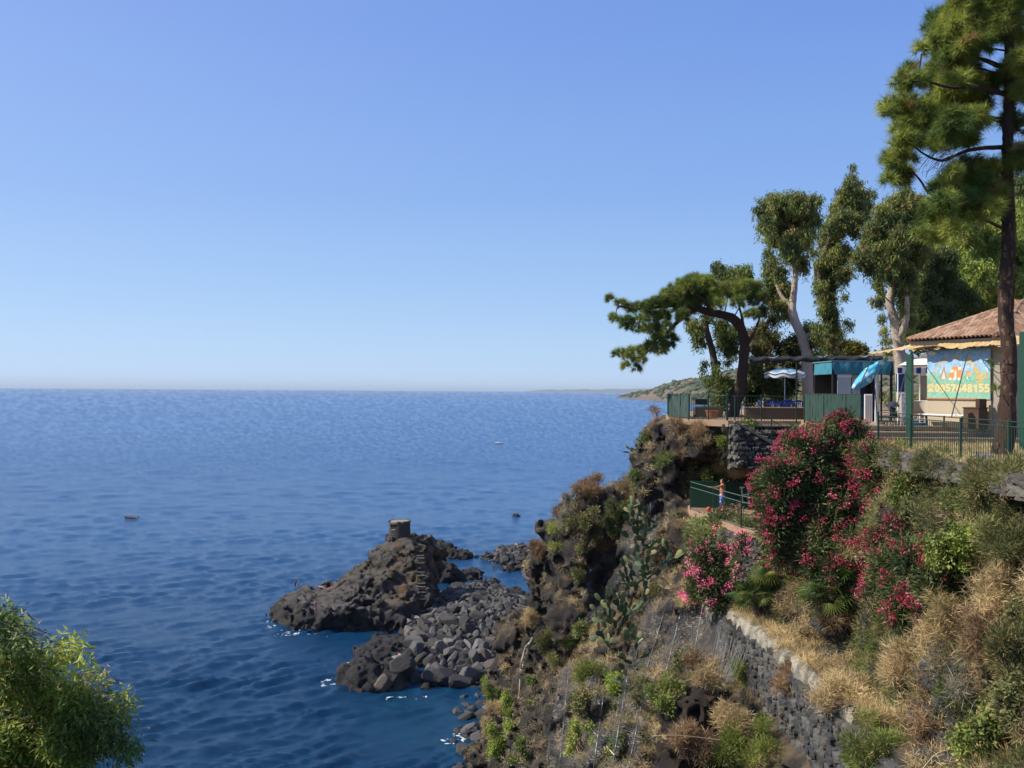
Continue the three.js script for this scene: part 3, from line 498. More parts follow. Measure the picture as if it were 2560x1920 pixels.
// ---------------------------------------------------------------- terrace, lawn and steps
let kerbLater;
function slab(pts, y0, y1) {                         // a flat sheet with thickness over a plan outline given as x, distance
  const g = new THREE.ExtrudeGeometry(new THREE.Shape(pts.map(([x, d]) => new THREE.Vector2(x, d))), { depth: y1 - y0, bevelEnabled: false });
  g.rotateX(-Math.PI / 2); g.translate(0, y0, 0); return g;
}
const TY = 43.72;
struct('terrace', slab([[12.75, 34.7], [12.5, 40.42], [9.45, 40.5], [8.15, 42.3], [7.7, 46.3], [8.3, 50], [10, 57], [16, 66], [60, 70], [60, 34.7]], 43.45, TY), M.paving, 'brick coloured paved terrace on top of the headland', 'terrace');
struct('upland', slab([[16, 5], [16, 34.6], [60, 34.6], [60, 5]], 43.0, 43.21).translate(0, 0, 0), grainy([0.16, 0.125, 0.06], 0.95, 0.5, 0.03));
struct('lawn', slab([[12.15, 6], [11.55, 20], [12.2, 31], [12.6, 34.68], [40, 34.68], [40, 6]], 43.1, 43.235), grainy([0.30, 0.235, 0.105], 0.95, 0.6, 0.04), 'dry straw coloured lawn behind the iron fence', 'lawn');
{
  const t = thing('terrace_steps', 'two long low steps between the lawn and the terrace', 'steps'), nm = grainy([0.42, 0.36, 0.28], 0.9, 1, 0.01);
  part('step', box(8.6, 0.30, 1.3, 17.1, 43.40, -34.03, 0.02), M.paving, t); part('step', box(8.8, 0.155, 0.62, 17.0, 43.31, -33.06, 0.02), M.paving, t);
  for (const [y, d] of [[43.735, 34.73], [43.555, 33.42], [43.392, 32.79]]) part('nosing', box(8.7, 0.05, 0.10, 17.1, y, -d, 0.01), nm, t);
  // rough kerb of lava stone under the iron fence
  const k = thing('lawn_kerb', 'rough lava stone kerb along the foot of the iron fence', 'kerb'), R = rng(61), mats = [[0.10, 0.088, 0.076], [0.145, 0.13, 0.11], [0.075, 0.068, 0.06]].map((c) => grainy(c, 0.95, 1.2, 0.03));
  kerbLater = () => { for (let d = 15.5; d < 31.4; d += 0.4) for (let j = 0; j < 2; j++) { const x = 12.05 - (31 - d) * 0.062, m = part('stone', stoneKit.blocksG[Math.floor(R() * 5)], mats[Math.floor(R() * 3)], k); m.position.set(x - 0.05 - j * 0.1 + R() * 0.08, 43.04 - j * 0.26 + R() * 0.05, -d - j * 0.2); m.scale.set(0.45 + R() * 0.12, 0.26 + R() * 0.1, 0.42 + R() * 0.12); m.rotation.set((R() - 0.5) * 0.2, (R() - 0.5) * 0.5, (R() - 0.5) * 0.2); } };
}
// ---------------------------------------------------------------- fences
function fence(name, label, pts, o) {                // pts: x, distance, base y; top rails, bars and posts of iron
  const t = thing(name, label, 'fence'), rails = o.rails ?? [1.1, 0.08], mat = o.mat ?? M.fence;
  let acc = 0;
  for (let i = 0; i < pts.length - 1; i++) {
    const a = V(pts[i][0], pts[i][2], -pts[i][1]), b = V(pts[i + 1][0], pts[i + 1][2], -pts[i + 1][1]), L = a.distanceTo(b);
    for (const r of rails) part('rail', bar(a.clone().add(V(0, r, 0)), b.clone().add(V(0, r, 0)), o.railR ?? 0.014, 5), o.railMat ?? mat, t);
    if (o.step) { const n = Math.round(L / o.step); for (let k = 1; k < n; k++) { const p = a.clone().lerp(b, k / n); part('bar', fenceBar(o.barTop ?? rails[0]), mat, t).position.copy(p); } }
    if (o.screen && o.screen[i]) { const d = V().subVectors(b, a), g = new THREE.PlaneGeometry(L, o.screen[i], 24, 8), p = g.attributes.position; for (let q = 0; q < p.count; q++) p.setZ(q, 0.02 * n3(p.getX(q) * 1.7, p.getY(q) * 1.3, i + 3) ); g.computeVertexNormals(); g.rotateY(-Math.atan2(d.z, d.x)); g.translate((a.x + b.x) / 2, (a.y + b.y) / 2 + o.screen[i] / 2 + 0.03, (a.z + b.z) / 2); part('screen_cloth', g, screenMat, t); }
  }
  pts.forEach((p, i) => { if (o.posts === false) return; const h = (o.postH ?? 1.15) + ((o.tall ?? {})[i] ?? 0), lo = (o.low ?? {})[i] ?? 0.05; part('post', box(o.postW ?? 0.05, h + lo, o.postW ?? 0.05, p[0], p[2] + (h - lo) / 2, -p[1], 0.004), mat, t); });
  return t;
}
const barGeos = new Map();
function fenceBar(h) { const k = h.toFixed(2); if (!barGeos.has(k)) barGeos.set(k, new THREE.CylinderGeometry(0.0085, 0.0085, h - 0.04, 5).translate(0, h / 2, 0)); return barGeos.get(k); }
const screenMat = new THREE.MeshPhysicalMaterial({ color: lin(0.008, 0.042, 0.032), roughness: 0.85, transmission: 0.15, thickness: 0, side: THREE.DoubleSide });
const nearX = (d) => 12.25 - (31 - d) * 0.066;
fence('iron_fence', 'dark green iron bar fence along the edge of the dry lawn', [31, 28, 24.4, 21.7, 19, 16].map((d) => [nearX(d), d, 43.22]), { step: 0.135, rails: [1.12, 1.0, 0.1], barTop: 1.0, postH: 1.14 });
fence('iron_fence', 'green iron fence closing the front of the paved terrace above the stairs', [[9.45, 40.6, TY], [10.9, 40.5, TY], [12.4, 40.4, TY]], { step: 0.14, rails: [1.08, 0.08], tall: { 0: 0.06 }, low: { 0: 1.9 } });
fence('screened_fence', 'fence with dark green screen cloth beside the blue kiosk', [[12.5, 39.6, TY], [12.65, 37.6, TY], [12.9, 35.8, TY], [13.1, 34.8, TY]], { step: 0.3, rails: [1.2, 0.06], screen: [1.15, 1.15, 1.15] });
fence('screened_fence', 'fence corner with dark green screen cloth at the tip of the headland', [[7.78, 46.0, TY - 0.02], [7.98, 43.9, TY], [8.12, 42.55, TY]], { step: 0.28, rails: [1.08, 0.05], screen: [1.04, 1.04] });
fence('iron_fence', 'green iron fence between the screened corner and the stair post', [[8.14, 42.5, TY], [8.8, 41.55, TY], [9.42, 40.62, TY]], { step: 0.13, rails: [1.08, 0.08], posts: true });
fence('iron_fence', 'thin iron fence along the far seaward edge of the terrace', [[7.85, 46.2, TY], [8.4, 50, TY], [10.1, 56.6, TY], [14, 63, TY]], { step: 0.18, rails: [1.1, 0.08] });
// ---------------------------------------------------------------- stair down from the terrace, with its stone walls
{
  const R = rng(19), stoneMats = [[0.085, 0.08, 0.076], [0.125, 0.115, 0.105], [0.06, 0.057, 0.055], [0.16, 0.14, 0.12]].map((c) => grainy(c, 0.93, 1.5, 0.025));
  const blocksG = Array.from({ length: 5 }, (_, k) => { const g = new THREE.IcosahedronGeometry(0.5, 2), p = g.attributes.position; for (let i = 0; i < p.count; i++) { const v = V(p.getX(i), p.getY(i), p.getZ(i)); const m = Math.max(Math.abs(v.x), Math.abs(v.y), Math.abs(v.z)); v.multiplyScalar(lerp(1, 0.5 / m, 0.62) * (1 + 0.16 * n3(v.x * 3 + k * 7, v.y * 3, v.z * 3))); p.setXYZ(i, v.x, v.y, v.z); } g.computeVertexNormals(); return g; });
  globalThis.stoneKit = { blocksG, stoneMats }; kerbLater();
  const wall = (parent, x0, x1, yLo, yHi, d, sz) => { for (let y = 0; y < 20; y++) { const yy = yLo(0) + (y + 0.5) * sz * 0.8; if (yy > 44) break; for (let x = x0 + (y % 2) * sz * 0.5; x < x1; x += sz * (0.8 + R() * 0.5)) { if (yy > yHi(x) || yy < yLo(x)) continue; const m = part('stone', blocksG[Math.floor(R() * 5)], stoneMats[Math.floor(R() * 4)], parent); m.position.set(x, yy, -d + R() * 0.06); m.scale.set(sz * (1 + R() * 0.25), sz * (0.75 + R() * 0.25), 0.4); m.rotation.z = (R() - 0.5) * 0.3; } } };
  const up = thing('terrace_wall', 'dark lava stone wall holding up the terrace behind the stair', 'wall');
  part('backing', box(3.0, 1.72, 0.3, 11.0, 42.62, -40.62, 0.02), stoneMats[2], up); wall(up, 9.6, 12.4, () => 41.6, () => 43.4, 40.42, 0.27);
  part('coping', box(3.0, 0.1, 0.42, 11.0, 43.5, -40.5, 0.03), grainy([0.26, 0.22, 0.18], 0.95, 1, 0.02), up);
  const st = thing('stone_stair', 'stone steps going down to the right below the terrace fence', 'stairs');
  for (let i = 0; i < 9; i++) part('step', box(0.36, 0.16, 0.95, 9.85 + i * 0.29, 43.52 - i * 0.17, -39.85, 0.015), grainy([0.17, 0.155, 0.14], 0.95, 1.2, 0.02), st);
  part('core', slab([[9.6, 39.4], [9.6, 40.35], [12.4, 40.35], [12.4, 39.4]], 41.74, 41.92), stoneMats[2], st);
  const out = thing('stair_wall', 'grey lava stone wall under the sloping edge of the stair', 'wall'), line = (x) => 43.62 - (x - 9.6) * 0.586;
  const sh = new THREE.Shape([new THREE.Vector2(9.45, 41.9), new THREE.Vector2(12.4, 40.9), new THREE.Vector2(12.4, line(12.4) - 0.1), new THREE.Vector2(9.45, line(9.45) - 0.1)]);
  part('backing', new THREE.ExtrudeGeometry(sh, { depth: 0.18, bevelEnabled: false }).translate(0, 0, -39.36), stoneMats[2], out);
  wall(out, 9.5, 12.3, (x) => (x ? 41.95 - (x - 9.6) * 0.36 : 40.9), (x) => line(x) - 0.2, 39.16, 0.25);
  part('coping', beam(V(9.42, line(9.42), -39.24), V(12.4, line(12.4), -39.24), 0.26, 0.09), grainy([0.2, 0.17, 0.14], 0.95, 1, 0.02), out);
  fence('stair_railing', 'thin green railing sloping down along the stair', [[9.45, 39.26, 43.66], [11.0, 39.26, line(11.0) + 0.05], [12.4, 39.26, line(12.4) + 0.05]], { step: 0.16, rails: [0.95, 0.5], postW: 0.045, low: { 0: 1.6 } });
}
// ---------------------------------------------------------------- small terrace in the hollow below
{
  const Y = 39.62, t = struct('lower_terrace', slab([[8.1, 42.2], [9.05, 36.6], [9.57, 35.1], [10, 34], [12.5, 34], [12.5, 43.6], [8.3, 43.6]], 39.36, Y), grainy([0.34, 0.20, 0.14], 0.9, 0.9, 0.01), 'small reddish terrace in the hollow under the headland', 'terrace');
  fence('iron_fence', 'green iron fence with two pale rails along the small lower terrace', [[8.15, 42.15, Y], [8.6, 39.4, Y], [9.08, 36.6, Y], [9.6, 35.1, Y], [10.0, 34.1, Y]], { step: 0.13, rails: [1.26, 1.02, 0.06], barTop: 1.02, railMat: std([0.10, 0.17, 0.13], 0.5), postH: 1.28 });
  // green screen with faded paint scrawls at the back
  const c = document.createElement('canvas'); c.width = 1024; c.height = 320; const x = c.getContext('2d');
  x.fillStyle = '#0d3a2c'; x.fillRect(0, 0, 1024, 320); for (let i = 0; i < 512; i++) { x.fillStyle = `rgba(0,${20 + (i * 37) % 40},20,0.35)`; x.fillRect(i * 2, 0, 1, 320); }
  x.strokeStyle = 'rgba(190,205,205,0.9)'; x.lineWidth = 20; x.lineCap = 'round'; const stroke = (p) => { x.beginPath(); p.forEach(([a, b], i) => (i ? x.lineTo(a, b) : x.moveTo(a, b))); x.stroke(); };
  stroke([[690, 70], [705, 250]]); stroke([[780, 60], [790, 250]]); stroke([[700, 160], [785, 150]]); stroke([[670, 70], [725, 66]]); stroke([[760, 58], [805, 60]]); stroke([[675, 252], [730, 250]]); stroke([[770, 252], [815, 250]]);
  stroke([[850, 80], [890, 55], [930, 80], [925, 125], [885, 150], [930, 185], [925, 235], [880, 255], [850, 235]]);
  x.lineWidth = 9; x.strokeStyle = 'rgba(120,130,150,0.5)'; stroke([[330, 90], [310, 40], [350, 30], [370, 80], [345, 120]]); stroke([[390, 40], [400, 110], [430, 120]]);
  const tex = new THREE.CanvasTexture(c); tex.colorSpace = THREE.SRGBColorSpace;
  const s = thing('painted_screen', 'dark green screen with faded white letters at the back of the hollow', 'screen', [10.0, Y + 0.62, -42.7], -0.08);
  part('panel', box(3.4, 1.22, 0.04, 0, 0, 0, 0.01), new THREE.MeshStandardMaterial({ color: lin(0.009, 0.04, 0.028), roughness: 0.9 }), s); part('paint', new THREE.PlaneGeometry(3.36, 1.2).translate(0, 0, 0.024), new THREE.MeshStandardMaterial({ map: tex, roughness: 0.9 }), s);
  const w = thing('terrace_wall', 'lava stone wall under the small lower terrace', 'wall'), { blocksG, stoneMats } = stoneKit, R = rng(23);
  const edge = [[8.35, 40.9], [9.02, 36.7], [9.55, 35.1]];
  for (let i = 0; i < 2; i++) for (let k = 0; k < 14 - i * 8; k++) for (let j = 0; j < 7; j++) { const q = (k + (j % 2) * 0.5) / (14 - i * 8), m = part('stone', blocksG[Math.floor(R() * 5)], stoneMats[Math.floor(R() * 4)], w); m.position.set(lerp(edge[i][0], edge[i + 1][0], q) - 0.02 - j * 0.04, Y - 0.42 - j * 0.24, -lerp(edge[i][1], edge[i + 1][1], q)); m.scale.set(0.36, 0.26, 0.3); m.rotation.y = 1.3; }
  const l = thing('floodlight', 'white floodlight on a bent arm in front of the dark hollow', 'lamp', P(1899, 1207, 40.2)), d0 = P(1882, 1189, 40).sub(l.position);
  part('arm', limb([V(0, -1.2, -0.1), V(0, 0, 0), V(-0.12, 0.14, 0.03), d0], [0.022, 0.02, 0.018], 6, 0), M.steel, l); part('lamp_head', box(0.24, 0.09, 0.13, d0.x, d0.y, d0.z, 0.02, 0.3, 0.5, 0.5), std([0.5, 0.5, 0.48], 0.4), l);
  part('lamp_glass', box(0.19, 0.01, 0.1, d0.x + 0.03, d0.y - 0.05, d0.z + 0.02, 0.004, 0.3, 0.5, 0.5), std([0.2, 0.2, 0.2], 0.2), l);
  tag(part('ball', new THREE.SphereGeometry(0.115, 20, 14).translate(...Py(1772, 1273, 39.74).toArray()), std([0.55, 0.10, 0.05], 0.5), scene), 'orange ball lying on the edge of the small lower terrace', 'ball');
}
// ---------------------------------------------------------------- the bar building with its painted sign
const BT = V(0.47, 0, 0.883).normalize(), BN = V(-0.883, 0, 0.47).normalize(), B0 = P(2320, 873, 35.5).setY(0), bAt = (L, o, y) => B0.clone().addScaledVector(BT, L).addScaledVector(BN, o).setY(y);
const bTurn = Math.atan2(BN.x, BN.z);
{
  const t = thing('bar_building', 'low bar building with a hipped clay tile roof behind the pine trunk', 'building');
  const bx = (L0, L1, o0, o1, y0, y1, mat, name, r = 0.01) => { const g = box(L1 - L0, y1 - y0, o1 - o0, 0, 0, 0, r, 0, bTurn), c = bAt((L0 + L1) / 2, (o0 + o1) / 2, (y0 + y1) / 2); return part(name, g.translate(c.x, c.y, c.z), mat, t); };
  bx(-0.05, 3.0, -8, -0.06, 43.0, 46.95, M.greyPlaster, 'wall'); bx(0.0, 2.62, -0.06, 0.02, 43.7, 44.74, M.plaster, 'plinth'); bx(-0.02, 2.45, -0.05, 0.07, 44.74, 44.80, M.terracotta, 'sill'); bx(-0.6, 3.1, -8.2, 0.30, 46.82, 46.97, grainy([0.5, 0.42, 0.34], 0.9, 1, 0.005), 'fascia');
  // roof: four planes over the eaves, then clay tiles one by one on the two that show
  const Lc = bAt(-0.55, 0.46, 47.0), Nc = bAt(3.05, 0.46, 47.0), N2 = bAt(3.05, -8.1, 47.0), L2 = bAt(-0.55, -8.1, 47.0), Ap = bAt(1.25, -3.82, 48.52);
  const rg = new THREE.BufferGeometry(); rg.setAttribute('position', new THREE.Float32BufferAttribute([Lc, Nc, Ap, Nc, N2, Ap, N2, L2, Ap, L2, Lc, Ap].flatMap((v) => v.toArray()), 3)); rg.computeVertexNormals();
  const roof = part('roof', rg, std([0.16, 0.075, 0.05], 0.95, { side: THREE.DoubleSide }), t);
  const tileMats = [[0.30, 0.175, 0.105], [0.36, 0.215, 0.135], [0.235, 0.13, 0.08], [0.41, 0.275, 0.18]].map((c) => grainy(c, 0.92, 3, 0.006)), R = rng(29);
  const prof = new THREE.Shape(); prof.absarc(0, 0, 0.088, 0, Math.PI, false); prof.absarc(0, 0, 0.070, Math.PI, 0, true);
  const tile = new THREE.ExtrudeGeometry(prof, { depth: 0.42, bevelEnabled: false, curveSegments: 6 }), spare = [];
  const face = (A, B, C, keep) => {
    const u = V().subVectors(B, A), L = u.length(); u.normalize(); const nrm = V().crossVectors(u, V().subVectors(C, A)).normalize(); if (nrm.y < 0) nrm.negate();
    const up = V().crossVectors(nrm, u).normalize(); if (up.y < 0) up.negate(); const H = V().subVectors(C, A).dot(up), cx = V().subVectors(C, A).dot(u), n = Math.round(L / 0.172);
    const m4 = new THREE.Matrix4();
    for (let i = 0; i < n; i++) { const s = ((i + 0.5) / n) * L, hMax = s < cx ? (s / cx) * H : ((L - s) / (L - cx)) * H; for (let v = -0.05; v < hMax - 0.08; v += 0.34) {
      const p = A.clone().addScaledVector(u, s).addScaledVector(up, v).addScaledVector(nrm, 0.012 + R() * 0.012), tilt = nrm.clone().addScaledVector(up, -0.06).normalize(), f = V().crossVectors(u, tilt).multiplyScalar(-1).normalize();
      const dir = f.dot(up) > 0 ? f : f.negate(); m4.makeBasis(V().crossVectors(tilt, dir).normalize(), tilt, dir).setPosition(p.addScaledVector(u, (R() - 0.5) * 0.012));
      if (keep(i, v)) { const m = part('tile', tile, tileMats[Math.floor(R() * 4)], roof); m.applyMatrix4(m4); } else spare.push(tile.clone().applyMatrix4(m4));
    } }
  };
  face(Lc, Nc, Ap, () => true); face(Nc, N2, Ap, (i, v) => i < 22 && v < 1.6);
  const rest = part('tiles', merge(spare), tileMats[0], roof); rest.userData.kind = 'stuff';
  for (const [a, b] of [[Lc, Ap], [Nc, Ap]]) for (let k = 0; k < 14; k++) { const p = a.clone().lerp(b, k / 14), q = a.clone().lerp(b, (k + 1.15) / 14); part('ridge_tile', bar(p.add(V(0, 0.03, 0)), q.add(V(0, 0.05, 0)), 0.11, 8, 0.09), tileMats[k % 4], roof); }
}
{ // the painted sign
  const W = 1536, H = 1088, c = document.createElement('canvas'); c.width = W; c.height = H; const x = c.getContext('2d'), R = rng(41);
  const gr = x.createLinearGradient(0, 0, 0, H); gr.addColorStop(0, '#4f93d6'); gr.addColorStop(0.2, '#8cc3ee'); gr.addColorStop(0.42, '#9fd0ec'); gr.addColorStop(0.55, '#84c4ad'); gr.addColorStop(0.8, '#74b79a'); gr.addColorStop(1, '#8cc4b4'); x.fillStyle = gr; x.fillRect(0, 0, W, H);
  for (let i = 0; i < 5200; i++) { const y = R() * H, g = y > H * (0.42 + 0.1 * R()), s = 8 + R() * 38; x.fillStyle = g ? ['rgba(60,150,105,.16)', 'rgba(160,215,185,.18)', 'rgba(80,160,160,.14)', 'rgba(190,205,140,.10)'][i % 4] : ['rgba(240,250,255,.16)', 'rgba(70,130,210,.13)', 'rgba(120,180,235,.16)'][i % 3]; x.beginPath(); x.ellipse(R() * W, y, s, s * (0.25 + R() * 0.5), R() * 3, 0, 7); x.fill(); }
  x.fillStyle = 'rgba(245,250,255,.85)'; for (const [a, b, r] of [[60, 70, 42], [120, 60, 48], [180, 72, 36]]) { x.beginPath(); x.arc(a, b, r, 0, 7); x.fill(); }
  const ink = (s, size, a, b, turn, fill, line) => { x.save(); x.translate(a, b); x.rotate(turn); x.font = `bold ${size}px sans-serif`; x.textAlign = 'center'; x.textBaseline = 'middle'; x.lineWidth = size * 0.09; x.lineJoin = 'round'; x.strokeStyle = line; x.strokeText(s, 0, 0); x.fillStyle = fill; x.fillText(s, 0, 0); x.restore(); };
  const word = 'minicamping Olimpo', cx = 700, cy = 830, rx = 620, ry = 680; [...word].forEach((ch, i) => { const k = i / (word.length - 1), th = Math.PI * (1.03 - k * 0.98) , big = k > 0.6 ? 190 : 118; ink(ch, big, cx + Math.cos(th) * rx * 0.98 + (k > 0.6 ? 20 : 0), cy - Math.sin(th) * ry, (Math.PI / 2 - th) * 0.72, '#e3b866', '#b08850'); });
  const shape = (col, p) => { x.fillStyle = col; x.beginPath(); p.forEach(([a, b], i) => (i ? x.lineTo(a, b) : x.moveTo(a, b))); x.closePath(); x.fill(); };
  shape('#d99a84', [[330, 640], [430, 400], [500, 640]]); shape('#f0dccb', [[370, 640], [425, 480], [470, 640]]); x.strokeStyle = '#a9584c'; x.lineWidth = 14; x.beginPath(); x.moveTo(335, 645); x.lineTo(432, 385); x.lineTo(502, 645); x.moveTo(415, 380); x.lineTo(440, 430); x.stroke();
  x.fillStyle = '#e08a4c'; x.beginPath(); x.roundRect(620, 370, 250, 270, 60); x.fill(); x.beginPath(); x.roundRect(545, 510, 120, 130, 40); x.fill(); shape('#f6ead6', [[690, 460], [740, 460], [740, 640], [690, 640]]); shape('#f6ead6', [[780, 380], [850, 390], [850, 450], [780, 450]]); shape('#f2e2c8', [[600, 440], [680, 440], [670, 500], [600, 505]]); x.fillStyle = '#f4efe4'; for (const a of [590, 690, 800]) { x.beginPath(); x.arc(a, 645, 32, 0, 7); x.fill(); }
  shape('#df8a54', [[960, 470], [1090, 500], [1060, 590], [980, 560]]); shape('#f0b36a', [[1000, 520], [1120, 500], [1100, 560], [1010, 575]]); x.fillStyle = '#e8e4d4'; x.beginPath(); x.arc(1010, 630, 30, 0, 7); x.fill(); x.fillStyle = '#5a7cc0'; x.beginPath(); x.arc(1045, 625, 22, 0, 7); x.fill();
  shape('#e7b35c', [[1270, 590], [1380, 500], [1400, 530], [1300, 640]]); shape('#e9a66a', [[1290, 640], [1490, 560], [1500, 600], [1310, 670]]); shape('#e38f6a', [[1440, 540], [1480, 500], [1490, 640], [1450, 620]]);
  // telephone and number
  x.fillStyle = '#eec06e'; x.beginPath(); x.ellipse(90, 800, 85, 42, 0, Math.PI, 0); x.fill(); x.fillRect(5, 795, 40, 50); x.fillRect(135, 795, 40, 50); shape('#efc987', [[55, 840], [125, 840], [170, 930], [10, 930]]); x.fillStyle = '#f3b9a0'; x.beginPath(); x.arc(90, 885, 26, 0, 7); x.fill();
  [...'0957648155'].forEach((ch, i) => ink(ch, 232, 262 + i * 134, 850 + 10 * Math.sin(i * 2.1), 0, '#f2d190', '#cdb078'));
  for (let i = 0; i < 900; i++) { x.fillStyle = i % 2 ? 'rgba(255,255,255,.06)' : 'rgba(40,90,80,.06)'; x.fillRect(R() * W, R() * H, 3 + R() * 50, 2 + R() * 6); }
  x.fillStyle = 'rgba(225,232,215,0.17)'; x.fillRect(0, 0, W, H);
  const tex = new THREE.CanvasTexture(c); tex.colorSpace = THREE.SRGBColorSpace; tex.anisotropy = 8;
  const o = bAt(1.31, 0.03, 45.69), t = thing('painted_sign', 'hand painted blue and green camping sign with a telephone number', 'sign', o, bTurn);
  part('board', box(2.62, 1.86, 0.04, 0, 0, 0, 0.006), grainy([0.35, 0.36, 0.34], 0.9, 2, 0.004), t); part('painting', new THREE.PlaneGeometry(2.6, 1.84).translate(0, 0, 0.024), new THREE.MeshStandardMaterial({ map: tex, roughness: 0.85, color: lin(0.8, 0.8, 0.8) }), t);
  t.rotation.y = bTurn;
}
{ // reed mat awning with its guy poles
  const t = thing('reed_awning', 'torn straw coloured reed mat hung along the eaves above the painted sign', 'awning'), R = rng(52);
  const reed = new THREE.MeshPhysicalMaterial({ color: lin(0.62, 0.43, 0.19), roughness: 0.9, transmission: 0.25, thickness: 0, side: THREE.DoubleSide, bumpMap: rep(grainTex, 30, 1.5), bumpScale: 0.01 });
  const mat = (L0, L1, drop, seed) => { const g = new THREE.PlaneGeometry(1, 1, 60, 8), p = g.attributes.position; for (let i = 0; i < p.count; i++) { const u = p.getX(i) + 0.5, v = 0.5 - p.getY(i), L = lerp(L0, L1, u), left = smooth(-L, -0.2, 2.2), e = 0.05 * n3(L * 3, 1, seed) + 0.03 * n3(L * 9, 3, seed); const o = 0.2 + v * (0.27 + 0.4 * left) + 0.03 * n3(L * 1.6, v * 2, seed), y = 46.93 - 0.27 * left - v * (drop * (1 - 0.6 * left)) + e * v + 0.05 * n3(L * 0.9, 8, seed) ; const q = bAt(L, o, y); p.setXYZ(i, q.x, q.y, q.z); } g.computeVertexNormals(); return g; };
  part('reed_mat', mat(-2.1, 0.9, 0.27, 3), reed, t); part('reed_mat', mat(0.75, 4.1, 0.30, 9).translate(-0.02, 0.03, 0.02), reed, t);
  const hole = new THREE.MeshStandardMaterial({ color: lin(0.05, 0.03, 0.015), roughness: 1 });
  part('torn_edge', limb([bAt(-0.3, 0.47, 46.66), bAt(0.2, 0.49, 46.70), bAt(0.7, 0.48, 46.73), bAt(1.0, 0.46, 46.72)], [0.012, 0.05, 0.045, 0.01], 7, 0.4), hole, t);
  for (const [a, b] of [[bAt(-2.0, 0.6, 46.55), P(2124, 1019, 35.4)], [bAt(-0.35, 0.5, 46.62), V(nearX(29.4), 44.34, -29.4)], [bAt(2.1, 0.5, 46.64), V(nearX(25), 44.34, -25)]]) part('guy_pole', bar(a, b, 0.017, 6), M.fence, t);
  part('front_rail', bar(bAt(2.1, 0.5, 46.65), bAt(4.2, 0.62, 46.66), 0.02, 6), M.dark, t);
  const p1 = [P(2274, 1097, 33.0).setY(43.2), 46.36, 'square green post in front of the terrace steps, left of the sign'], p2 = [V(15.78, 43.2, -28.6), 46.9, 'square green post right of the pine trunk at the picture edge'];
  for (const [q, top, l] of [p1, p2]) { const g = thing('awning_post', l, 'post', q, bTurn + 0.3); part('shaft', box(0.2, top - 43.2, 0.2, 0, (top - 43.2) / 2, 0, 0.01), M.greenPaint, g); part('base', box(0.27, 0.06, 0.27, 0, 0.05, 0, 0.01), M.greenPaint, g); }
}
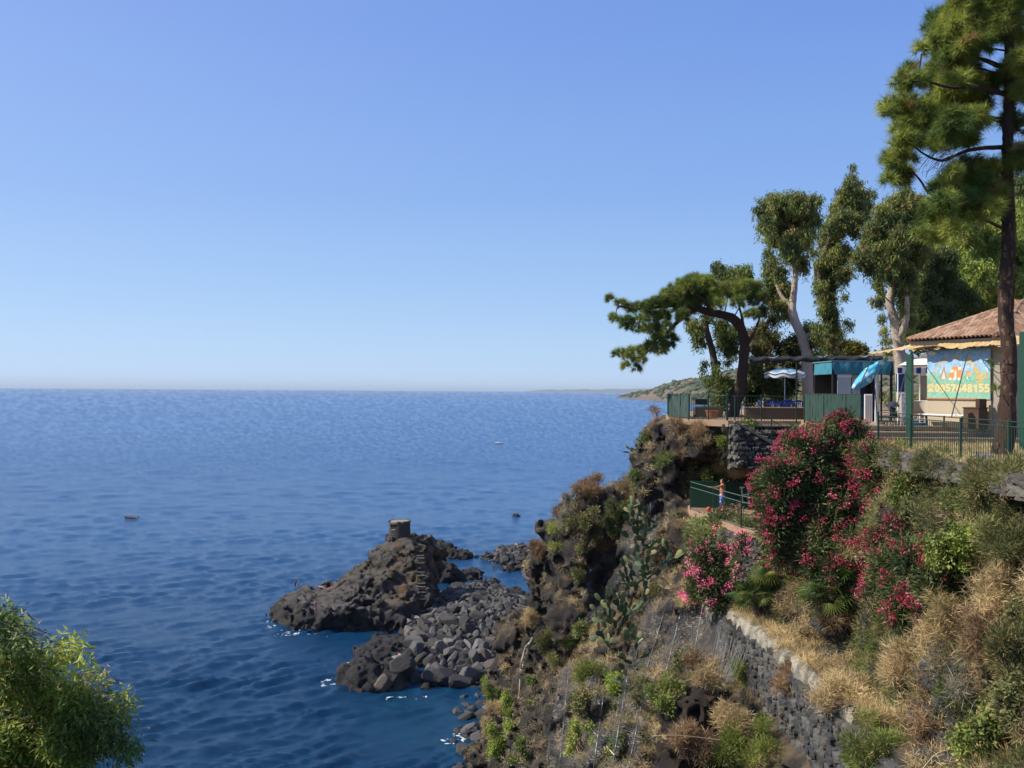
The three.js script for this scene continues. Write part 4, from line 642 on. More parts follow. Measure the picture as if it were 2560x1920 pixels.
{ // things along the bar
  let t = thing('bench', 'white plank bench along the wall under the painted sign', 'bench', bAt(1.05, 0.45, TY), bTurn);
  part('seat', box(2.0, 0.05, 0.3, 0, 0.46, 0, 0.01), M.white, t); for (const x of [-0.75, 0.0, 0.75]) part('leg', box(0.05, 0.44, 0.05, x, 0.22, 0), M.dark, t);
  t = thing('masonry_counter', 'dark brown masonry block standing at the end of the bench', 'counter', bAt(2.3, 0.42, TY), bTurn);
  part('block', box(0.62, 0.72, 0.5, 0, 0.36, 0, 0.02), M.brown, t); part('slab', box(0.66, 0.05, 0.54, 0, 0.745, 0, 0.01), M.brown, t); part('upstand', box(0.16, 0.3, 0.4, 0.22, 0.92, 0, 0.01), M.brown, t);
  t = thing('garden_armchair', 'rounded white wire armchair with a brown cushion left of the bench', 'chair', P(2303, 1049, 36.0).setY(TY), bTurn + 0.3);
  part('seat', box(0.5, 0.1, 0.48, 0, 0.42, 0, 0.04), grainy([0.22, 0.10, 0.06], 0.9, 2, 0.01), t); const bk = new THREE.CylinderGeometry(0.34, 0.30, 0.5, 18, 1, true, Math.PI * 0.55, Math.PI * 0.9 + 0.7).translate(0, 0.7, 0.02); part('backrest', bk, std([0.4, 0.35, 0.28], 0.8, { side: THREE.DoubleSide }), t);
  part('back_rim', new THREE.TorusGeometry(0.34, 0.02, 6, 20, Math.PI * 1.2).rotateX(Math.PI / 2).rotateY(Math.PI * 1.1).translate(0, 0.95, 0.02), M.white, t); for (const [a, b] of [[-0.2, -0.2], [0.2, -0.2], [-0.2, 0.2], [0.2, 0.2]]) part('leg', bar(V(a, 0.4, b), V(a * 1.2, 0, b * 1.2), 0.014), M.white, t);
  t = thing('stroller', 'folded dark baby stroller standing left of the green post', 'stroller', P(2236, 1057, 35.4).setY(TY), 0.6);
  part('seat', box(0.3, 0.42, 0.12, 0, 0.5, -0.03, 0.05, -0.3), std([0.02, 0.022, 0.035], 0.9), t); part('hood', new THREE.SphereGeometry(0.22, 12, 8, 0, 6.3, 0, 1.5).translate(0, 0.72, -0.05), std([0.02, 0.025, 0.06], 0.9, { side: THREE.DoubleSide }), t);
  for (const s of [-1, 1]) { part('frame', merge([bar(V(s * 0.2, 0.08, 0.25), V(s * 0.18, 0.95, -0.3), 0.013), bar(V(s * 0.2, 0.08, -0.22), V(s * 0.18, 0.6, 0.02), 0.013)]), M.dark, t); for (const z of [0.25, -0.22]) part('wheel', new THREE.TorusGeometry(0.075, 0.022, 6, 14).rotateY(Math.PI / 2).translate(s * 0.2, 0.09, z), M.dark, t); }
  t = thing('beach_towel', 'pale patterned towel hanging on a stand beside the green post', 'towel', P(2260, 1058, 35).setY(TY), 0.5);
  { const g = new THREE.PlaneGeometry(0.26, 1.1, 6, 12), p = g.attributes.position, col = []; for (let i = 0; i < p.count; i++) { p.setZ(i, 0.04 * n3(p.getX(i) * 6, p.getY(i) * 1.5, 1)); const k = n3(p.getX(i) * 9, p.getY(i) * 7, 4) > 0.15; col.push(...(k ? [0.15, 0.25, 0.5] : [0.62, 0.6, 0.62])); } g.setAttribute('color', new THREE.Float32BufferAttribute(col, 3)); g.computeVertexNormals(); part('cloth', g.translate(0, 0.68, 0), new THREE.MeshStandardMaterial({ vertexColors: true, roughness: 0.9, side: THREE.DoubleSide }), t); part('stand', merge([bar(V(-0.16, 0, 0), V(-0.16, 1.25, 0), 0.012), bar(V(0.16, 0, 0), V(0.16, 1.25, 0), 0.012), bar(V(-0.16, 1.24, 0), V(0.16, 1.24, 0), 0.012)]), M.white, t); }
  t = thing('basin', 'flat blue plastic basin on the paving right of the green post', 'basin', P(2294, 1052, 35.4).setY(TY)); part('bowl', new THREE.LatheGeometry([[0, 0.01], [0.26, 0.01], [0.31, 0.11], [0.33, 0.115], [0.33, 0.13], [0.3, 0.13], [0.25, 0.03], [0, 0.03]].map((q) => new THREE.Vector2(...q)), 24), std([0.02, 0.16, 0.42], 0.4), t);
  t = thing('tray', 'broken white plastic tray lying on the lawn edge behind the fence', 'tray', Py(2456, 1146, 43.27), 0.4); part('bottom', box(0.42, 0.03, 0.22, 0, 0.03, 0, 0.01), M.white, t); for (const s of [-1, 1]) part('rim', box(0.42, 0.09, 0.02, 0, 0.07, s * 0.11, 0.005, s * 0.3), M.white, t); part('stain', box(0.2, 0.012, 0.15, 0.08, 0.052, 0, 0.004), M.dark, t);
}
{ // kiosk with blue awning cloth
  const x0 = 13.75, x1 = 16.4, d = 39.8, t = thing('kiosk', 'kiosk with a turquoise cloth valance and a white roller shutter', 'kiosk', [0, 0, 0]);
  const cloth = (w, h, seed) => { const g = new THREE.PlaneGeometry(w, h, 30, 6), p = g.attributes.position; for (let i = 0; i < p.count; i++) p.setZ(i, 0.035 * n3(p.getX(i) * 1.6, p.getY(i) * 1.2, seed) + 0.02 * n3(p.getX(i) * 5, 0, seed)); g.computeVertexNormals(); return g; };
  const teal = grainy([0.035, 0.20, 0.27], 0.8, 1, 0.01, { side: THREE.DoubleSide });
  part('valance', cloth(x1 - x0, 0.52, 2).translate((x0 + x1) / 2, 46.02, -d), teal, t); part('side_valance', cloth(2.4, 0.5, 4).rotateY(-Math.PI / 2).translate(x0 - 0.02, 46.02, -d - 1.2), teal, t); part('roof', box(x1 - x0 + 0.1, 0.05, 2.5, (x0 + x1) / 2, 46.32, -d - 1.25), std([0.10, 0.2, 0.24], 0.8), t);
  part('back_wall', box(x1 - x0, 2.5, 0.06, (x0 + x1) / 2, 44.97, -d - 2.4), M.dark, t);
  const sh = part('shutter', box(0.58, 0.92, 0.04, x0 + 0.55, 45.2, -d - 0.12), std([0.42, 0.47, 0.5], 0.5), t); for (let k = 0; k < 12; k++) part('slat', box(0.56, 0.06, 0.03, x0 + 0.55, 44.79 + k * 0.075, -d - 0.085, 0.012), std([0.5, 0.56, 0.6], 0.5), sh);
  part('shutter_box', box(0.62, 0.16, 0.1, x0 + 0.55, 45.71, -d - 0.1), M.white, t); part('counter_front', box(1.1, 1.0, 0.05, x0 + 0.75, 44.22, -d - 0.1), std([0.3, 0.33, 0.33], 0.8), t); part('wall_panel', box(0.36, 2.0, 0.05, x0 + 1.06, 44.75, -d - 0.14), grainy([0.42, 0.37, 0.33], 0.9, 1, 0.005), t);
  for (const [x, z, m] of [[x0 + 0.05, 0.05, M.dark], [x0 + 0.2, 0.35, M.dark], [x1 - 0.75, 0.05, M.white], [x1 - 0.1, 0.05, M.dark], [x1 - 0.4, 1.2, M.dark], [x1 - 0.1, 2.3, M.dark]]) part('post', box(0.09, 2.6, 0.09, x, 45.0, -d - z, 0.006), m, t);
  const cur = part('curtain', cloth(0.5, 1.9, 6).translate(x1 - 1.3, 44.85, -d - 0.5), std([0.01, 0.03, 0.11], 0.9, { side: THREE.DoubleSide }), t);
  const u = thing('slatted_panel', 'white slatted panel standing in front of the kiosk', 'panel', P(2171, 1051, 38.4).setY(TY)); part('frame', box(0.34, 1.2, 0.04, 0, 0.6, -0.02), M.white, u); for (let k = 0; k < 4; k++) part('slat', box(0.07, 1.14, 0.03, -0.12 + k * 0.08, 0.6, 0.012, 0.008), M.white, u);
  // folded turquoise parasol
  const f = thing('folded_parasol', 'folded turquoise parasol leaning across the front of the kiosk', 'parasol', P(2195, 1052, 37.2).setY(TY)), q = (sx, sy) => P(sx, sy, 37).sub(f.position);
  part('pole', bar(V(0, 0, 0), q(2183, 925), 0.022, 8), std([0.03, 0.12, 0.35], 0.4), f); const pts = [q(2131, 973), q(2150, 957), q(2178, 930), q(2202, 908), q(2221, 896)];
  const cg = limb(pts, [0.07, 0.19, 0.25, 0.21, 0.14, 0.02], 22, 0.25, 40, 5), cp = cg.attributes.position, cc = []; for (let i = 0; i < cp.count; i++) { const k = n3(cp.getX(i) * 3, cp.getY(i) * 3, cp.getZ(i) * 3 + 4); cc.push(...(k > 0.42 ? [0.6, 0.66, 0.7] : [0.06, 0.36, 0.58])); } cg.setAttribute('color', new THREE.Float32BufferAttribute(cc, 3)); part('canopy', cg, new THREE.MeshStandardMaterial({ vertexColors: true, roughness: 0.6, side: THREE.DoubleSide }), f);
  part('base', cyl(0.26, 0.24, 0.08, 0, 0.04, 0, 20), M.concrete, f);
}
{ // open parasol, garden chairs, table
  const c = P(1962, 932, 46), t = thing('open_parasol', 'open blue and white parasol above the blue garden chairs', 'parasol', [c.x, TY, c.z]);
  const g = new THREE.ConeGeometry(0.98, 0.36, 32, 4, true), p = g.attributes.position, col = []; for (let i = 0; i < p.count; i++) { const a = Math.atan2(p.getZ(i), p.getX(i)), r = Math.hypot(p.getX(i), p.getZ(i)); p.setY(i, p.getY(i) - 0.05 * Math.cos(a * 8) * r * r + 0.10 * Math.sin(r * 2.4)); const w = n3(a * 1.2 + 3, r * 3, 2); col.push(...(r > 0.93 ? [0.6, 0.66, 0.7] : w > 0.05 ? [0.5, 0.62, 0.7] : [0.02, 0.24, 0.5])); }
  g.setAttribute('color', new THREE.Float32BufferAttribute(col, 3)); g.computeVertexNormals(); part('canopy', g.translate(0, 2.28, 0), new THREE.MeshPhysicalMaterial({ vertexColors: true, roughness: 0.7, transmission: 0.25, thickness: 0, side: THREE.DoubleSide }), t);
  const vg = new THREE.CylinderGeometry(0.98, 0.98, 0.12, 48, 1, true), vp = vg.attributes.position; for (let i = 0; i < vp.count; i++) vp.setY(i, vp.getY(i) - 0.05 * Math.cos(Math.atan2(vp.getZ(i), vp.getX(i)) * 8)); part('valance', vg.translate(0, 2.05, 0), new THREE.MeshPhysicalMaterial({ color: lin(0.6, 0.66, 0.7), roughness: 0.7, transmission: 0.2, thickness: 0, side: THREE.DoubleSide }), t);
  part('pole', cyl(0.022, 0.022, 2.5, 0, 1.25, 0), M.white, t); part('base', cyl(0.3, 0.26, 0.1, 0, 0.05, 0, 20), M.concrete, t);
  for (let k = 0; k < 8; k++) { const a = (k / 8) * 6.283; part('rib', bar(V(0, 2.4, 0), V(Math.cos(a) * 0.95, 2.1, Math.sin(a) * 0.95), 0.007), M.steel, t); }
  const mk = (name, label, group) => {
    const o = thing(name, label, 'chair', [0, 0, 0], 0, group);
    part('seat', box(0.46, 0.04, 0.44, 0, 0.43, 0, 0.015), M.bluePlastic, o);
    const bs = new THREE.Shape(); bs.moveTo(-0.23, 0); bs.lineTo(0.23, 0); bs.lineTo(0.25, 0.32); bs.quadraticCurveTo(0.2, 0.46, 0, 0.47); bs.quadraticCurveTo(-0.2, 0.46, -0.25, 0.32); for (let k = 0; k < 4; k++) { const h = new THREE.Path(), x = -0.165 + k * 0.09; h.moveTo(x, 0.08); h.lineTo(x + 0.045, 0.08); h.lineTo(x + 0.045, 0.36); h.lineTo(x, 0.36); bs.holes.push(h); }
    part('backrest', place(new THREE.ExtrudeGeometry(bs, { depth: 0.025, bevelEnabled: false }), 0, 0.43, -0.21, -0.18), M.bluePlastic, o);
    for (const s of [-1, 1]) { part('armrest', merge([bar(V(s * 0.26, 0.66, -0.24), V(s * 0.26, 0.65, 0.2), 0.025), bar(V(s * 0.26, 0.65, 0.2), V(s * 0.24, 0.42, 0.2), 0.022)]), M.bluePlastic, o); for (const z of [-1, 1]) part('leg', bar(V(s * 0.2, 0.43, z * 0.19), V(s * 0.25, 0, z * 0.25), 0.026, 6, 0.02), M.bluePlastic, o); }
    return o;
  };
  const spots = [[12.3, 45.2, 1.5, 'blue plastic armchair at the left end of the table, seen from the side'], [13.05, 44.6, 3.3, 'blue plastic armchair under the parasol, second from the left with its back turned'], [13.75, 44.6, 2.9, 'blue plastic armchair nearest the pale eucalyptus trunk'], [13.0, 46.0, 0.1, 'blue plastic armchair on the far side of the table, left'], [13.8, 46.1, -0.2, 'blue plastic armchair on the far side of the table, right']], first = mk('garden_chair', spots[0][3]);
  spots.forEach(([x, d, a, l], i) => { const o = i ? first.clone() : first; if (i) { o.name = numbered('garden_chair'); o.userData = { ...first.userData }; scene.add(o); } o.position.set(x, TY, -d); o.rotation.y = a; o.userData.label = l; o.userData.group = 'garden chairs round the terrace table'; });
  const tb = thing('garden_table', 'blue plastic table under the open parasol', 'table', [13.2, TY, -45.3]); part('tabletop', box(1.2, 0.04, 0.8, 0, 0.71, 0, 0.015), M.bluePlastic, tb); for (const [a, b] of [[-1, -1], [1, -1], [-1, 1], [1, 1]]) part('leg', bar(V(a * 0.5, 0.7, b * 0.32), V(a * 0.54, 0, b * 0.35), 0.025), M.steel, tb);
  // low walls and pots
  const w = thing('low_wall', 'long low brown rendered wall in front of the garden chairs', 'wall'); part('body', box(3.3, 0.52, 0.3, 12.45, TY + 0.25, -43, 0.02), grainy([0.12, 0.075, 0.05], 0.95, 1, 0.03), w); part('cap', box(3.36, 0.05, 0.36, 12.45, TY + 0.535, -43, 0.015), grainy([0.3, 0.22, 0.16], 0.95, 1, 0.01), w);
  const w2 = thing('planter_wall', 'low brown planter wall behind the terracotta pot', 'planter'); part('body', box(1.35, 0.5, 0.5, 9.55, TY + 0.25, -45.2, 0.02), grainy([0.10, 0.06, 0.04], 0.95, 1, 0.03), w2); part('soil', box(1.2, 0.04, 0.36, 9.55, TY + 0.51, -45.2), M.dark, w2);
  const pot = thing('plant_pot', 'rectangular terracotta pot standing at the front of the terrace', 'pot', P(1780, 1049, 43.2).setY(TY)); { const g = new THREE.CylinderGeometry(0.36, 0.29, 0.34, 4).rotateY(Math.PI / 4).scale(1, 1, 0.7); part('pot_body', g.translate(0, 0.18, 0), M.terracotta, pot); part('rim', box(0.55, 0.06, 0.4, 0, 0.36, 0, 0.01), M.terracotta, pot); part('soil', box(0.46, 0.02, 0.3, 0, 0.395, 0), M.dark, pot); }
  const bq = thing('barbecue', 'dark barbecue tray on legs at the left end of the terrace', 'barbecue', P(1752, 1040, 46.2).setY(TY)); part('tray', box(0.55, 0.28, 0.35, 0, 0.75, 0, 0.03), M.dark, bq); part('side_shelf', box(0.03, 0.32, 0.34, 0.3, 0.76, 0), M.steel, bq); for (const [a, b] of [[-1, -1], [1, -1], [-1, 1], [1, 1]]) part('leg', bar(V(a * 0.22, 0.65, b * 0.13), V(a * 0.26, 0, b * 0.16), 0.015), M.steel, bq);
  // rolled-up shade net between the trees
  const sn = thing('shade_net', 'dark shade net gathered along a beam between the trees above the terrace', 'net'), A = P(1872, 895, 43.4), B = P(2206, 891, 41.5);
  part('beam', beam(A, B, 0.07, 0.07), M.dark, sn); part('net_roll', limb(Array.from({ length: 15 }, (_, i) => A.clone().lerp(B, i / 14).add(V(0, -0.06 - 0.06 * Math.abs(Math.sin(i * 1.57)), 0.05))), [0.09, 0.13, 0.12, 0.14, 0.12, 0.13, 0.11], 10, 0.35, 90), M.darkCloth, sn);
  for (const k of [0.18, 0.55, 0.86]) { const p = A.clone().lerp(B, k); part('tie', limb([p.clone().add(V(-0.2, 0.02, 0.16)), p.clone().add(V(0.02, -0.02, 0.19)), p.clone().add(V(0.28, 0.1, 0.14))], [0.012, 0.03, 0.01], 6, 0.3), std([0.35, 0.4, 0.45], 0.6), sn); }
  for (const q of [B, A.clone().lerp(B, 0.5).add(V(0, 0, -2.5))]) part('post', bar(V(q.x, TY, q.z - 0.1), V(q.x, q.y, q.z - 0.1), 0.04, 8), M.dark, sn);
  // striped gazebo
  const ga = thing('gazebo', 'white topped gazebo with a blue and white striped edge behind the green post', 'gazebo'), x0 = 16.05, x1 = 18.2, dd = 38.6, bl = std([0.01, 0.045, 0.25], 0.8), N = 11;
  for (let k = 0; k < N; k++) part('stripe', box((x1 - x0) / N - 0.004, 0.24, 0.03, x0 + ((k + 0.5) * (x1 - x0)) / N, 45.92, -dd, 0.008), k % 2 ? M.white : bl, ga);
  part('roof', new THREE.SphereGeometry(1.3, 24, 8, 0, 6.3, 0, 0.9).scale(1.02, 0.6, 0.95).translate(17.6, 45.68, -dd - 0.95), M.white, ga); for (const [x, z] of [[x0 + 0.04, 0], [x0 + 0.95, 0.02], [x1, 0], [x0, -2], [x1, -2]]) part('post', bar(V(x, TY, -dd + z - 0.05), V(x, 45.85, -dd + z - 0.05), 0.03, 8), M.white, ga);
  part('curtain', box(0.36, 0.75, 0.05, x0 + 0.2, 45.4, -dd - 0.2, 0.02), std([0.01, 0.05, 0.2], 0.9), ga); part('side_panel', box(1.1, 1.75, 0.05, x0 + 1.5, 44.85, -dd - 0.12, 0.01), grainy([0.33, 0.29, 0.24], 0.9, 1, 0.005), ga);
}
// ---------------------------------------------------------------- foliage: sprays of leaves put many times through the volume of a crown
function sprayGeo(n, len, wid, R, spread, o = {}) {  // n leaves round a point; each a folded diamond
  const pos = [], nor = [], idx = []; const v = V(0, 0, 0);
  for (let i = 0; i < n; i++) {
    const base = V((R() - 0.5) * 2, (R() - 0.5) * 2, (R() - 0.5) * 2); while (base.length() > 1) base.set((R() - 0.5) * 2, (R() - 0.5) * 2, (R() - 0.5) * 2); base.multiplyScalar(spread);
    let dir = o.radial ? base.clone().normalize() : V(R() - 0.5, R() - 0.5, R() - 0.5).normalize();
    if (o.droop) dir.add(V(0, -o.droop, 0)).normalize(); if (o.up) dir.add(V(0, o.up, 0)).normalize();
    if (o.fromCentre) base.multiplyScalar(0.15);
    const side = V().crossVectors(dir, V(R() - 0.5, R() - 0.5, R() - 0.5)).normalize(), nrm = V().crossVectors(dir, side).normalize(), L = len * (0.7 + R() * 0.6), w = wid * (0.75 + R() * 0.5), b = pos.length / 3;
    const A = base, C = base.clone().addScaledVector(dir, L), Bm = base.clone().addScaledVector(dir, L * 0.45), B1 = Bm.clone().addScaledVector(side, w).addScaledVector(nrm, w * 0.25), B2 = Bm.clone().addScaledVector(side, -w).addScaledVector(nrm, w * 0.25);
    for (const q of [A, B1, C, B2]) { pos.push(q.x, q.y, q.z); nor.push(nrm.x, nrm.y, nrm.z); }
    idx.push(b, b + 1, b + 2, b, b + 2, b + 3);
  }
  const g = new THREE.BufferGeometry(); g.setAttribute('position', new THREE.Float32BufferAttribute(pos, 3)); g.setIndex(idx); g.computeVertexNormals(); return g;
}
function tuftGeo(n, len, wid, R, o = {}) {           // needles or blades from one point
  const pos = [], nor = [], idx = [];
  for (let i = 0; i < n; i++) {
    const a = R() * 6.283, c = lerp(o.lo ?? -0.35, 1, R()), s = Math.sqrt(1 - c * c), dir = V(Math.cos(a) * s, c, Math.sin(a) * s), side = V().crossVectors(dir, V(R() - 0.5, R() - 0.5, R() - 0.5)).normalize(), L = len * (0.7 + R() * 0.5), b = pos.length / 3, st = (o.stem ?? 0) * R();
    const A = V(0, st, 0), t = A.clone().addScaledVector(dir, L); if (o.bend) t.y -= L * o.bend * R();
    const fn = V().crossVectors(side, dir).normalize();
    for (const q of [A.clone().addScaledVector(side, wid), A.clone().addScaledVector(side, -wid), t]) { pos.push(q.x, q.y, q.z); nor.push(fn.x, fn.y, fn.z); }
    idx.push(b, b + 1, b + 2);
  }
  const g = new THREE.BufferGeometry(); g.setAttribute('position', new THREE.Float32BufferAttribute(pos, 3)); g.setIndex(idx); g.computeVertexNormals(); return g;
}
const LR = rng(900);
const G = {
  euca: sprayGeo(20, 0.21, 0.024, LR, 0.24, { droop: 1.1 }),
  eucaNear: sprayGeo(17, 0.092, 0.0125, LR, 0.16, { droop: 0.6 }),
  broad: sprayGeo(20, 0.14, 0.034, LR, 0.22),
  pine: tuftGeo(54, 0.27, 0.0085, LR, { lo: -0.1, stem: 0.12 }),
  pineNear: tuftGeo(64, 0.27, 0.006, LR, { lo: -0.25, stem: 0.14 }),
  olean: sprayGeo(22, 0.19, 0.020, LR, 0.17, { radial: true, up: 0.55 }),
  shrub: sprayGeo(26, 0.095, 0.019, LR, 0.15, { radial: true, up: 0.4 }),
  feather: sprayGeo(56, 0.13, 0.009, LR, 0.2, { radial: true, up: 0.7 }),
  straw: sprayGeo(46, 0.26, 0.0075, LR, 0.22, { up: 0.25 }),
  bramble: sprayGeo(24, 0.10, 0.03, LR, 0.2, { up: 0.2 }),
  blossom: sprayGeo(15, 0.055, 0.022, LR, 0.075, { radial: true }),
  twig: tuftGeo(14, 0.45, 0.011, LR, { lo: 0.1 }),
};
const leafy = leafMat(0.32, 0.7), needly = leafMat(0.2, 0.65), strawy = leafMat(0.25, 0.9);
// fills ellipsoids with copies of one spray; shell 0..1 says how far they keep to the outside
function foliage(parent, name, blobs, geo, mat, pal, R, o = {}) {
  const list = [];
  for (const b of blobs) {
    const n = Math.round(b.n ?? 1.35 * o.density * b.r.x * b.r.y * b.r.z * 4.19 + 6);
    for (let i = 0; i < n; i++) {
      const d = V(R() - 0.5, R() - 0.5, R() - 0.5).normalize(), k = Math.pow(R(), o.shell ?? 0.42), p = d.clone().multiply(b.r).multiplyScalar(k * (0.84 + 0.32 * n3(d.x * 2 + b.c.x, d.y * 2 + b.c.y, d.z * 2)));
      if (o.loose && R() < o.loose) p.multiplyScalar(1.05 + 0.3 * R()); if (o.hang && d.y < 0.35 && R() < 0.4) { p.y -= R() * R() * o.hang; }
      p.add(b.c); if (o.keep && !o.keep(p)) continue; list.push([p, d, b]);
    }
  }
  const m = shade(new THREE.InstancedMesh(geo, mat, list.length)), mt = new THREE.Matrix4(), q = new THREE.Quaternion(), q2 = new THREE.Quaternion(), up = V(0, 1, 0);
  list.forEach(([p, d, b], i) => {
    const s = (o.size ?? 1) * (0.75 + R() * 0.5);
    if (o.outward) { q.setFromUnitVectors(up, V(d.x + (R() - 0.5) * 0.7, d.y * 0.8 + o.outward, d.z + (R() - 0.5) * 0.7).normalize()); q.multiply(q2.setFromAxisAngle(up, R() * 6.283)); } else q.setFromEuler(new THREE.Euler((R() - 0.5) * (o.tilt ?? 0.9), R() * 6.283, (R() - 0.5) * (o.tilt ?? 0.9)));
    m.setMatrixAt(i, mt.compose(p.sub(parent.position), q, V(s, s, s)));
    const w = clamp(0.5 + 0.75 * n3(p.x * 0.7 + parent.position.x, p.y * 0.7 + 3, p.z * 0.7) + 0.35 * (R() - 0.5), 0, 1), c = pal.length === 2 ? mix3(pal[0], pal[1], w) : R() < (o.odd ?? 0.07) ? pal[2] : mix3(pal[0], pal[1], w), v = (o.gain ?? 1.6) * (0.8 + R() * 0.4);
    m.setColorAt(i, lin(c[0] * v, c[1] * v, c[2] * v));
  });
  m.name = name; parent.add(m); m.userData.kind = 'stuff'; return m;
}
// ellipsoids given as [view x, view y, radius in view pixels] at a distance
const blobsAt = (list, d, R, o = {}) => list.map(([sx, sy, r, q]) => { const dd = d + (q ?? (R() - 0.5) * (o.deep ?? 2.2)), m = (1.1 * r * dd) / FPX; return { c: P(sx, sy, dd), r: V(m, m * (o.flat ?? 1), m * (o.depth ?? 1.1)) }; });
const zoomed = (ox, oy, k) => (l) => l.map(([x, y, r, q]) => [ox + x / k, oy + y / k, (r ?? 0) / k, q]);
function tree(name, label, baseP, group) { return thing(name, label, 'tree', baseP, 0, group); }
function trunkOf(t, pts, rad, mat, o = {}) { const l = pts.map((p) => p.clone().sub(t.position)); return part(o.name ?? 'trunk', limb(l, rad, o.seg ?? 12, o.rough ?? 0.14, o.rings ?? 0, o.seed ?? 3), mat, t); }
function boughs(t, blobs, pts, mat, R, r0 = 0.05, every = 2) { const list = []; blobs.forEach((b, i) => { if (i % every) return; let best = pts[0]; for (const p of pts) if (p.distanceTo(b.c) < best.distanceTo(b.c) && p.y < b.c.y + 0.6) best = p; if (best.distanceTo(b.c) > 2.3) return; const mid = best.clone().lerp(b.c, 0.5).add(V((R() - 0.5) * 0.5, 0.25, (R() - 0.5) * 0.5)); list.push(limb([best, mid, b.c].map((p) => p.clone().sub(t.position)), [r0, r0 * 0.6, r0 * 0.2], 5, 0.1, 8, i)); }); if (list.length) part('boughs', merge(list), mat, t); }
const along = (pts, n) => { const c = new THREE.CatmullRomCurve3(pts, false, 'centripetal'); return c.getPoints(n); };
const EUC = [[0.055, 0.080, 0.026], [0.185, 0.205, 0.060], [0.28, 0.21, 0.075]];
{ // leaning pine at the tip of the headland
  const R = rng(71), z = zoomed(1490, 640, 3.949), D = 46.5, b0 = P(1834, 1043, D).setY(43.7), t = tree('leaning_pine', 'wind bent pine reaching out over the sea from the tip of the terrace', b0);
  const path = (l) => z(l.map(([x, y, q]) => [x, y, 0, q])).map(([x, y, , q]) => P(x, y, D + (q ?? 0)));
  const tp = path([[1355, 1600], [1375, 1480], [1425, 1300], [1450, 1100], [1465, 900], [1450, 760], [1390, 650], [1290, 590], [1150, 560], [1000, 520], [800, 480], [600, 500], [380, 520], [220, 490]]);
  trunkOf(t, tp, [0.31, 0.28, 0.26, 0.26, 0.25, 0.23, 0.24, 0.21, 0.18, 0.15, 0.11, 0.08, 0.05, 0.03], M.pineBark, { rings: 90, rough: 0.2 });
  part('limb', merge([[[[1000, 520], [850, 610, 0.3], [700, 760, 0.5], [560, 900, 0.6], [430, 1000, 0.7], [300, 1000, 0.8]], [0.13, 0.11, 0.09, 0.06, 0.04, 0.02]], [[[1450, 760], [1440, 600, 0.8], [1410, 480, 1.2], [1420, 420, 1.4]], [0.13, 0.09, 0.06, 0.04]], [[[1150, 560], [1050, 430, -0.5], [900, 330, -0.6]], [0.12, 0.08, 0.04]], [[[1470, 900], [1560, 760, -0.7], [1620, 600, -1]], [0.11, 0.08, 0.04]]].map(([l, r]) => limb(path(l).map((p) => p.sub(t.position)), r, 8, 0.2, 24, 4))), M.pineBark, t);
  const L = [[140, 440, 34], [120, 415, 22], [240, 480, 46], [330, 520, 55], [430, 520, 62], [540, 480, 72], [640, 460, 84], [700, 380, 60], [760, 400, 100], [880, 320, 105], [960, 250, 70], [1000, 290, 110], [1080, 250, 70], [900, 440, 105], [1040, 420, 95], [1160, 400, 90], [1280, 350, 100], [1400, 340, 105], [1520, 330, 105], [1600, 420, 90], [1620, 560, 70], [1540, 570, 60], [200, 620, 42], [160, 600, 26], [300, 640, 52], [420, 640, 62], [540, 600, 72], [660, 590, 76], [280, 695, 36], [330, 710, 30], [460, 720, 55], [580, 720, 66], [700, 700, 60], [620, 830, 76], [720, 830, 66], [540, 900, 66], [440, 940, 56], [340, 950, 48], [240, 960, 42], [200, 985, 28], [330, 1020, 48], [450, 1020, 44], [300, 1090, 36], [400, 1110, 38], [640, 930, 56], [740, 900, 36], [850, 590, 70], [980, 540, 50], [820, 510, 70], [1200, 480, 60], [1100, 330, 90], [1400, 460, 60]];
  const bl = blobsAt(z(L), D, R, { deep: 2.6, flat: 0.85, depth: 1.3 });
  foliage(t, 'crown', bl, G.pine, needly, [[0.065, 0.105, 0.026], [0.215, 0.240, 0.052], [0.14, 0.10, 0.05]], R, { density: 130, shell: 0.4, outward: 0.7, size: 0.92, loose: 0.12 });
  boughs(t, bl, along(tp.slice(5), 40), M.pineBark, R, 0.04, 2);
}
function euca(label, D, o) {
  const R = rng(o.seed), z = zoomed(...o.zoom), tp = o.trunk.map(([x, y, q]) => { const [[a, b]] = z([[x, y, 0]]); return P(a, b, D + (q ?? 0)); }); tp[0].y = Math.min(tp[0].y, 43.7);
  const t = tree('eucalyptus', label, tp[0].clone()); trunkOf(t, tp, o.rad, o.bark ?? M.paleBark, { rings: 60, rough: 0.16, seed: o.seed });
  (o.limbs ?? []).forEach(([l, r]) => trunkOf(t, l.map(([x, y, q]) => { const [[a, b]] = z([[x, y, 0]]); return P(a, b, D + (q ?? 0)); }), r, o.bark ?? M.paleBark, { name: 'limb', rings: 24, seed: 9 }));
  const bl = blobsAt(z(o.blobs), D, R, { deep: o.deep ?? 2.4, flat: 1.05, depth: 1.2 });
  foliage(t, 'crown', bl, G.euca, leafy, o.pal ?? EUC, R, { density: o.density ?? 74, shell: 0.5, tilt: 0.7, size: o.size ?? 0.95, odd: o.odd ?? 0.06, hang: 0.9, loose: 0.14 });
  boughs(t, bl, along(tp, 40), o.bark ?? M.greyBark, R, 0.045, 3); return t;
}
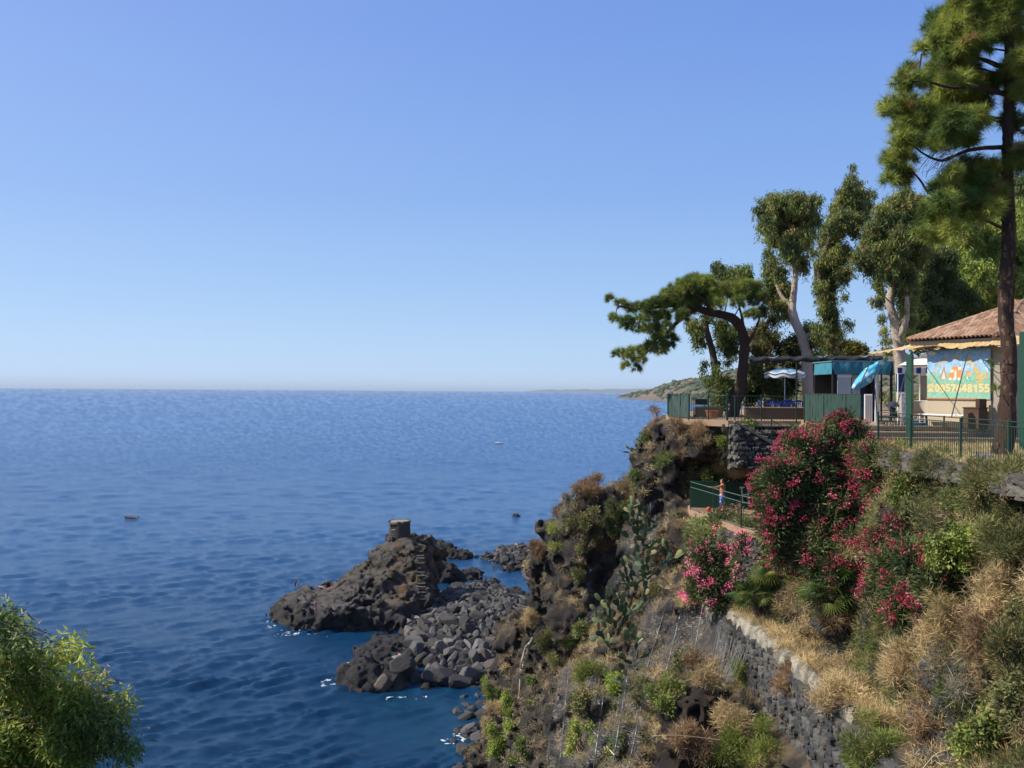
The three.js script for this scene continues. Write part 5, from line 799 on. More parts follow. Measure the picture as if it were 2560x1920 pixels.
euca('slim ivy grown eucalyptus with hanging dark leaves behind the leaning pine', 49.5, { seed: 5, zoom: [1490, 640, 3.949], bark: M.greyBark, trunk: [[1205, 1500], [1195, 1300], [1160, 1000], [1110, 800], [1085, 650], [1180, 420], [1240, 200]], rad: [0.24, 0.21, 0.19, 0.17, 0.14, 0.10, 0.04],
  blobs: [[1230, 130, 80], [1190, 110, 50], [1300, 200, 95], [1440, 170, 85], [1480, 120, 40], [1250, 240, 55], [1500, 220, 55], [960, 680, 66], [920, 660, 40], [1000, 780, 58], [1030, 700, 70], [1060, 860, 34], [990, 860, 22], [1100, 600, 60], [1240, 700, 95], [1290, 820, 105], [1340, 920, 70], [1250, 850, 50], [1290, 950, 30], [1380, 760, 76], [1200, 1060, 26], [1200, 1120, 36], [1180, 1180, 40], [1220, 1210, 44], [1140, 1230, 40], [1100, 1240, 30], [1070, 1060, 26], [1050, 1110, 24], [1300, 1050, 24]], pal: [[0.032, 0.056, 0.018], [0.13, 0.165, 0.045], [0.17, 0.15, 0.05]] });
euca('big eucalyptus with a pale bare trunk and a round tuft of leaves on top', 47, { seed: 6, zoom: [1860, 380, 3.19], trunk: [[530, 2056], [510, 1900], [500, 1640], [470, 1500], [420, 1380], [385, 1270], [400, 1100], [410, 950], [400, 850], [400, 640]], rad: [0.33, 0.28, 0.26, 0.26, 0.24, 0.22, 0.16, 0.15, 0.13, 0.05], limbs: [[[[470, 1500], [540, 1440, -0.4], [600, 1420, -0.6]], [0.12, 0.08, 0.05]], [[[390, 1250], [300, 1150, 0.3], [240, 1000, 0.5]], [0.14, 0.09, 0.05]]],
  blobs: [[190, 440, 80], [230, 370, 50], [300, 420, 105], [420, 410, 100], [520, 420, 85], [590, 380, 36], [190, 560, 70], [330, 560, 120], [470, 560, 110], [565, 530, 55], [250, 670, 84], [390, 700, 110], [500, 680, 76], [380, 790, 80], [455, 860, 60], [480, 930, 34], [330, 790, 46], [105, 450, 30], [130, 590, 26], [190, 790, 42], [220, 870, 52], [200, 950, 62], [290, 960, 62], [230, 1050, 82], [310, 1100, 82], [240, 1150, 72], [320, 1220, 72], [240, 1230, 42], [350, 1290, 40], [520, 1400, 55], [590, 1420, 66], [560, 1520, 56], [620, 1500, 40]] });
euca('tall slender eucalyptus with a pointed top standing behind its neighbours', 53, { seed: 7, zoom: [1860, 380, 3.19], bark: M.greyBark, trunk: [[740, 2020], [720, 1700], [695, 1560], [660, 1350], [640, 1200], [600, 960], [720, 600], [850, 300], [870, 110]], rad: [0.36, 0.30, 0.27, 0.22, 0.2, 0.17, 0.13, 0.06, 0.02], limbs: [[[[640, 1250], [580, 1050], [560, 900]], [0.13, 0.1, 0.06]]],
  blobs: [[640, 620, 56], [700, 560, 66], [650, 720, 66], [720, 680, 76], [640, 860, 56], [700, 830, 76], [780, 800, 84], [850, 820, 52], [620, 980, 54], [700, 960, 84], [790, 960, 74], [600, 1080, 56], [680, 1080, 66], [640, 1180, 56], [690, 1180, 56], [650, 1260, 56], [720, 1280, 48], [700, 1380, 66], [640, 1400, 56], [740, 1460, 56], [690, 1500, 56], [760, 1540, 46], [640, 1560, 40], [810, 1350, 26], [850, 1370, 16], [800, 1150, 22], [870, 120, 20], [862, 200, 42], [830, 270, 62], [910, 260, 44], [790, 340, 62], [890, 350, 76], [970, 330, 52], [760, 440, 76], [860, 450, 90], [950, 460, 76], [1040, 330, 22], [1000, 420, 40], [780, 540, 90], [880, 560, 80], [590, 900, 40], [560, 800, 34]] });
euca('broad dark eucalyptus with a sunlit pale trunk left of the tiled roof', 50, { seed: 8, zoom: [1860, 380, 3.19], trunk: [[1275, 2010], [1250, 1700], [1225, 1500], [1185, 1300], [1160, 1180], [1210, 1000], [1240, 800]], rad: [0.38, 0.33, 0.31, 0.26, 0.22, 0.17, 0.08], limbs: [[[[1170, 1200], [1195, 1080, 0.5], [1175, 950, 0.7]], [0.16, 0.13, 0.08]], [[[1230, 1500], [1290, 1350, -0.5], [1300, 1150, -1]], [0.2, 0.17, 0.1]]],
  blobs: [[1100, 470, 70], [1200, 410, 84], [1290, 370, 86], [1360, 400, 70], [1080, 560, 76], [1200, 540, 100], [1320, 540, 100], [1020, 620, 76], [1100, 680, 100], [1230, 680, 110], [1360, 680, 100], [1450, 620, 60], [960, 740, 64], [1050, 800, 90], [1160, 820, 100], [1300, 820, 110], [1420, 760, 80], [900, 830, 54], [970, 890, 64], [1060, 950, 56], [1150, 950, 84], [1280, 950, 90], [1080, 1050, 46], [1100, 1130, 46], [1080, 1190, 34], [1020, 1180, 24], [1280, 1080, 80], [1350, 1080, 60], [1290, 1220, 66], [1310, 1350, 66], [1330, 1470, 56], [1110, 1330, 34], [1110, 1420, 34], [1140, 1500, 36], [1150, 1580, 30]] });
{ // trees farther back, on the right
  const R = rng(81), mk = (name, label, D, base, blobs, pal, trunkPts, rad, dens = 26, geo = G.broad, bark = M.greyBark, size = 1.35) => { const tp = trunkPts.map(([x, y]) => P(x, y, D)); tp[0].y = 43.5; const t = tree(name, label, tp[0].clone()); trunkOf(t, tp, rad, bark, { rings: 30 }); const bl = blobsAt(blobs, D, R, { deep: 4, depth: 1.5 }); foliage(t, 'crown', bl, geo, leafy, pal, R, { density: dens, shell: 0.5, size, hang: 0.7, loose: 0.15 }); boughs(t, bl, along(tp, 30), bark, R, 0.06, 3); };
  const dk = [[0.028, 0.050, 0.016], [0.10, 0.13, 0.038], [0.1, 0.1, 0.03]], lt = [[0.080, 0.12, 0.024], [0.25, 0.29, 0.058], [0.16, 0.15, 0.04]];
  mk('background_tree', 'dark leafy tree behind the left end of the tiled roof', 56, 0, [[2300, 700, 44], [2340, 660, 46], [2330, 730, 50], [2290, 790, 36], [2340, 790, 46], [2300, 840, 32], [2350, 720, 50], [2390, 760, 50]], dk, [[2345, 1000], [2335, 830], [2318, 760], [2310, 700]], [0.26, 0.2, 0.15, 0.08], 26, G.euca);
  mk('background_tree', 'tree with pale forked trunks and sunlit leaves above the middle of the roof', 60, 0, [[2380, 640, 50], [2440, 600, 56], [2420, 700, 56], [2470, 690, 54], [2400, 560, 44], [2450, 760, 50], [2390, 700, 46], [2480, 620, 50]], lt, [[2450, 1000], [2440, 760], [2432, 690], [2410, 630], [2405, 590]], [0.28, 0.2, 0.16, 0.1, 0.05], 22, G.euca, M.paleBark);
  mk('background_tree', 'bright green tree behind the upper trunk of the near pine', 62, 0, [[2500, 640, 60], [2560, 640, 70], [2540, 730, 64], [2600, 700, 70], [2490, 740, 44], [2560, 560, 60], [2620, 600, 70]], lt, [[2560, 1000], [2556, 760], [2550, 600]], [0.3, 0.22, 0.1], 20, G.euca, M.paleBark);
  mk('background_tree', 'dense dark tree standing beyond the roof at the right edge', 70, 0, [[2360, 620, 60], [2450, 560, 70], [2540, 520, 80], [2640, 560, 90], [2700, 660, 90], [2480, 660, 80], [2580, 640, 80], [2350, 700, 60], [2420, 720, 70], [2660, 760, 80], [2500, 760, 80], [2600, 780, 80]], dk, [[2520, 1000], [2520, 760], [2530, 600]], [0.4, 0.3, 0.12], 16, G.euca, M.greyBark, 1.7);
  mk('small_tree', 'round yellow green tree showing above the shade net beside the pale trunk', 64, 0, [[2118, 880, 26], [2145, 885, 24], [2130, 905, 30], [2095, 900, 22]], [[0.06, 0.07, 0.012], [0.15, 0.14, 0.03], [0.15, 0.12, 0.03]], [[2125, 1000], [2124, 920], [2122, 890]], [0.12, 0.09, 0.05], 60, G.broad);
  mk('small_tree', 'loose thin tree with browning leaves under the pine, behind the net', 52, 0, [[1905, 820, 22], [1925, 850, 26], [1900, 870, 26], [1880, 835, 20], [1915, 905, 26], [1895, 930, 24], [1935, 800, 18]], [[0.05, 0.06, 0.02], [0.13, 0.12, 0.04], [0.16, 0.07, 0.03]], [[1905, 1030], [1912, 940], [1906, 860], [1900, 820]], [0.09, 0.07, 0.05, 0.02], 60, G.euca, M.paleBark, 0.9);
  mk('small_tree', 'green bushy tree right of the pale trunk, behind the kiosk', 50, 0, [[2048, 910, 24], [2060, 940, 26], [2042, 960, 24], [2080, 930, 18], [2050, 985, 22]], [[0.05, 0.075, 0.014], [0.13, 0.15, 0.03], [0.15, 0.14, 0.04]], [[2052, 1030], [2054, 960], [2052, 920]], [0.09, 0.07, 0.03], 60, G.broad);
  mk('small_tree', 'dark broad leafed tree between pine trunk and parasol', 50, 0, [[1885, 930, 20], [1900, 960, 22], [1880, 985, 22], [1925, 965, 20], [1975, 960, 20], [1950, 985, 22], [1960, 880, 20], [1985, 870, 26], [1975, 910, 20]], [[0.022, 0.036, 0.012], [0.07, 0.085, 0.022], [0.12, 0.12, 0.04]], [[1915, 1035], [1912, 985], [1905, 950]], [0.09, 0.07, 0.03], 60, G.broad);
  mk('small_tree', 'thin leafy sapling between the two left trunks', 50, 0, [[1808, 990, 14], [1818, 960, 13], [1830, 985, 14], [1800, 1010, 15]], dk, [[1815, 1035], [1816, 990], [1818, 960]], [0.06, 0.04, 0.02], 90, G.broad);
}
{ // the near pine at the right edge
  const R = rng(95), z = zoomed(2160, 0, 2.9625), D = 25.8, b0 = P(2506, 1138, D).setY(43.15), t = tree('near_pine', 'tall pine with a reddish scaly trunk in front of the bar at the right edge', b0);
  const tp = [[2500, 1142], [2512, 1090], [2519, 1000], [2522, 880], [2514, 760], [2522, 600], [2518, 450], [2521, 300], [2523, 150], [2523, 0], [2526, -160], [2530, -330]].map(([x, y]) => P(x, y, D)); tp[0].y = 43.1;
  trunkOf(t, tp, [0.29, 0.215, 0.19, 0.19, 0.175, 0.155, 0.14, 0.125, 0.11, 0.09, 0.06, 0.03], M.pineBark, { rings: 130, seg: 20, rough: 0.2 });
  const br = (l, r) => trunkOf(t, z(l).map(([x, y, , q]) => P(x, y, D + (q ?? 0))), r, M.pineBark, { name: 'branch', rings: 22, seg: 7, seed: 5 });
  br([[1050, 1500, 0], [740, 1500, 0, 0.2], [560, 1470, 0, 0.4], [480, 1430, 0, 0.5], [420, 1340, 0, 0.6], [360, 1270, 0, 0.7], [270, 1190, 0, 0.8]], [0.06, 0.05, 0.045, 0.04, 0.034, 0.025, 0.01]);
  br([[1050, 1090, 0], [850, 1100, 0, -0.3], [720, 1130, 0, -0.5], [590, 1190, 0, -0.6], [460, 1150, 0, -0.7], [340, 1060, 0, -0.8]], [0.07, 0.06, 0.05, 0.04, 0.03, 0.015]);
  br([[1060, 900, 0], [850, 860, 0, 0.6], [600, 870, 0, 0.9], [330, 830, 0, 1], [160, 860, 0, 1]], [0.08, 0.06, 0.045, 0.03, 0.012]); br([[1060, 700, 0], [850, 650, 0, -0.6], [600, 640, 0, -0.9], [420, 560, 0, -1], [425, 400, 0, -1]], [0.08, 0.06, 0.045, 0.03, 0.02]);
  br([[1070, 520, 0], [850, 430, 0, 0.8], [620, 330, 0, 1], [540, 200, 0, 1]], [0.07, 0.05, 0.035, 0.012]); br([[1080, 260, 0], [900, 150, 0, -0.6], [700, 60, 0, -0.8]], [0.06, 0.04, 0.015]);
  br([[1060, 1330, 0], [900, 1290, 0, 0.8], [700, 1280, 0, 1], [560, 1340, 0, 1.2]], [0.05, 0.04, 0.025, 0.01]); br([[1050, 1700, 0], [800, 1600, 0, -0.6], [520, 1580, 0, -0.9]], [0.05, 0.035, 0.012]);
  { // bare dead twigs under the boughs
    const tw = []; for (let i = 0; i < 46; i++) { const a = lerp(480, 900, R()), b = 1130 + R() * 60, n = [[a, b, 0, -0.6], [a - 40 - R() * 60, b + 30 + R() * 70, 0, -0.6 + R() - 0.5], [a - 60 - R() * 110, b + 40 + R() * 150, 0, -0.6 + (R() - 0.5) * 1.5]]; tw.push(limb(z(n).map(([x, y, , q]) => P(x, y, D + q).sub(t.position)), [0.009, 0.006, 0.003], 4, 0, 8)); }
    part('dead_twigs', merge(tw), M.bark, t);
    for (const [sx, sy, q] of [[2468, 908, -0.4], [2490, 966, -0.4]]) { const a = P(2510, sy + 20, D - 0.1).sub(t.position), m = P(2494, sy + 24, D - 0.25).sub(t.position), e = P(sx, sy, D + q).sub(t.position); part('twig', limb([a, m, e], [0.014, 0.011, 0.006], 5, 0, 10), M.bark, t); }
  }
  const L = [[700, 40, 80], [820, 50, 90], [950, 40, 90], [1080, 80, 90], [560, 150, 72], [520, 220, 40], [680, 180, 90], [830, 200, 100], [980, 200, 100], [1100, 230, 80], [520, 310, 54], [560, 360, 46], [620, 330, 76], [760, 330, 74], [900, 330, 60], [420, 385, 32], [640, 460, 76], [550, 480, 66], [760, 500, 76], [340, 520, 46], [270, 590, 46], [380, 600, 56], [520, 600, 66], [640, 640, 84], [780, 640, 84], [900, 640, 76], [1080, 520, 56], [1100, 620, 66], [280, 680, 38], [200, 790, 52], [300, 790, 70], [460, 780, 44], [560, 770, 100], [720, 800, 100], [850, 780, 76], [180, 840, 28], [320, 880, 56], [520, 890, 100], [660, 920, 96], [800, 890, 84], [250, 960, 36], [340, 1000, 70], [300, 1040, 60], [400, 1060, 56], [600, 1040, 80], [740, 1040, 70], [1100, 880, 56], [1140, 950, 46], [180, 1170, 44], [260, 1170, 54], [340, 1180, 36], [230, 1260, 44], [300, 1280, 46], [180, 1340, 30], [260, 1350, 40], [330, 1340, 36], [660, 1280, 54], [760, 1240, 70], [860, 1290, 84], [960, 1250, 56], [1100, 1230, 56], [540, 1400, 46], [620, 1400, 66], [740, 1400, 84], [860, 1420, 94], [980, 1420, 56], [480, 1530, 54], [580, 1520, 74], [700, 1540, 84], [830, 1550, 84], [950, 1560, 56], [460, 1630, 46], [560, 1640, 66], [420, 1740, 30], [520, 1770, 44], [640, 1700, 50], [1150, 700, 80], [1180, 450, 80], [1150, 1150, 70],
    [1300, 300, 120], [1350, 600, 130], [1400, 900, 130], [1350, 1200, 110], [1500, 700, 120], [1050, -100, 110], [850, -80, 100], [1250, -60, 120], [1100, -300, 120], [950, -240, 90], [1200, -500, 100], [1100, -650, 80], [1400, 50, 120]];
  const bl = blobsAt(z(L), D, R, { deep: 2.8, flat: 1.0, depth: 1.5 });
  bl.forEach((b) => b.r.multiplyScalar(1.1)); foliage(t, 'crown', bl, G.pineNear, needly, [[0.070, 0.115, 0.026], [0.24, 0.265, 0.055], [0.28, 0.18, 0.08]], R, { density: 170, shell: 0.5, outward: 0.75, odd: 0.035, loose: 0.08 });
  const tp2 = []; for (const [sx, sy, q] of [[2468, 908, -0.4], [2490, 966, -0.4]]) tp2.push({ c: P(sx, sy, D + q), r: V(0.09, 0.07, 0.09), n: 4 });
  foliage(t, 'needle_tuft', tp2, G.pineNear, needly, [[0.05, 0.09, 0.02], [0.12, 0.15, 0.03]], R, { outward: 0.2, size: 0.6 });
  boughs(t, bl.slice(0, 58), along(tp.slice(5), 40), M.pineBark, R, 0.03, 2);
  // scaly plates of bark on the lower trunk
  const cv = new THREE.CatmullRomCurve3(tp, false, 'centripetal'), plate = box(0.075, 0.13, 0.03, 0, 0, 0, 0.014), pm = [[0.15, 0.085, 0.055], [0.10, 0.055, 0.04], [0.19, 0.12, 0.085], [0.075, 0.045, 0.035]].map((c) => grainy(c, 0.95, 6, 0.01));
  for (let i = 0; i < 210; i++) { const k = Math.pow(R(), 1.1) * 0.40, p = cv.getPointAt(k), a = Math.PI * (0.75 + R() * 1.15), r = lerp(0.215, 0.165, Math.min(1, k / 0.36)) * (k < 0.03 ? 1.2 : 0.97); const m = part('bark_plate', plate, pm[Math.floor(R() * 4)], t); m.position.set(p.x + Math.cos(a) * r, p.y, p.z - Math.sin(a) * r).sub(t.position); m.rotation.set((R() - 0.5) * 0.2, a + Math.PI / 2, (R() - 0.5) * 0.35); m.scale.set(0.7 + R() * 0.8, 0.7 + R() * 1.0, 1); }
}
{ // eucalyptus top close below the viewpoint on the left
  const R = rng(99), D = 10.2, z = zoomed(0, 1480, 3.77), b = V(-6.6, 30, -10.6), t = tree('near_eucalyptus', 'top of a leafy eucalyptus close by in the lower left corner', b);
  const tp = [b.clone(), P(-60, 2300, D), P(20, 1960, D), P(10, 1750, D), P(-10, 1600, D)]; trunkOf(t, tp, [0.2, 0.14, 0.09, 0.05, 0.02], M.greyBark, { rings: 30 });
  const L = [[-40, 250, 120], [60, 240, 90], [150, 320, 70], [60, 420, 110], [200, 470, 70], [280, 560, 50], [420, 560, 40], [120, 600, 130], [280, 700, 110], [480, 620, 50], [560, 560, 26], [80, 800, 160], [260, 860, 150], [420, 820, 110], [520, 880, 90], [660, 900, 90], [820, 830, 40], [900, 820, 24], [620, 1000, 110], [760, 1000, 80], [880, 1060, 90], [1000, 1060, 60], [1060, 1140, 60], [120, 1060, 190], [340, 1080, 190], [540, 1150, 150], [740, 1160, 130], [900, 1200, 110], [1020, 1240, 90], [1130, 1180, 30], [1170, 1120, 20], [1000, 1370, 80], [1120, 1440, 60], [1200, 1420, 40], [1210, 1520, 40], [100, 1350, 200], [330, 1370, 200], [560, 1380, 180], [760, 1380, 130], [890, 1400, 100], [200, 1620, 220], [480, 1620, 200], [700, 1600, 120], [800, 1580, 80], [1160, 1000, 16], [1100, 960, 14], [660, 480, 30], [640, 540, 26], [720, 650, 24], [-200, 500, 160], [-260, 900, 220], [-250, 1300, 240], [100, 1900, 260], [450, 1900, 230], [700, 1850, 160], [-200, 1700, 260]];
  const bl = blobsAt(z(L), D, R, { deep: 1.2, depth: 1.6 });
  foliage(t, 'crown', bl, G.eucaNear, leafMat(0.38, 0.5), [[0.060, 0.095, 0.020], [0.27, 0.30, 0.045], [0.40, 0.28, 0.09]], R, { density: 640, shell: 0.62, tilt: 1.1, odd: 0.08, size: 0.95, gain: 1.9, loose: 0.2 });
  boughs(t, bl, along(tp, 40), M.greyBark, R, 0.014, 1);
}
// ---------------------------------------------------------------- plants on the cliff
const C = { green: [[0.060, 0.090, 0.024], [0.175, 0.205, 0.052], [0.24, 0.19, 0.08]], lime: [[0.095, 0.135, 0.024], [0.235, 0.275, 0.062], [0.25, 0.21, 0.08]], dark: [[0.030, 0.050, 0.018], [0.09, 0.115, 0.04], [0.14, 0.11, 0.055]], olive: [[0.075, 0.085, 0.032], [0.185, 0.185, 0.075], [0.25, 0.18, 0.09]], straw: [[0.24, 0.18, 0.095], [0.46, 0.36, 0.20], [0.17, 0.16, 0.06]], brown: [[0.10, 0.062, 0.036], [0.22, 0.145, 0.080], [0.30, 0.22, 0.12]], oleander: [[0.032, 0.054, 0.020], [0.115, 0.145, 0.050], [0.18, 0.19, 0.09]], grey: [[0.11, 0.10, 0.075], [0.22, 0.20, 0.15], [0.10, 0.11, 0.05]] };
const SR = rng(2024);
// one shrub: where it shows, how wide and tall in view pixels, its kind of leaf; it stands on the rock met there
function shrub(sx, sy, rx, ry, kind, pal, label, o = {}) {
  const h = o.d ? { p: P(sx, sy, o.d), n: V(-0.6, 0.8, 0), d: o.d } : hit(sx, sy + ry * 0.35); if (!h) { console.log('no ground', label, sx, sy); return null; }
  const d = h.d, k = d / FPX, base = h.p.clone().addScaledVector(h.n, -0.15), t = thing(o.name ?? 'shrub', label, o.cat ?? 'shrub', base, 0, o.group), R = rng(sx * 7 + sy), w = rx * k, hh = ry * k;
  const c0 = P(sx, sy, d).addScaledVector(h.n, Math.min(w, hh) * 0.16), blobs = [], n = o.lobes ?? Math.max(4, Math.round((rx + ry) / 17));
  for (let i = 0; i < n; i++) { const a = R() * 6.283, q = Math.sqrt(R()) * 0.95, z = q > 0.6 ? 0.62 : 1; blobs.push({ c: c0.clone().add(V(Math.cos(a) * q * w, Math.sin(a) * q * hh, (R() - 0.5) * 1.2 * w)), r: V(z * w * (0.38 + 0.3 * R()), z * hh * (0.38 + 0.3 * R()), z * w * (0.4 + 0.25 * R())) }); }
  const spec = { feather: [G.feather, leafy, 95, 1], shrub: [G.shrub, leafy, 150, 1.05], broad: [G.bramble, leafy, 120, 1], straw: [G.straw, strawy, 90, 1], twig: [G.twig, strawy, 90, 0.8], olean: [G.olean, leafy, 110, 1] }[kind];
  foliage(t, kind === 'straw' ? 'blades' : 'foliage', blobs, spec[0], spec[1], C[pal], R, { density: spec[2] * (o.dens ?? 1), shell: 0.5, outward: kind === 'straw' ? 1.1 : kind === 'feather' ? 0.75 : 0.5, size: spec[3] * (o.size ?? 1), odd: 0.1, gain: 1.75 });
  const st = blobs.slice(0, 6).map((b, i) => limb([V(0, 0, 0), b.c.clone().sub(base).multiplyScalar(0.55).add(V(0, 0.05, 0)), b.c.clone().sub(base)], [0.03, 0.02, 0.008], 5, 0.1, 6, i)); part('stem', merge(st), M.bark, t);
  t.userData.blobs = undefined; return { t, blobs, R, c0 };
}
function blossoms(s, n, pal, bias, clump = 5) {     // flower heads on the outside of a shrub, towards one side
  const { t, blobs, R } = s, list = []; let tries = 0;
  while (list.length < n && tries++ < n * 60) {
    const b = blobs[Math.floor(R() * blobs.length)], d = V(R() - 0.5, R() - 0.5, R() - 0.5).normalize(); if (d.dot(bias) + 0.75 * R() < 0.45) continue;
    const p = b.c.clone().add(d.clone().multiply(b.r).multiplyScalar(1.0 + 0.1 * R())); if (blobs.some((q) => q !== b && V().subVectors(p, q.c).divide(q.r).length() < 0.86)) continue;
    const m = 2 + Math.floor(R() * clump); for (let i = 0; i < m && list.length < n; i++) list.push({ c: p.clone().add(V((R() - 0.5) * 0.34, (R() - 0.5) * 0.34, (R() - 0.5) * 0.34)), r: V(0.02, 0.02, 0.02), n: 1 });
  }
  foliage(t, 'blossoms', list, G.blossom, leafMat(0.3, 0.7), pal, R, { outward: 0.3, size: 0.95, tilt: 3 });
}
const PINK = [[0.26, 0.022, 0.055], [0.44, 0.060, 0.12], [0.52, 0.16, 0.22]], ROSE = [[0.62, 0.11, 0.23], [0.78, 0.25, 0.38], [0.8, 0.45, 0.5]];
// the oleanders
function oleander(label, list, D, n, pal, bias, baseP, o = {}) {
  const R = rng(o.seed ?? 3), t = thing('oleander', label, 'shrub', baseP), blobs = list.map(([sx, sy, r, q]) => { const hh = hit(sx, sy), m0 = (r * D) / FPX, dd = Math.min(D + (q ?? 0), hh ? hh.d - m0 * 0.25 : 99), m = (r * dd) / FPX; return { c: P(sx, sy, dd), r: V(m, m, m * 1.05) }; });
  foliage(t, 'foliage', blobs, G.olean, leafy, o.leaf ?? C.oleander, R, { density: 95, shell: 0.4, outward: 0.6, size: 1.0, odd: 0.12, gain: 1.4 });
  const st = blobs.map((b, i) => limb([V((R() - 0.5) * 0.6, 0, (R() - 0.5) * 0.6), b.c.clone().sub(baseP).multiplyScalar(0.5), b.c.clone().sub(baseP)], [0.05, 0.035, 0.012], 5, 0.1, 8, i)); part('stems', merge(st), M.bark, t);
  blossoms({ t, blobs, R }, n, pal, bias, o.clump ?? 6); return t;
}
const sunny = V(-0.7, 0.6, 0.35);
oleander('large oleander covered in deep pink flowers in the middle of the slope', [[1960, 1190, 62, -0.4], [2010, 1130, 66, 0.2], [2070, 1110, 62, 0.6], [2130, 1110, 56, 0.8], [2110, 1062, 30, 0.6], [1945, 1260, 56, -0.2], [2020, 1220, 84], [2110, 1190, 84, 0.4], [2190, 1160, 60, 1.2], [1930, 1320, 46, -0.2], [1995, 1310, 76], [2080, 1290, 90, -0.3], [2165, 1250, 76, 0.6], [2050, 1380, 70, -0.5], [2130, 1370, 70, -0.2], [1960, 1380, 46, 0.4], [2110, 1440, 60, -0.2], [1915, 1215, 40, 0.2], [2200, 1240, 50, 1]], 31.6, 900, PINK, sunny, V(11.4, 37.8, -31.6), { seed: 31 });
oleander('lower oleander lobe with scattered pink flowers right of the dark gap', [[2210, 1360, 46, 0.3], [2270, 1330, 52, 0.6], [2230, 1420, 54], [2290, 1400, 60, 0.2], [2210, 1480, 46, -0.3], [2270, 1480, 62, -0.2], [2330, 1450, 56, 0.2], [2320, 1520, 56], [2245, 1530, 40, -0.2], [2170, 1470, 26, -0.4], [2350, 1390, 40, 0.6]], 28.4, 330, PINK, sunny, V(11.3, 37.6, -28.4), { seed: 32, clump: 5 });
oleander('pale pink oleander below the small terrace, left of the big one', [[1770, 1400, 44, 0.2], [1830, 1390, 46, 0.4], [1780, 1450, 46], [1840, 1450, 46], [1745, 1440, 30], [1860, 1410, 36, 0.4], [1800, 1500, 36, -0.2], [1735, 1480, 26], [1870, 1360, 30, 0.6], [1905, 1380, 40, 0.3]], 37.0, 290, ROSE, sunny, V(8.4, 36.4, -37.6), { seed: 33 });
oleander('light green leafy shrub climbing the corner of the small terrace', [[1755, 1325, 34, 0.6], [1800, 1312, 34, 0], [1840, 1322, 36, -0.4], [1770, 1350, 44, 0.3], [1830, 1345, 40], [1745, 1380, 28, 0.4], [1870, 1320, 26], [1812, 1284, 13, -0.3], [1735, 1340, 26, 0.6], [1846, 1278, 8, -0.6]], 39.0, 26, ROSE, sunny, V(8.3, 37.4, -39.4), { seed: 34, leaf: [[0.10, 0.13, 0.05], [0.27, 0.29, 0.12], [0.32, 0.27, 0.14]] });
// dwarf fan palms
function fanPalm(sx, sy, D, size, n, label, o = {}) {
  const hg = hit(sx, sy + 30), c = P(sx, sy, hg ? Math.min(hg.d - 0.15, D + 1.5) : D), t = thing('fan_palm', label, 'palm', c.clone().add(V(0.1, -0.5 * size, 0))), R = rng(sx), cols = [[0.045, 0.085, 0.022], [0.09, 0.14, 0.03], [0.16, 0.19, 0.04], [0.035, 0.062, 0.02]].map((q) => { const m = leafMat(0.25, 0.5); m.color.setRGB(...q); return m; }), dry = leafMat(0.2, 0.9); dry.color.setRGB(0.24, 0.2, 0.11);
  const fans = Array.from({ length: 4 }, () => { const pos = [], idx = [], nor = [], m = 17; for (let i = 0; i < m; i++) { const a = ((i / (m - 1)) - 0.5) * 3.7, L = 0.62 * (1 - 0.12 * Math.abs(a)) * (0.85 + 0.25 * R()), s = 0.008, dx = Math.sin(a), dz = Math.cos(a), lift = -0.10 * L, b = pos.length / 3; for (const [u, v, y] of [[-s, 0.05, 0], [s, 0.05, 0], [0.013, L * 0.55, lift * 0.5], [0, L, lift - 0.05 * R()], [-0.013, L * 0.55, lift * 0.5]]) { pos.push(dx * v + dz * u, y + (u < 0 ? 0.012 : 0), dz * v - dx * u); nor.push(dx * 0.2, 1, dz * 0.2); } idx.push(b, b + 1, b + 2, b, b + 2, b + 4, b + 4, b + 2, b + 3); } const g = new THREE.BufferGeometry(); g.setAttribute('position', new THREE.Float32BufferAttribute(pos, 3)); g.setIndex(idx); g.computeVertexNormals(); return g; });
  const stalk = [];
  for (let i = 0; i < n; i++) {
    const a = R() * 6.283, e = lerp(-0.5, 1.35, Math.pow(R(), 0.8)), dir = V(Math.cos(a) * Math.cos(e), Math.sin(e), Math.sin(a) * Math.cos(e)), L = size * (0.35 + 0.5 * R()), tip = dir.clone().multiplyScalar(L).add(V(0, 0.5 * size, 0));
    stalk.push(bar(V(0, 0.1, 0), tip, 0.012, 4, 0.007)); const m = part('frond', fans[i % 4], e < -0.2 && R() < 0.5 ? dry : cols[Math.floor(R() * 4)], t); m.position.copy(tip); m.quaternion.setFromUnitVectors(V(0, 0, 1), dir.clone().add(V(0, -0.25, 0)).normalize()); m.rotateZ((R() - 0.5) * 1.8); m.scale.setScalar(size * (0.7 + 0.35 * R()));
  }
  part('stalks', merge(stalk), std([0.10, 0.12, 0.04], 0.8), t); part('trunk', limb([V(0, -0.5 * size, 0.1), V(0.02, -0.3, 0), V(0, 0.3 * size, 0)], [0.22 * size, 0.2 * size, 0.13 * size], 10, 0.4, 14), grainy([0.10, 0.07, 0.045], 0.95, 3, 0.05), t); return t;
}
fanPalm(1955, 1425, 32.2, 1.1, 64, 'dark fan palm under the left edge of the big oleander');
fanPalm(1890, 1495, 33, 1.0, 80, 'fan palm with bright yellow green fronds at the end of the retaining wall');
fanPalm(2070, 1480, 30.6, 1.1, 70, 'dark fan palm with drooping pale fronds below the big oleander');
fanPalm(1985, 1360, 32.4, 0.8, 30, 'small upright fan palm half hidden inside the big oleander');
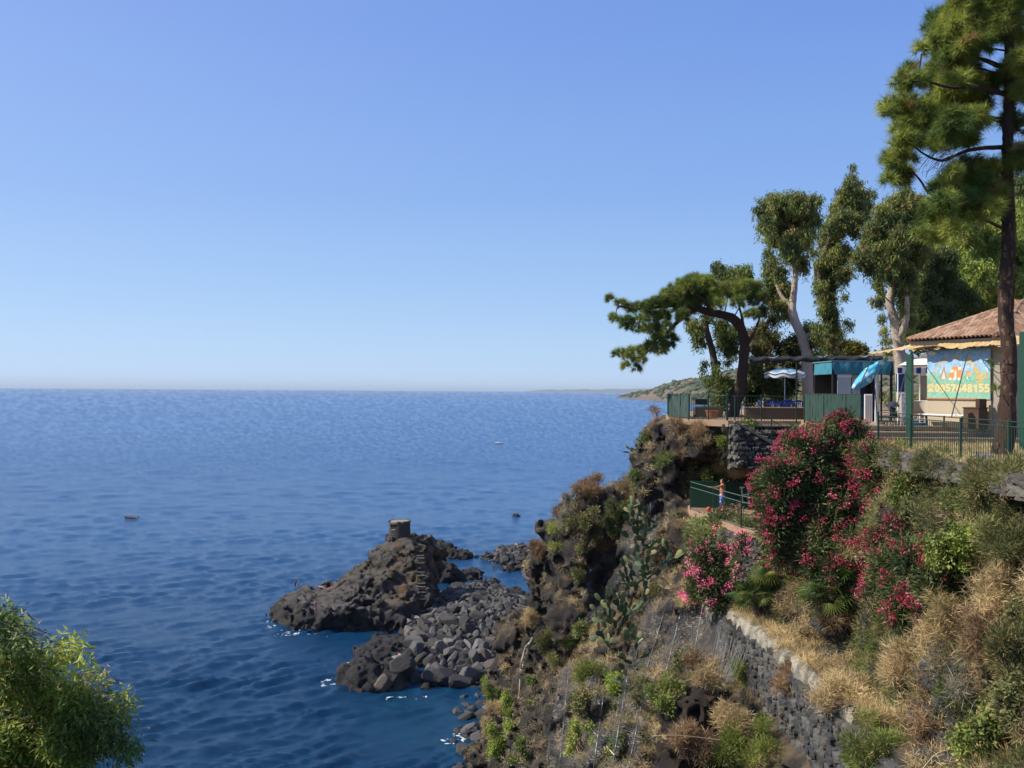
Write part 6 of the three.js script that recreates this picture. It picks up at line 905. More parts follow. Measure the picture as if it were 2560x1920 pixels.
// prickly pears: pads jointed one on another
function pricklyPear(label, roots, D, o = {}) {
  const R = rng(o.seed), [bx, by] = roots[0], base = P(bx, by, D + 0.2), t = thing('prickly_pear', label, 'cactus', base), g = new THREE.SphereGeometry(1, 14, 10); { const p = g.attributes.position; for (let i = 0; i < p.count; i++) { const y = p.getY(i), k = 0.78 + 0.22 * y; p.setXYZ(i, p.getX(i) * k, y + 1, p.getZ(i) * k * 0.16); } g.computeVertexNormals(); }
  const mats = [[0.045, 0.085, 0.036], [0.065, 0.11, 0.045], [0.09, 0.135, 0.052], [0.16, 0.185, 0.07], [0.24, 0.23, 0.11]].map((c) => grainy(c, 0.6, 2, 0.004)); let count = 0;
  const pad = (p, dir, turn, s, depth) => {
    if (count++ > (o.max ?? 80)) return; const m = part('pad', g, mats[depth === 0 && R() < 0.4 ? 4 : Math.floor(R() * 4)], t); m.position.copy(p).sub(t.position); m.quaternion.setFromUnitVectors(V(0, 1, 0), dir); m.rotateY(turn); m.scale.set(s * 0.72, s, s * (0.8 + 0.3 * R()));
    if (depth <= 0) return; const k = 1 + (R() < 0.62 ? 1 : 0) + (R() < 0.2 ? 1 : 0), side = V(1, 0, 0).applyQuaternion(m.quaternion);
    for (let i = 0; i < k; i++) { const a = (R() - 0.5) * 1.7 + (k > 1 ? (i ? 0.6 : -0.6) : 0), q = dir.clone().multiplyScalar(Math.cos(a)).addScaledVector(side, Math.sin(a)); const at = p.clone().addScaledVector(dir, s * (1 + 0.9 * Math.cos(a))).addScaledVector(side, s * 0.62 * Math.sin(a)); q.add(V((R() - 0.5) * 0.5, 0.22 + (o.up ?? 0), (R() - 0.5) * 0.5)).normalize(); pad(at, q, R() * 2.4 - 1.2 , s * (0.82 + 0.25 * R()), depth - 1); }
  };
  roots.forEach(([sx, sy, dx, dy, depth, q]) => pad(P(sx, sy, D + (q ?? 0)), V(dx, dy, 0.25).normalize(), R() * 2 - 1, (o.size ?? 0.2) * (0.85 + 0.3 * R()), depth)); return t;
}
pricklyPear('prickly pear rising beside the dark bush on top of the netted rock', [[1590, 1360, -0.1, 1, 3], [1585, 1310, -0.2, 1, 2], [1600, 1330, 0.3, 1, 2, 0.3], [1578, 1280, 0, 1, 1], [1605, 1380, 0.5, 0.8, 2], [1570, 1345, -0.6, 0.8, 1], [1595, 1300, 0.2, 1, 2], [1590, 1335, -0.3, 1, 2], [1610, 1355, 0.1, 1, 2]], 43.0, { seed: 41, size: 0.21, max: 80 });
pricklyPear('long prickly pear sprawling down the netted rock face', [[1640, 1400, 0.1, 1, 2], [1620, 1430, -0.3, 1, 2], [1590, 1440, -0.7, 0.7, 2], [1610, 1470, 0.2, 1, 2], [1580, 1500, -0.6, 0.8, 2], [1600, 1520, 0.2, 1, 2], [1560, 1530, -0.7, 0.7, 2], [1570, 1480, -0.2, 1, 2], [1530, 1560, -0.7, 0.8, 2], [1545, 1590, 0.1, 1, 2], [1510, 1590, -0.8, 0.5, 1], [1525, 1620, -0.4, 0.9, 1], [1640, 1440, 0.4, 1, 1], [1600, 1400, -0.3, 1, 2], [1620, 1390, 0.2, 1, 2], [1655, 1420, 0.5, 0.8, 2], [1600, 1450, 0.4, 1, 2], [1575, 1460, -0.5, 1, 2], [1590, 1480, 0, 1, 2], [1560, 1500, -0.6, 1, 2], [1555, 1560, 0.3, 1, 2], [1530, 1540, -0.4, 1, 2], [1540, 1570, -0.2, 1, 2], [1515, 1570, -0.5, 1, 2], [1560, 1600, 0.5, 0.8, 1]], 39.2, { seed: 42, size: 0.2, max: 230 });
pricklyPear('prickly pear with single round pads standing in front of the netted wall', [[1592, 1650, 0.1, 1, 0], [1590, 1625, 0, 1, 1], [1588, 1600, -0.5, 0.8, 0], [1594, 1598, 0.4, 0.9, 0], [1578, 1585, -0.8, 0.4, 0], [1600, 1645, 0.9, 0.5, 0], [1580, 1660, -0.8, 0.5, 1], [1568, 1690, -0.5, 0.9, 0], [1556, 1705, -0.6, 0.7, 0], [1548, 1606, -0.9, 0.3, 0], [1542, 1612, -0.8, 0.2, 0], [1562, 1670, -0.9, 0.6, 0]], 35.6, { seed: 43, size: 0.17, max: 24 });
pricklyPear('small prickly pear leaning out over the sea from the headland edge', [[1598, 1135, -0.4, 1, 1], [1592, 1128, -0.9, 0.3, 1], [1590, 1142, -0.8, -0.2, 0], [1602, 1125, 0, 1, 0], [1575, 1132, -1, 0.2, 0]], 46.6, { seed: 44, size: 0.18, max: 12 });
pricklyPear('small prickly pear low on the netted slope beside the mesh', [[1555, 1720, -0.3, 0.8, 1], [1570, 1730, 0.5, 0.6, 0], [1548, 1738, -0.8, 0.2, 0]], 35.2, { seed: 45, size: 0.15, max: 7 });
// shrubs that can be told apart
for (const [sx, sy, rx, ry, kind, pal, label, o] of [
  [1435, 1260, 60, 44, 'twig', 'brown', 'brown twiggy shrub capping the lava outcrop', { size: 1.1 }], [1480, 1225, 44, 28, 'straw', 'brown', 'dry brown grass tuft on the very top of the outcrop'], [1460, 1300, 40, 40, 'shrub', 'olive', 'olive shrub on the left top of the outcrop'],
  [1535, 1290, 42, 40, 'shrub', 'dark', 'dark round bush on the right top of the outcrop'], [1465, 1350, 34, 34, 'shrub', 'olive', 'olive shrub hanging in the middle of the outcrop'], [1390, 1345, 26, 30, 'feather', 'lime', 'bright green shrub on the left shoulder of the outcrop'],
  [1350, 1390, 26, 40, 'twig', 'brown', 'dry brown bush on the left flank of the outcrop'], [1420, 1300, 26, 60, 'twig', 'grey', 'grey twiggy scrub along the left edge of the outcrop'], [1450, 1435, 22, 26, 'shrub', 'olive', 'small olive shrub on the front of the outcrop'], [1495, 1345, 30, 26, 'straw', 'brown', 'brown grass hanging below the round bush on the outcrop'],
  [1580, 1195, 20, 20, 'shrub', 'green', 'round green bush on the edge left of the rock slab'], [1560, 1235, 26, 24, 'straw', 'brown', 'brown dry shrub under the round green bush'], [1615, 1090, 20, 44, 'shrub', 'green', 'upright green shrub below the screened fence corner'], [1640, 1040, 26, 34, 'twig', 'brown', 'bare purple brown twigs sticking out below the screened corner'],
  [1665, 1160, 24, 26, 'feather', 'green', 'green shrub on the ledge above the rock slab'], [1730, 1165, 24, 22, 'shrub', 'olive', 'olive shrub on the ledge right of the green one'], [1775, 1185, 32, 30, 'shrub', 'green', 'green shrub hanging over the hollow'], [1840, 1160, 50, 24, 'straw', 'straw', 'long yellow grass on the lip of the hollow'],
  [1700, 1130, 44, 30, 'straw', 'brown', 'brown dried plants on the headland below the fence'], [1740, 1070, 60, 18, 'straw', 'brown', 'dry hanging plants under the edge of the terrace'], [1810, 1100, 16, 18, 'shrub', 'lime', 'small yellow green shrub on the stone wall by the stair'], [1873, 1062, 22, 16, 'broad', 'lime', 'bright green weed growing at the top of the stair'],
  [1870, 1390, 26, 24, 'twig', 'grey', 'dry twigs beside the pale pink oleander'], [1680, 1405, 46, 38, 'twig', 'brown', 'dry brown scrub between cactus and pink oleander'], [1665, 1440, 34, 30, 'twig', 'grey', 'spiky grey shrub on the slope above the netted wall', { size: 0.8 }], [1640, 1480, 26, 22, 'feather', 'olive', 'olive tuft left of the spiky grey shrub'], [1730, 1500, 40, 26, 'straw', 'straw', 'dry yellow grass above the netted wall'],
  [1425, 1590, 36, 52, 'feather', 'green', 'green feathery shrub on the slope left of the cactus'], [1450, 1570, 30, 26, 'shrub', 'green', 'green bush under the hollow of the outcrop'], [1370, 1600, 26, 34, 'feather', 'olive', 'olive shrub right of the white streaked rock'], [1402, 1650, 22, 40, 'feather', 'olive', 'drooping olive shrub above the dark netted cleft'], [1280, 1650, 40, 26, 'twig', 'straw', 'dry straw coloured bush on the lower rock spur'], [1330, 1545, 26, 26, 'straw', 'straw', 'pale dry grass above the white streaked rock'],
  [1225, 1720, 16, 40, 'feather', 'lime', 'bright green plant at the foot of the rock spur'], [1275, 1770, 22, 46, 'broad', 'lime', 'yellow green shrub low on the rock spur'], [1335, 1730, 24, 34, 'broad', 'green', 'green shrub right of the white streak'], [1255, 1850, 46, 46, 'broad', 'lime', 'yellow green bush at the lower edge left of the dark cleft'], [1300, 1880, 30, 34, 'broad', 'green', 'green bush in the lower corner beside the dark cleft'], [1240, 1790, 30, 30, 'straw', 'straw', 'dry grass hanging above the yellow green bush'],
  [1480, 1690, 40, 44, 'feather', 'green', 'green shrub in the net below the cactus'], [1540, 1740, 44, 60, 'shrub', 'lime', 'lime green shrub hanging in the middle of the net'], [1470, 1760, 36, 50, 'broad', 'olive', 'olive plants on the left rim of the net'], [1460, 1860, 34, 60, 'broad', 'lime', 'lime green weeds at the foot of the net'], [1600, 1720, 40, 34, 'feather', 'olive', 'olive shrub on the slope right of the cactus'], [1660, 1750, 46, 44, 'shrub', 'green', 'green shrub beside the dark lava lump'],
  [1690, 1670, 44, 30, 'broad', 'olive', 'olive brambles at the foot of the netted wall'], [1760, 1660, 40, 28, 'straw', 'brown', 'brown dry scrub under the pale net strands'], [1780, 1700, 36, 32, 'straw', 'straw', 'straw coloured grass tuft left of the stone wall'], [1870, 1690, 36, 44, 'feather', 'lime', 'bright feathery plant at the left end of the stone wall'], [1840, 1830, 50, 70, 'straw', 'straw', 'long dry grass along the foot of the stone wall'], [1880, 1870, 80, 56, 'feather', 'lime', 'bright lime green bush at the bottom edge, left of the stone wall'], [1730, 1860, 50, 44, 'straw', 'brown', 'brown dry grass between the two lava lumps'], [1560, 1880, 40, 40, 'broad', 'green', 'green weeds in front of the mesh at the bottom edge'],
  [2200, 1870, 74, 60, 'feather', 'green', 'dense green bush over the lower end of the stone wall'], [2190, 1600, 52, 70, 'feather', 'green', 'dusty green bush with pink specks on the path edge'], [2270, 1660, 50, 90, 'straw', 'straw', 'tall column of yellow dry grass on the path'], [2000, 1610, 70, 26, 'straw', 'straw', 'flat dry straw on the path under the palms'], [1990, 1680, 60, 36, 'straw', 'brown', 'brown dead grass along the concrete coping'], [2110, 1740, 80, 40, 'straw', 'straw', 'pale dry grass spilling over the coping'], [2330, 1820, 50, 50, 'straw', 'brown', 'brown dry stalks above the rough lava stones'],
  [2400, 1570, 70, 80, 'straw', 'straw', 'broad patch of hanging dry grass on the right slope'], [2500, 1500, 60, 70, 'straw', 'straw', 'dry grass in the right part of the slope below the kerb'], [2480, 1600, 60, 60, 'straw', 'brown', 'brown dead plants at the right picture edge'], [2440, 1700, 50, 50, 'straw', 'grey', 'greyish dry bush on the right slope'], [2540, 1650, 50, 80, 'feather', 'olive', 'olive feathery shrub at the right picture edge'], [2390, 1760, 40, 50, 'feather', 'green', 'green feathery shrub above the lava stones on the right'],
  [2500, 1820, 90, 90, 'broad', 'green', 'tangle of green brambles in the lower right corner'], [2440, 1890, 70, 60, 'broad', 'lime', 'light green weeds at the bottom edge on the right'], [2560, 1760, 60, 70, 'broad', 'olive', 'olive brambles at the right edge above the corner'], [2390, 1360, 90, 60, 'broad', 'green', 'green brambles right of the lower oleander'], [2460, 1410, 60, 50, 'broad', 'lime', 'leafy creeper hanging on the right slope'], [2540, 1390, 60, 60, 'feather', 'olive', 'olive shrub on the slope at the right edge'],
  [2250, 1140, 34, 22, 'feather', 'green', 'green tuft hiding the far end of the lawn kerb'], [2420, 1178, 34, 20, 'feather', 'olive', 'olive tuft growing over the middle of the lawn kerb'], [2300, 1300, 60, 44, 'broad', 'olive', 'olive creeper between the round green bush and the lower oleander'], [2450, 1340, 70, 40, 'broad', 'lime', 'lime green creeper spreading across the right slope'], [2350, 1560, 40, 60, 'feather', 'green', 'green feathery shrub left of the broad dry grass patch'], [2540, 1560, 36, 60, 'broad', 'olive', 'olive creeper beside the dead plants at the right edge'], [2170, 1330, 40, 50, 'olean', 'oleander', 'leafy unflowering shrub between the two oleanders'],
  [2290, 1230, 56, 50, 'shrub', 'green', 'round green bush right of the big oleander'], [2200, 1130, 60, 40, 'feather', 'lime', 'yellow green feathery shrub behind the top of the oleander'], [2340, 1180, 44, 50, 'shrub', 'olive', 'olive bush under the lawn kerb'], [2330, 1150, 30, 26, 'feather', 'green', 'small green bush against the kerb stones'], [2460, 1230, 80, 44, 'feather', 'olive', 'olive scrub below the kerb on the right'], [2400, 1270, 70, 44, 'feather', 'green', 'soft green scrub in the upper middle of the slope'], [2540, 1200, 40, 50, 'feather', 'green', 'green shrub below the iron fence at the right edge'], [2500, 1310, 60, 40, 'feather', 'olive', 'soft olive growth on the upper right slope'], [2380, 1460, 40, 50, 'broad', 'dark', 'dark leafy shrub in the gap right of the oleander'], [2150, 1400, 34, 60, 'straw', 'straw', 'dried yellow creeper hanging in the gap between the oleanders', { d: 29.6 }], [2100, 1560, 40, 40, 'twig', 'brown', 'dry leaf litter below the drooping palm'], [2360, 1660, 34, 40, 'straw', 'grey', 'grey dead grass hanging over the dark stones'],
]) shrub(sx, sy, rx, ry, kind, pal, label, o);
// low growth nobody could count: dry grass and creepers all over the ledges
{
  const p = cliffGeo.attributes.position, n = cliffGeo.attributes.normal, R = rng(606), dry = [], brown = [], weeds = [], q = V(0, 0, 0), m = camera.matrixWorldInverse;
  const used = new Uint8Array(p.count); for (const v of cliffGeo.index.array) used[v] = 1;
  for (let i = 0; i < p.count; i++) {
    if (!used[i]) continue; const x = p.getX(i), y = p.getY(i), z = p.getZ(i), ny = n.getY(i); if (y > 43.05 || y < 18) continue; q.set(x, y, z).applyMatrix4(m); const sx = 1280 - (q.x / q.z) * FPX, sy = 960 + (q.y / q.z) * FPX; if (sx > 2680 || sy > 2050 || sx < 1100) continue;
    if (x > 7.9 && -z > 33.8 && -z < 43.8 && y > 39.3 && y < 41.9) continue; if (Math.hypot(x - 6.4, y - 33.9, z + 31.5) < 1.45 || Math.hypot(x - 5.5, y - 32.7, z + 29.5) < 1.4) continue;
    const wall = -z > 22 && -z < 37 && y > 33.5 && y < 36.5 && x > 8.2 && x < 9.6; if (wall || (-z > 35 && -z < 41 && y > 34.4 && y < 36.25 && x > 5.8 && x < 8.8 && R() < 0.8)) continue;
    const area = fbm(x * 0.4 + 7, y * 0.4, z * 0.4, 2), right = smooth(x, 8.6, 10.2) * (y > 36.4 ? 1 : 0), dens = clamp(smooth(ny + area * 0.7, 0.0, 0.55) + right * (0.75 + area), 0, 1);
    const keep = (x < 2.6 ? 0.4 : 1) * lerp(0.24, 0.50, right) * clamp(30 / -q.z, 0.35, 1.2); if (R() > dens * keep) continue;
    const k = n3b(x * 0.5, y * 0.5, z * 0.5) + 0.4 * (R() - 0.5) + 0.36 * right; const b = { c: V(x, y, z).add(V(n.getX(i), ny, n.getZ(i)).multiplyScalar(0.05)), r: V(0.05, 0.05, 0.05), n: 1 };
    (k > 0.22 ? weeds : k > 0.02 ? brown : dry).push(b);
  }
  const mk = (name, label, list, geo, mat, pal, o) => { const g = thing(name, label, 'ground cover', [0, 0, 0]); const f = foliage(g, name, list, geo, mat, pal, R, o); scene.remove(g); f.name = name; tag(f, label, 'ground cover'); f.userData.kind = 'stuff'; scene.add(f); };
  mk('dry_grass', 'dry straw coloured grass all over the ledges of the cliff', dry, G.straw, strawy, C.straw, { outward: 1, size: 0.85, gain: 1.55 }); mk('dead_undergrowth', 'brown dead plants scattered over the cliff', brown, G.straw, strawy, C.brown, { outward: 0.8, size: 0.8, gain: 1.6 }); mk('weeds', 'low green weeds and creepers scattered over the cliff', weeds, G.feather, leafy, C.olive, { outward: 0.6, size: 0.95, gain: 1.7 });
  console.log('ground cover', dry.length, brown.length, weeds.length);
  // short dry lawn grass behind the fence
  const lawn = []; for (let i = 0; i < 3600; i++) { const d = 16 + R() * 16.5, x = nearX(d) - 0.1 + R() * R() * 7; lawn.push({ c: V(x, 43.24, -d), r: V(0.02, 0.005, 0.02), n: 1 }); } mk('lawn_grass', 'thin dry grass on the lawn behind the iron fence', lawn, G.straw, strawy, C.straw, { outward: 2, size: 0.34 });
  // scrub on the shore that runs on behind the cliff
  const sc = [], rc = new THREE.Raycaster(), sh = scene.children.find((o) => o.name === 'shore'), sp = sh.geometry.attributes.position; for (let i = 0; i < sp.count; i++) if (sp.getY(i) > 3.5 && R() < 0.22) sc.push({ c: V(sp.getX(i) + R(), sp.getY(i) + 0.3, sp.getZ(i) + R()), r: V(0.4, 0.2, 0.4), n: 1 });
  mk('shore_scrub', 'low scrub on the slopes of the shore behind the outcrop', sc, G.shrub, leafy, C.olive, { outward: 1, size: 8 });
  // bare stalks arching out of the dry growth
  const verge = []; for (let i = 0; i < 900; i++) { const d = 24 + R() * 17, u = 0.12 + R() * R() * 1.1; verge.push({ c: V(faceX(36.3, d) + u, 36.46 + 0.06 * R() - (u < 0.25 ? 0.1 * R() : 0), -d), r: V(0.05, 0.03, 0.05), n: 1 }); } mk('path_straw', 'flattened dry straw covering the path behind the concrete coping', verge, G.straw, strawy, C.straw, { outward: 1, size: 0.8 });
  const kw = []; for (let i = 0; i < 420; i++) { const d = 17 + R() * 14.2, k = R(); if (n3(d * 0.7, 3, 3) < -0.25) continue; kw.push({ c: V(12.0 - (31 - d) * 0.062 - 0.28 * k - 0.05, 43.22 - 0.5 * k * k, -d), r: V(0.06, 0.05, 0.06), n: 1 }); } mk('kerb_weeds', 'olive weeds hanging over the lava stone kerb below the iron fence', kw, G.feather, leafy, C.olive, { outward: 0.5, size: 0.95 });
  const st = thing('dry_stalks', 'long pale dead stalks arching out of the growth on the right slope', 'stalks');
  for (const [a, b, c, D] of [[[2390, 1330], [2425, 1370], [2420, 1410], 25.5], [[2560, 1750], [2450, 1740], [2400, 1870], 21.5], [[2520, 1460], [2470, 1500], [2440, 1580], 23], [[2010, 1700], [2060, 1680], [2120, 1770], 29], [[2560, 1550], [2480, 1530], [2430, 1540], 22.5], [[1630, 1840], [1690, 1838], [1800, 1850], 27], [[1990, 1540], [1970, 1590], [1968, 1600], 31.5], [[2480, 1880], [2350, 1880], [2300, 1930], 21], [[2370, 1160], [2440, 1130], [2480, 1150], 26]]) part('stalk', limb([P(...a, D), P(...b, D - 0.2), P(...c, D)], [0.008, 0.009, 0.014], 5, 0.1, 16), std([0.42, 0.34, 0.2], 0.9), st);
}
// ---------------------------------------------------------------- retaining wall of lava stones with its concrete coping
{
  const R = rng(17), { blocksG } = stoneKit, mats = [[0.062, 0.062, 0.064], [0.095, 0.094, 0.094], [0.13, 0.125, 0.12], [0.05, 0.05, 0.052], [0.11, 0.095, 0.075]].map((c) => grainy(c, 0.9, 1.6, 0.03)), t = thing('retaining_wall', 'retaining wall of rough dark lava stones below the overgrown path', 'wall'), all = [];
  const edge = (d) => faceX(36.3, d);
  for (let d = 20.6; d < 37.2; d += 0.33) for (let j = 0; j < 11; j++) { const y = 35.86 - j * 0.28; const dd = d + (j % 2) * 0.13 + (R() - 0.5) * 0.08, x = edge(dd) - 0.02 - j * 0.04 - R() * 0.13; if (y < 33.2) continue; all.push([x, y + (R() - 0.5) * 0.05, dd]); }
  all.sort((a, b) => a[2] - b[2]); const vis = (q) => { const v = V(q[0], q[1], -q[2]).project(camera); return Math.abs(v.x) < 1 && Math.abs(v.y) < 1; }, shown = all.filter(vis), hidden = all.filter((q) => !vis(q)).concat(shown.slice(300)), spare = [];
  const put = ([x, y, d]) => { const q = new THREE.Quaternion().setFromEuler(new THREE.Euler((R() - 0.5) * 0.3, -0.05 + (R() - 0.5) * 0.4, 0.1 + (R() - 0.5) * 0.3)), s = V(0.30 + R() * 0.14, 0.25 + R() * 0.14, 0.28 + R() * 0.16); return [V(x, y, -d), q, s]; };
  for (const q of shown.slice(0, 300)) { const m = part('stone', blocksG[Math.floor(R() * 5)], mats[Math.floor(R() * 5)], t), [a, b, c] = put(q); m.position.copy(a); m.quaternion.copy(b); m.scale.copy(c); }
  for (const q of hidden) spare.push(blocksG[Math.floor(R() * 5)].clone().applyMatrix4(new THREE.Matrix4().compose(...put(q)))); const r = part('stones', merge(spare), mats[1], t); r.userData.kind = 'stuff';
  const cc = [], g = new THREE.PlaneGeometry(1, 1, 220, 14), p = g.attributes.position; for (let i = 0; i < p.count; i++) { const u = p.getX(i) + 0.5, v = 0.5 - p.getY(i), d = lerp(25.2, 40.5, u), prof = [[0.40, 36.40], [0.14, 36.50], [-0.02, 36.47], [-0.10, 36.28], [-0.12, 36.02], [-0.05, 35.80]], k = v * 5, a = Math.min(4, Math.floor(k)), o = lerp(prof[a][0], prof[a + 1][0], k - a), y = lerp(prof[a][1], prof[a + 1][1], k - a); const e = 0.10 * n3(d * 0.9, v * 2, 1) + 0.06 * n3(d * 3, v * 4, 3) + 0.03 * n3(d * 9, v * 9, 5); cc.push(...mix3([0.29, 0.26, 0.205], [0.12, 0.112, 0.10], clamp(0.35 + 1.1 * n3b(d * 2.3, v * 1.2, 7) + 0.35 * n3(d * 7, v * 2, 1) + (v < 0.45 ? 0.2 : 0), 0, 1))); p.setXYZ(i, edge(d) + o + e, y + e * 0.6 - (v > 0.85 ? 0.12 * Math.max(0, n3(d * 2.2, 1, 5)) : 0), -d); } g.computeVertexNormals();
  g.setAttribute('color', new THREE.Float32BufferAttribute(cc, 3)); const cm = new THREE.MeshStandardMaterial({ vertexColors: true, roughness: 0.95, side: THREE.DoubleSide, bumpMap: rep(grainTex, 6, 0.6), bumpScale: 0.03 }); part('coping', g, cm, t);
  // rough stones and the small dark wall below the palms
  const w = thing('rubble_wall', 'short dark rubble wall under the drooping palm', 'wall'); for (let i = 0; i < 70; i++) { const q = hit(2040 + R() * 90, 1555 + R() * 90); if (!q || q.p.y < 36.3) continue; const m = part('stone', blocksG[i % 5], mats[Math.floor(R() * 5)], w); m.position.copy(q.p); m.scale.set(0.25 + R() * 0.2, 0.2 + R() * 0.15, 0.25); m.rotation.set(R(), R(), R()); }
  const w2 = thing('loose_stones', 'heap of dark loose lava stones low on the right slope', 'stones'); for (let i = 0; i < 90; i++) { const q = hit(2290 + R() * 100, 1650 + Math.pow(R(), 0.7) * 260); if (!q) continue; const m = part('stone', blocksG[i % 5], mats[i % 2 ? 3 : 0], w2); m.position.copy(q.p); m.scale.setScalar(0.14 + R() * 0.2); m.rotation.set(R() * 6, R() * 6, R() * 6); }
  // pale crust that runs down the rock spur
  const wc = [[1356, 1560], [1345, 1575], [1330, 1600], [1318, 1625], [1308, 1650], [1303, 1680], [1300, 1710], [1297, 1740]], crust = [], wr = thing('pale_crust', 'white mineral streak running down the rock spur', 'streak'); for (let j = 0; j < 3; j++) { const pts = wc.map(([a, b], i) => hit(a + (j - 1) * (5 - i * 0.5) + (R() - 0.5) * 6, b + R() * 6)).filter(Boolean).map((q) => q.p.addScaledVector(q.n, 0.03)); if (pts.length > 3) crust.push(limb(pts.slice(0, pts.length - (j === 1 ? 0 : 2)), [0.04, 0.08, 0.07, 0.05, 0.045, 0.03], 7, 0.55, 60, j)); } if (crust.length) part('crust', merge(crust), grainy([0.55, 0.5, 0.42], 0.9, 2, 0.04), wr);
}
// ---------------------------------------------------------------- rockfall nets
{
  const N = 128, d = new Uint8Array(N * N * 4), line = (x, y) => { let m = 1; const seg = [[0.5, 0, 0.5, 0.2], [0.5, 0.2, 0.0, 0.42], [0.5, 0.2, 1.0, 0.42], [0, 0.42, 0, 0.72], [1, 0.42, 1, 0.72], [0, 0.72, 0.5, 0.94], [1, 0.72, 0.5, 0.94], [0.5, 0.94, 0.5, 1]]; for (const [a, b, c, e] of seg) { const vx = c - a, vy = e - b, t = clamp(((x - a) * vx + (y - b) * vy) / (vx * vx + vy * vy), 0, 1); m = Math.min(m, Math.hypot(x - a - t * vx, y - b - t * vy)); } return m; };
  for (let j = 0; j < N; j++) for (let i = 0; i < N; i++) { const v = line((i + 0.5) / N, (j + 0.5) / N) < 0.045 ? 255 : 0, o = (j * N + i) * 4; d[o] = d[o + 1] = d[o + 2] = v; d[o + 3] = 255; }
  const tex = new THREE.DataTexture(d, N, N); tex.wrapS = tex.wrapT = THREE.RepeatWrapping; tex.magFilter = THREE.LinearFilter; tex.needsUpdate = true;
  const wire = std([0.13, 0.13, 0.135], 0.6, { alphaMap: tex, transparent: true, side: THREE.DoubleSide, metalness: 0.2 });
  const net = (label, TL, TR, BR, BL, nx, ny, lift, ropes) => {
    const g = new THREE.PlaneGeometry(1, 1, nx, ny), p = g.attributes.position, uv = g.attributes.uv; let ok = true; const ds = new Float32Array(p.count);
    for (let i = 0; i < p.count; i++) { const u = p.getX(i) + 0.5, v = 0.5 - p.getY(i), sx = lerp(lerp(TL[0], TR[0], u), lerp(BL[0], BR[0], u), v), sy = lerp(lerp(TL[1], TR[1], u), lerp(BL[1], BR[1], u), v), q = hit(sx, sy); if (!q) { ok = false; continue; } ds[i] = q.d; p.setXYZ(i, sx, sy, 0); }
    // a net hangs over the hollows: keep the nearer of neighbouring depths
    const s = new Float32Array(p.count); for (let pass = 0; pass < 2; pass++) { for (let i = 0; i < p.count; i++) { const c = i % (nx + 1), r = Math.floor(i / (nx + 1)); let m = 1e9, sum = 0, k = 0; for (let a = -1; a <= 1; a++) for (let b = -1; b <= 1; b++) { const cc = c + a, rr = r + b; if (cc < 0 || rr < 0 || cc > nx || rr > ny) continue; const v = ds[rr * (nx + 1) + cc]; m = Math.min(m, v); sum += v; k++; } s[i] = m * 0.55 + (sum / k) * 0.45; } ds.set(s); }
    const w = []; for (let i = 0; i < p.count; i++) { const q = P(p.getX(i), p.getY(i), ds[i] - lift).clone(); const r = rayOf(p.getX(i), p.getY(i)).normalize(); w.push(q); }
    w.forEach((q, i) => { p.setXYZ(i, q.x, q.y, q.z); uv.setXY(i, (q.z * 0.8 - q.x * 0.6) / 0.085, q.y / 0.105); }); g.computeVertexNormals();
    const t = thing('rockfall_net', label, 'net'); part('wire_mesh', g, wire, t);
    for (const f of ropes) { const c = Math.round(f * nx), pts = []; for (let r = 0; r <= ny; r += 2) pts.push(w[r * (nx + 1) + c].clone().add(V(-0.03, 0.02, 0.03))); part('cable', limb(pts, [0.014, 0.014], 5, 0, ny * 2), M.steel, t); }
    return t;
  };
  net('grey wire net over the dark lava wall left of the coping', [1625, 1490], [1820, 1500], [1800, 1690], [1560, 1660], 40, 30, 0.10, [0.25, 0.45, 0.7]);
  net('wire net hanging over the hollow right of the outcrop', [1500, 1320], [1640, 1250], [1640, 1440], [1430, 1600], 34, 40, 0.12, [0.9]);
  net('wire net over the dark cleft in the lower rock face', [1400, 1670], [1450, 1650], [1440, 1920], [1360, 1920], 20, 40, 0.12, [0.5]);
  net('wire net over the lower slope, with white stay cables', [1470, 1640], [1640, 1690], [1590, 1920], [1440, 1920], 36, 40, 0.12, [0.3, 0.62, 0.9]);
  // the bundle of loose net strands below the end of the coping
  const R = rng(64), t = thing('net_strands', 'bundle of pale loose wire strands falling from the end of the coping', 'net'), ls = []; for (let i = 0; i < 60; i++) { const k = R(), a = hit(1800 + k * 70, 1560 + k * 60 + R() * 10), b = hit(1760 + k * 50 + R() * 20, 1700 + R() * 30); if (!a || !b) continue; const m = a.p.clone().lerp(b.p, 0.5).add(V(-0.15 + R() * 0.1, 0.05 - 0.1 * R(), 0.25 + R() * 0.15)); ls.push(limb([a.p.add(V(-0.08, 0.05, 0.12)), m, b.p.add(V(-0.05, 0.1, 0.12))], [0.006, 0.006], 4, 0, 10, i)); } part('strands', merge(ls), std([0.22, 0.225, 0.22], 0.6), t);
  const c = thing('stay_cable', 'white stay cable slanting across the lower net', 'cable'), A = hit(1472, 1812), B = hit(1542, 1886); part('cable', bar(A.p.add(V(-0.1, 0.1, 0.2)), B.p.add(V(-0.1, 0.05, 0.2)), 0.02, 6), std([0.5, 0.48, 0.42], 0.6), c);
}
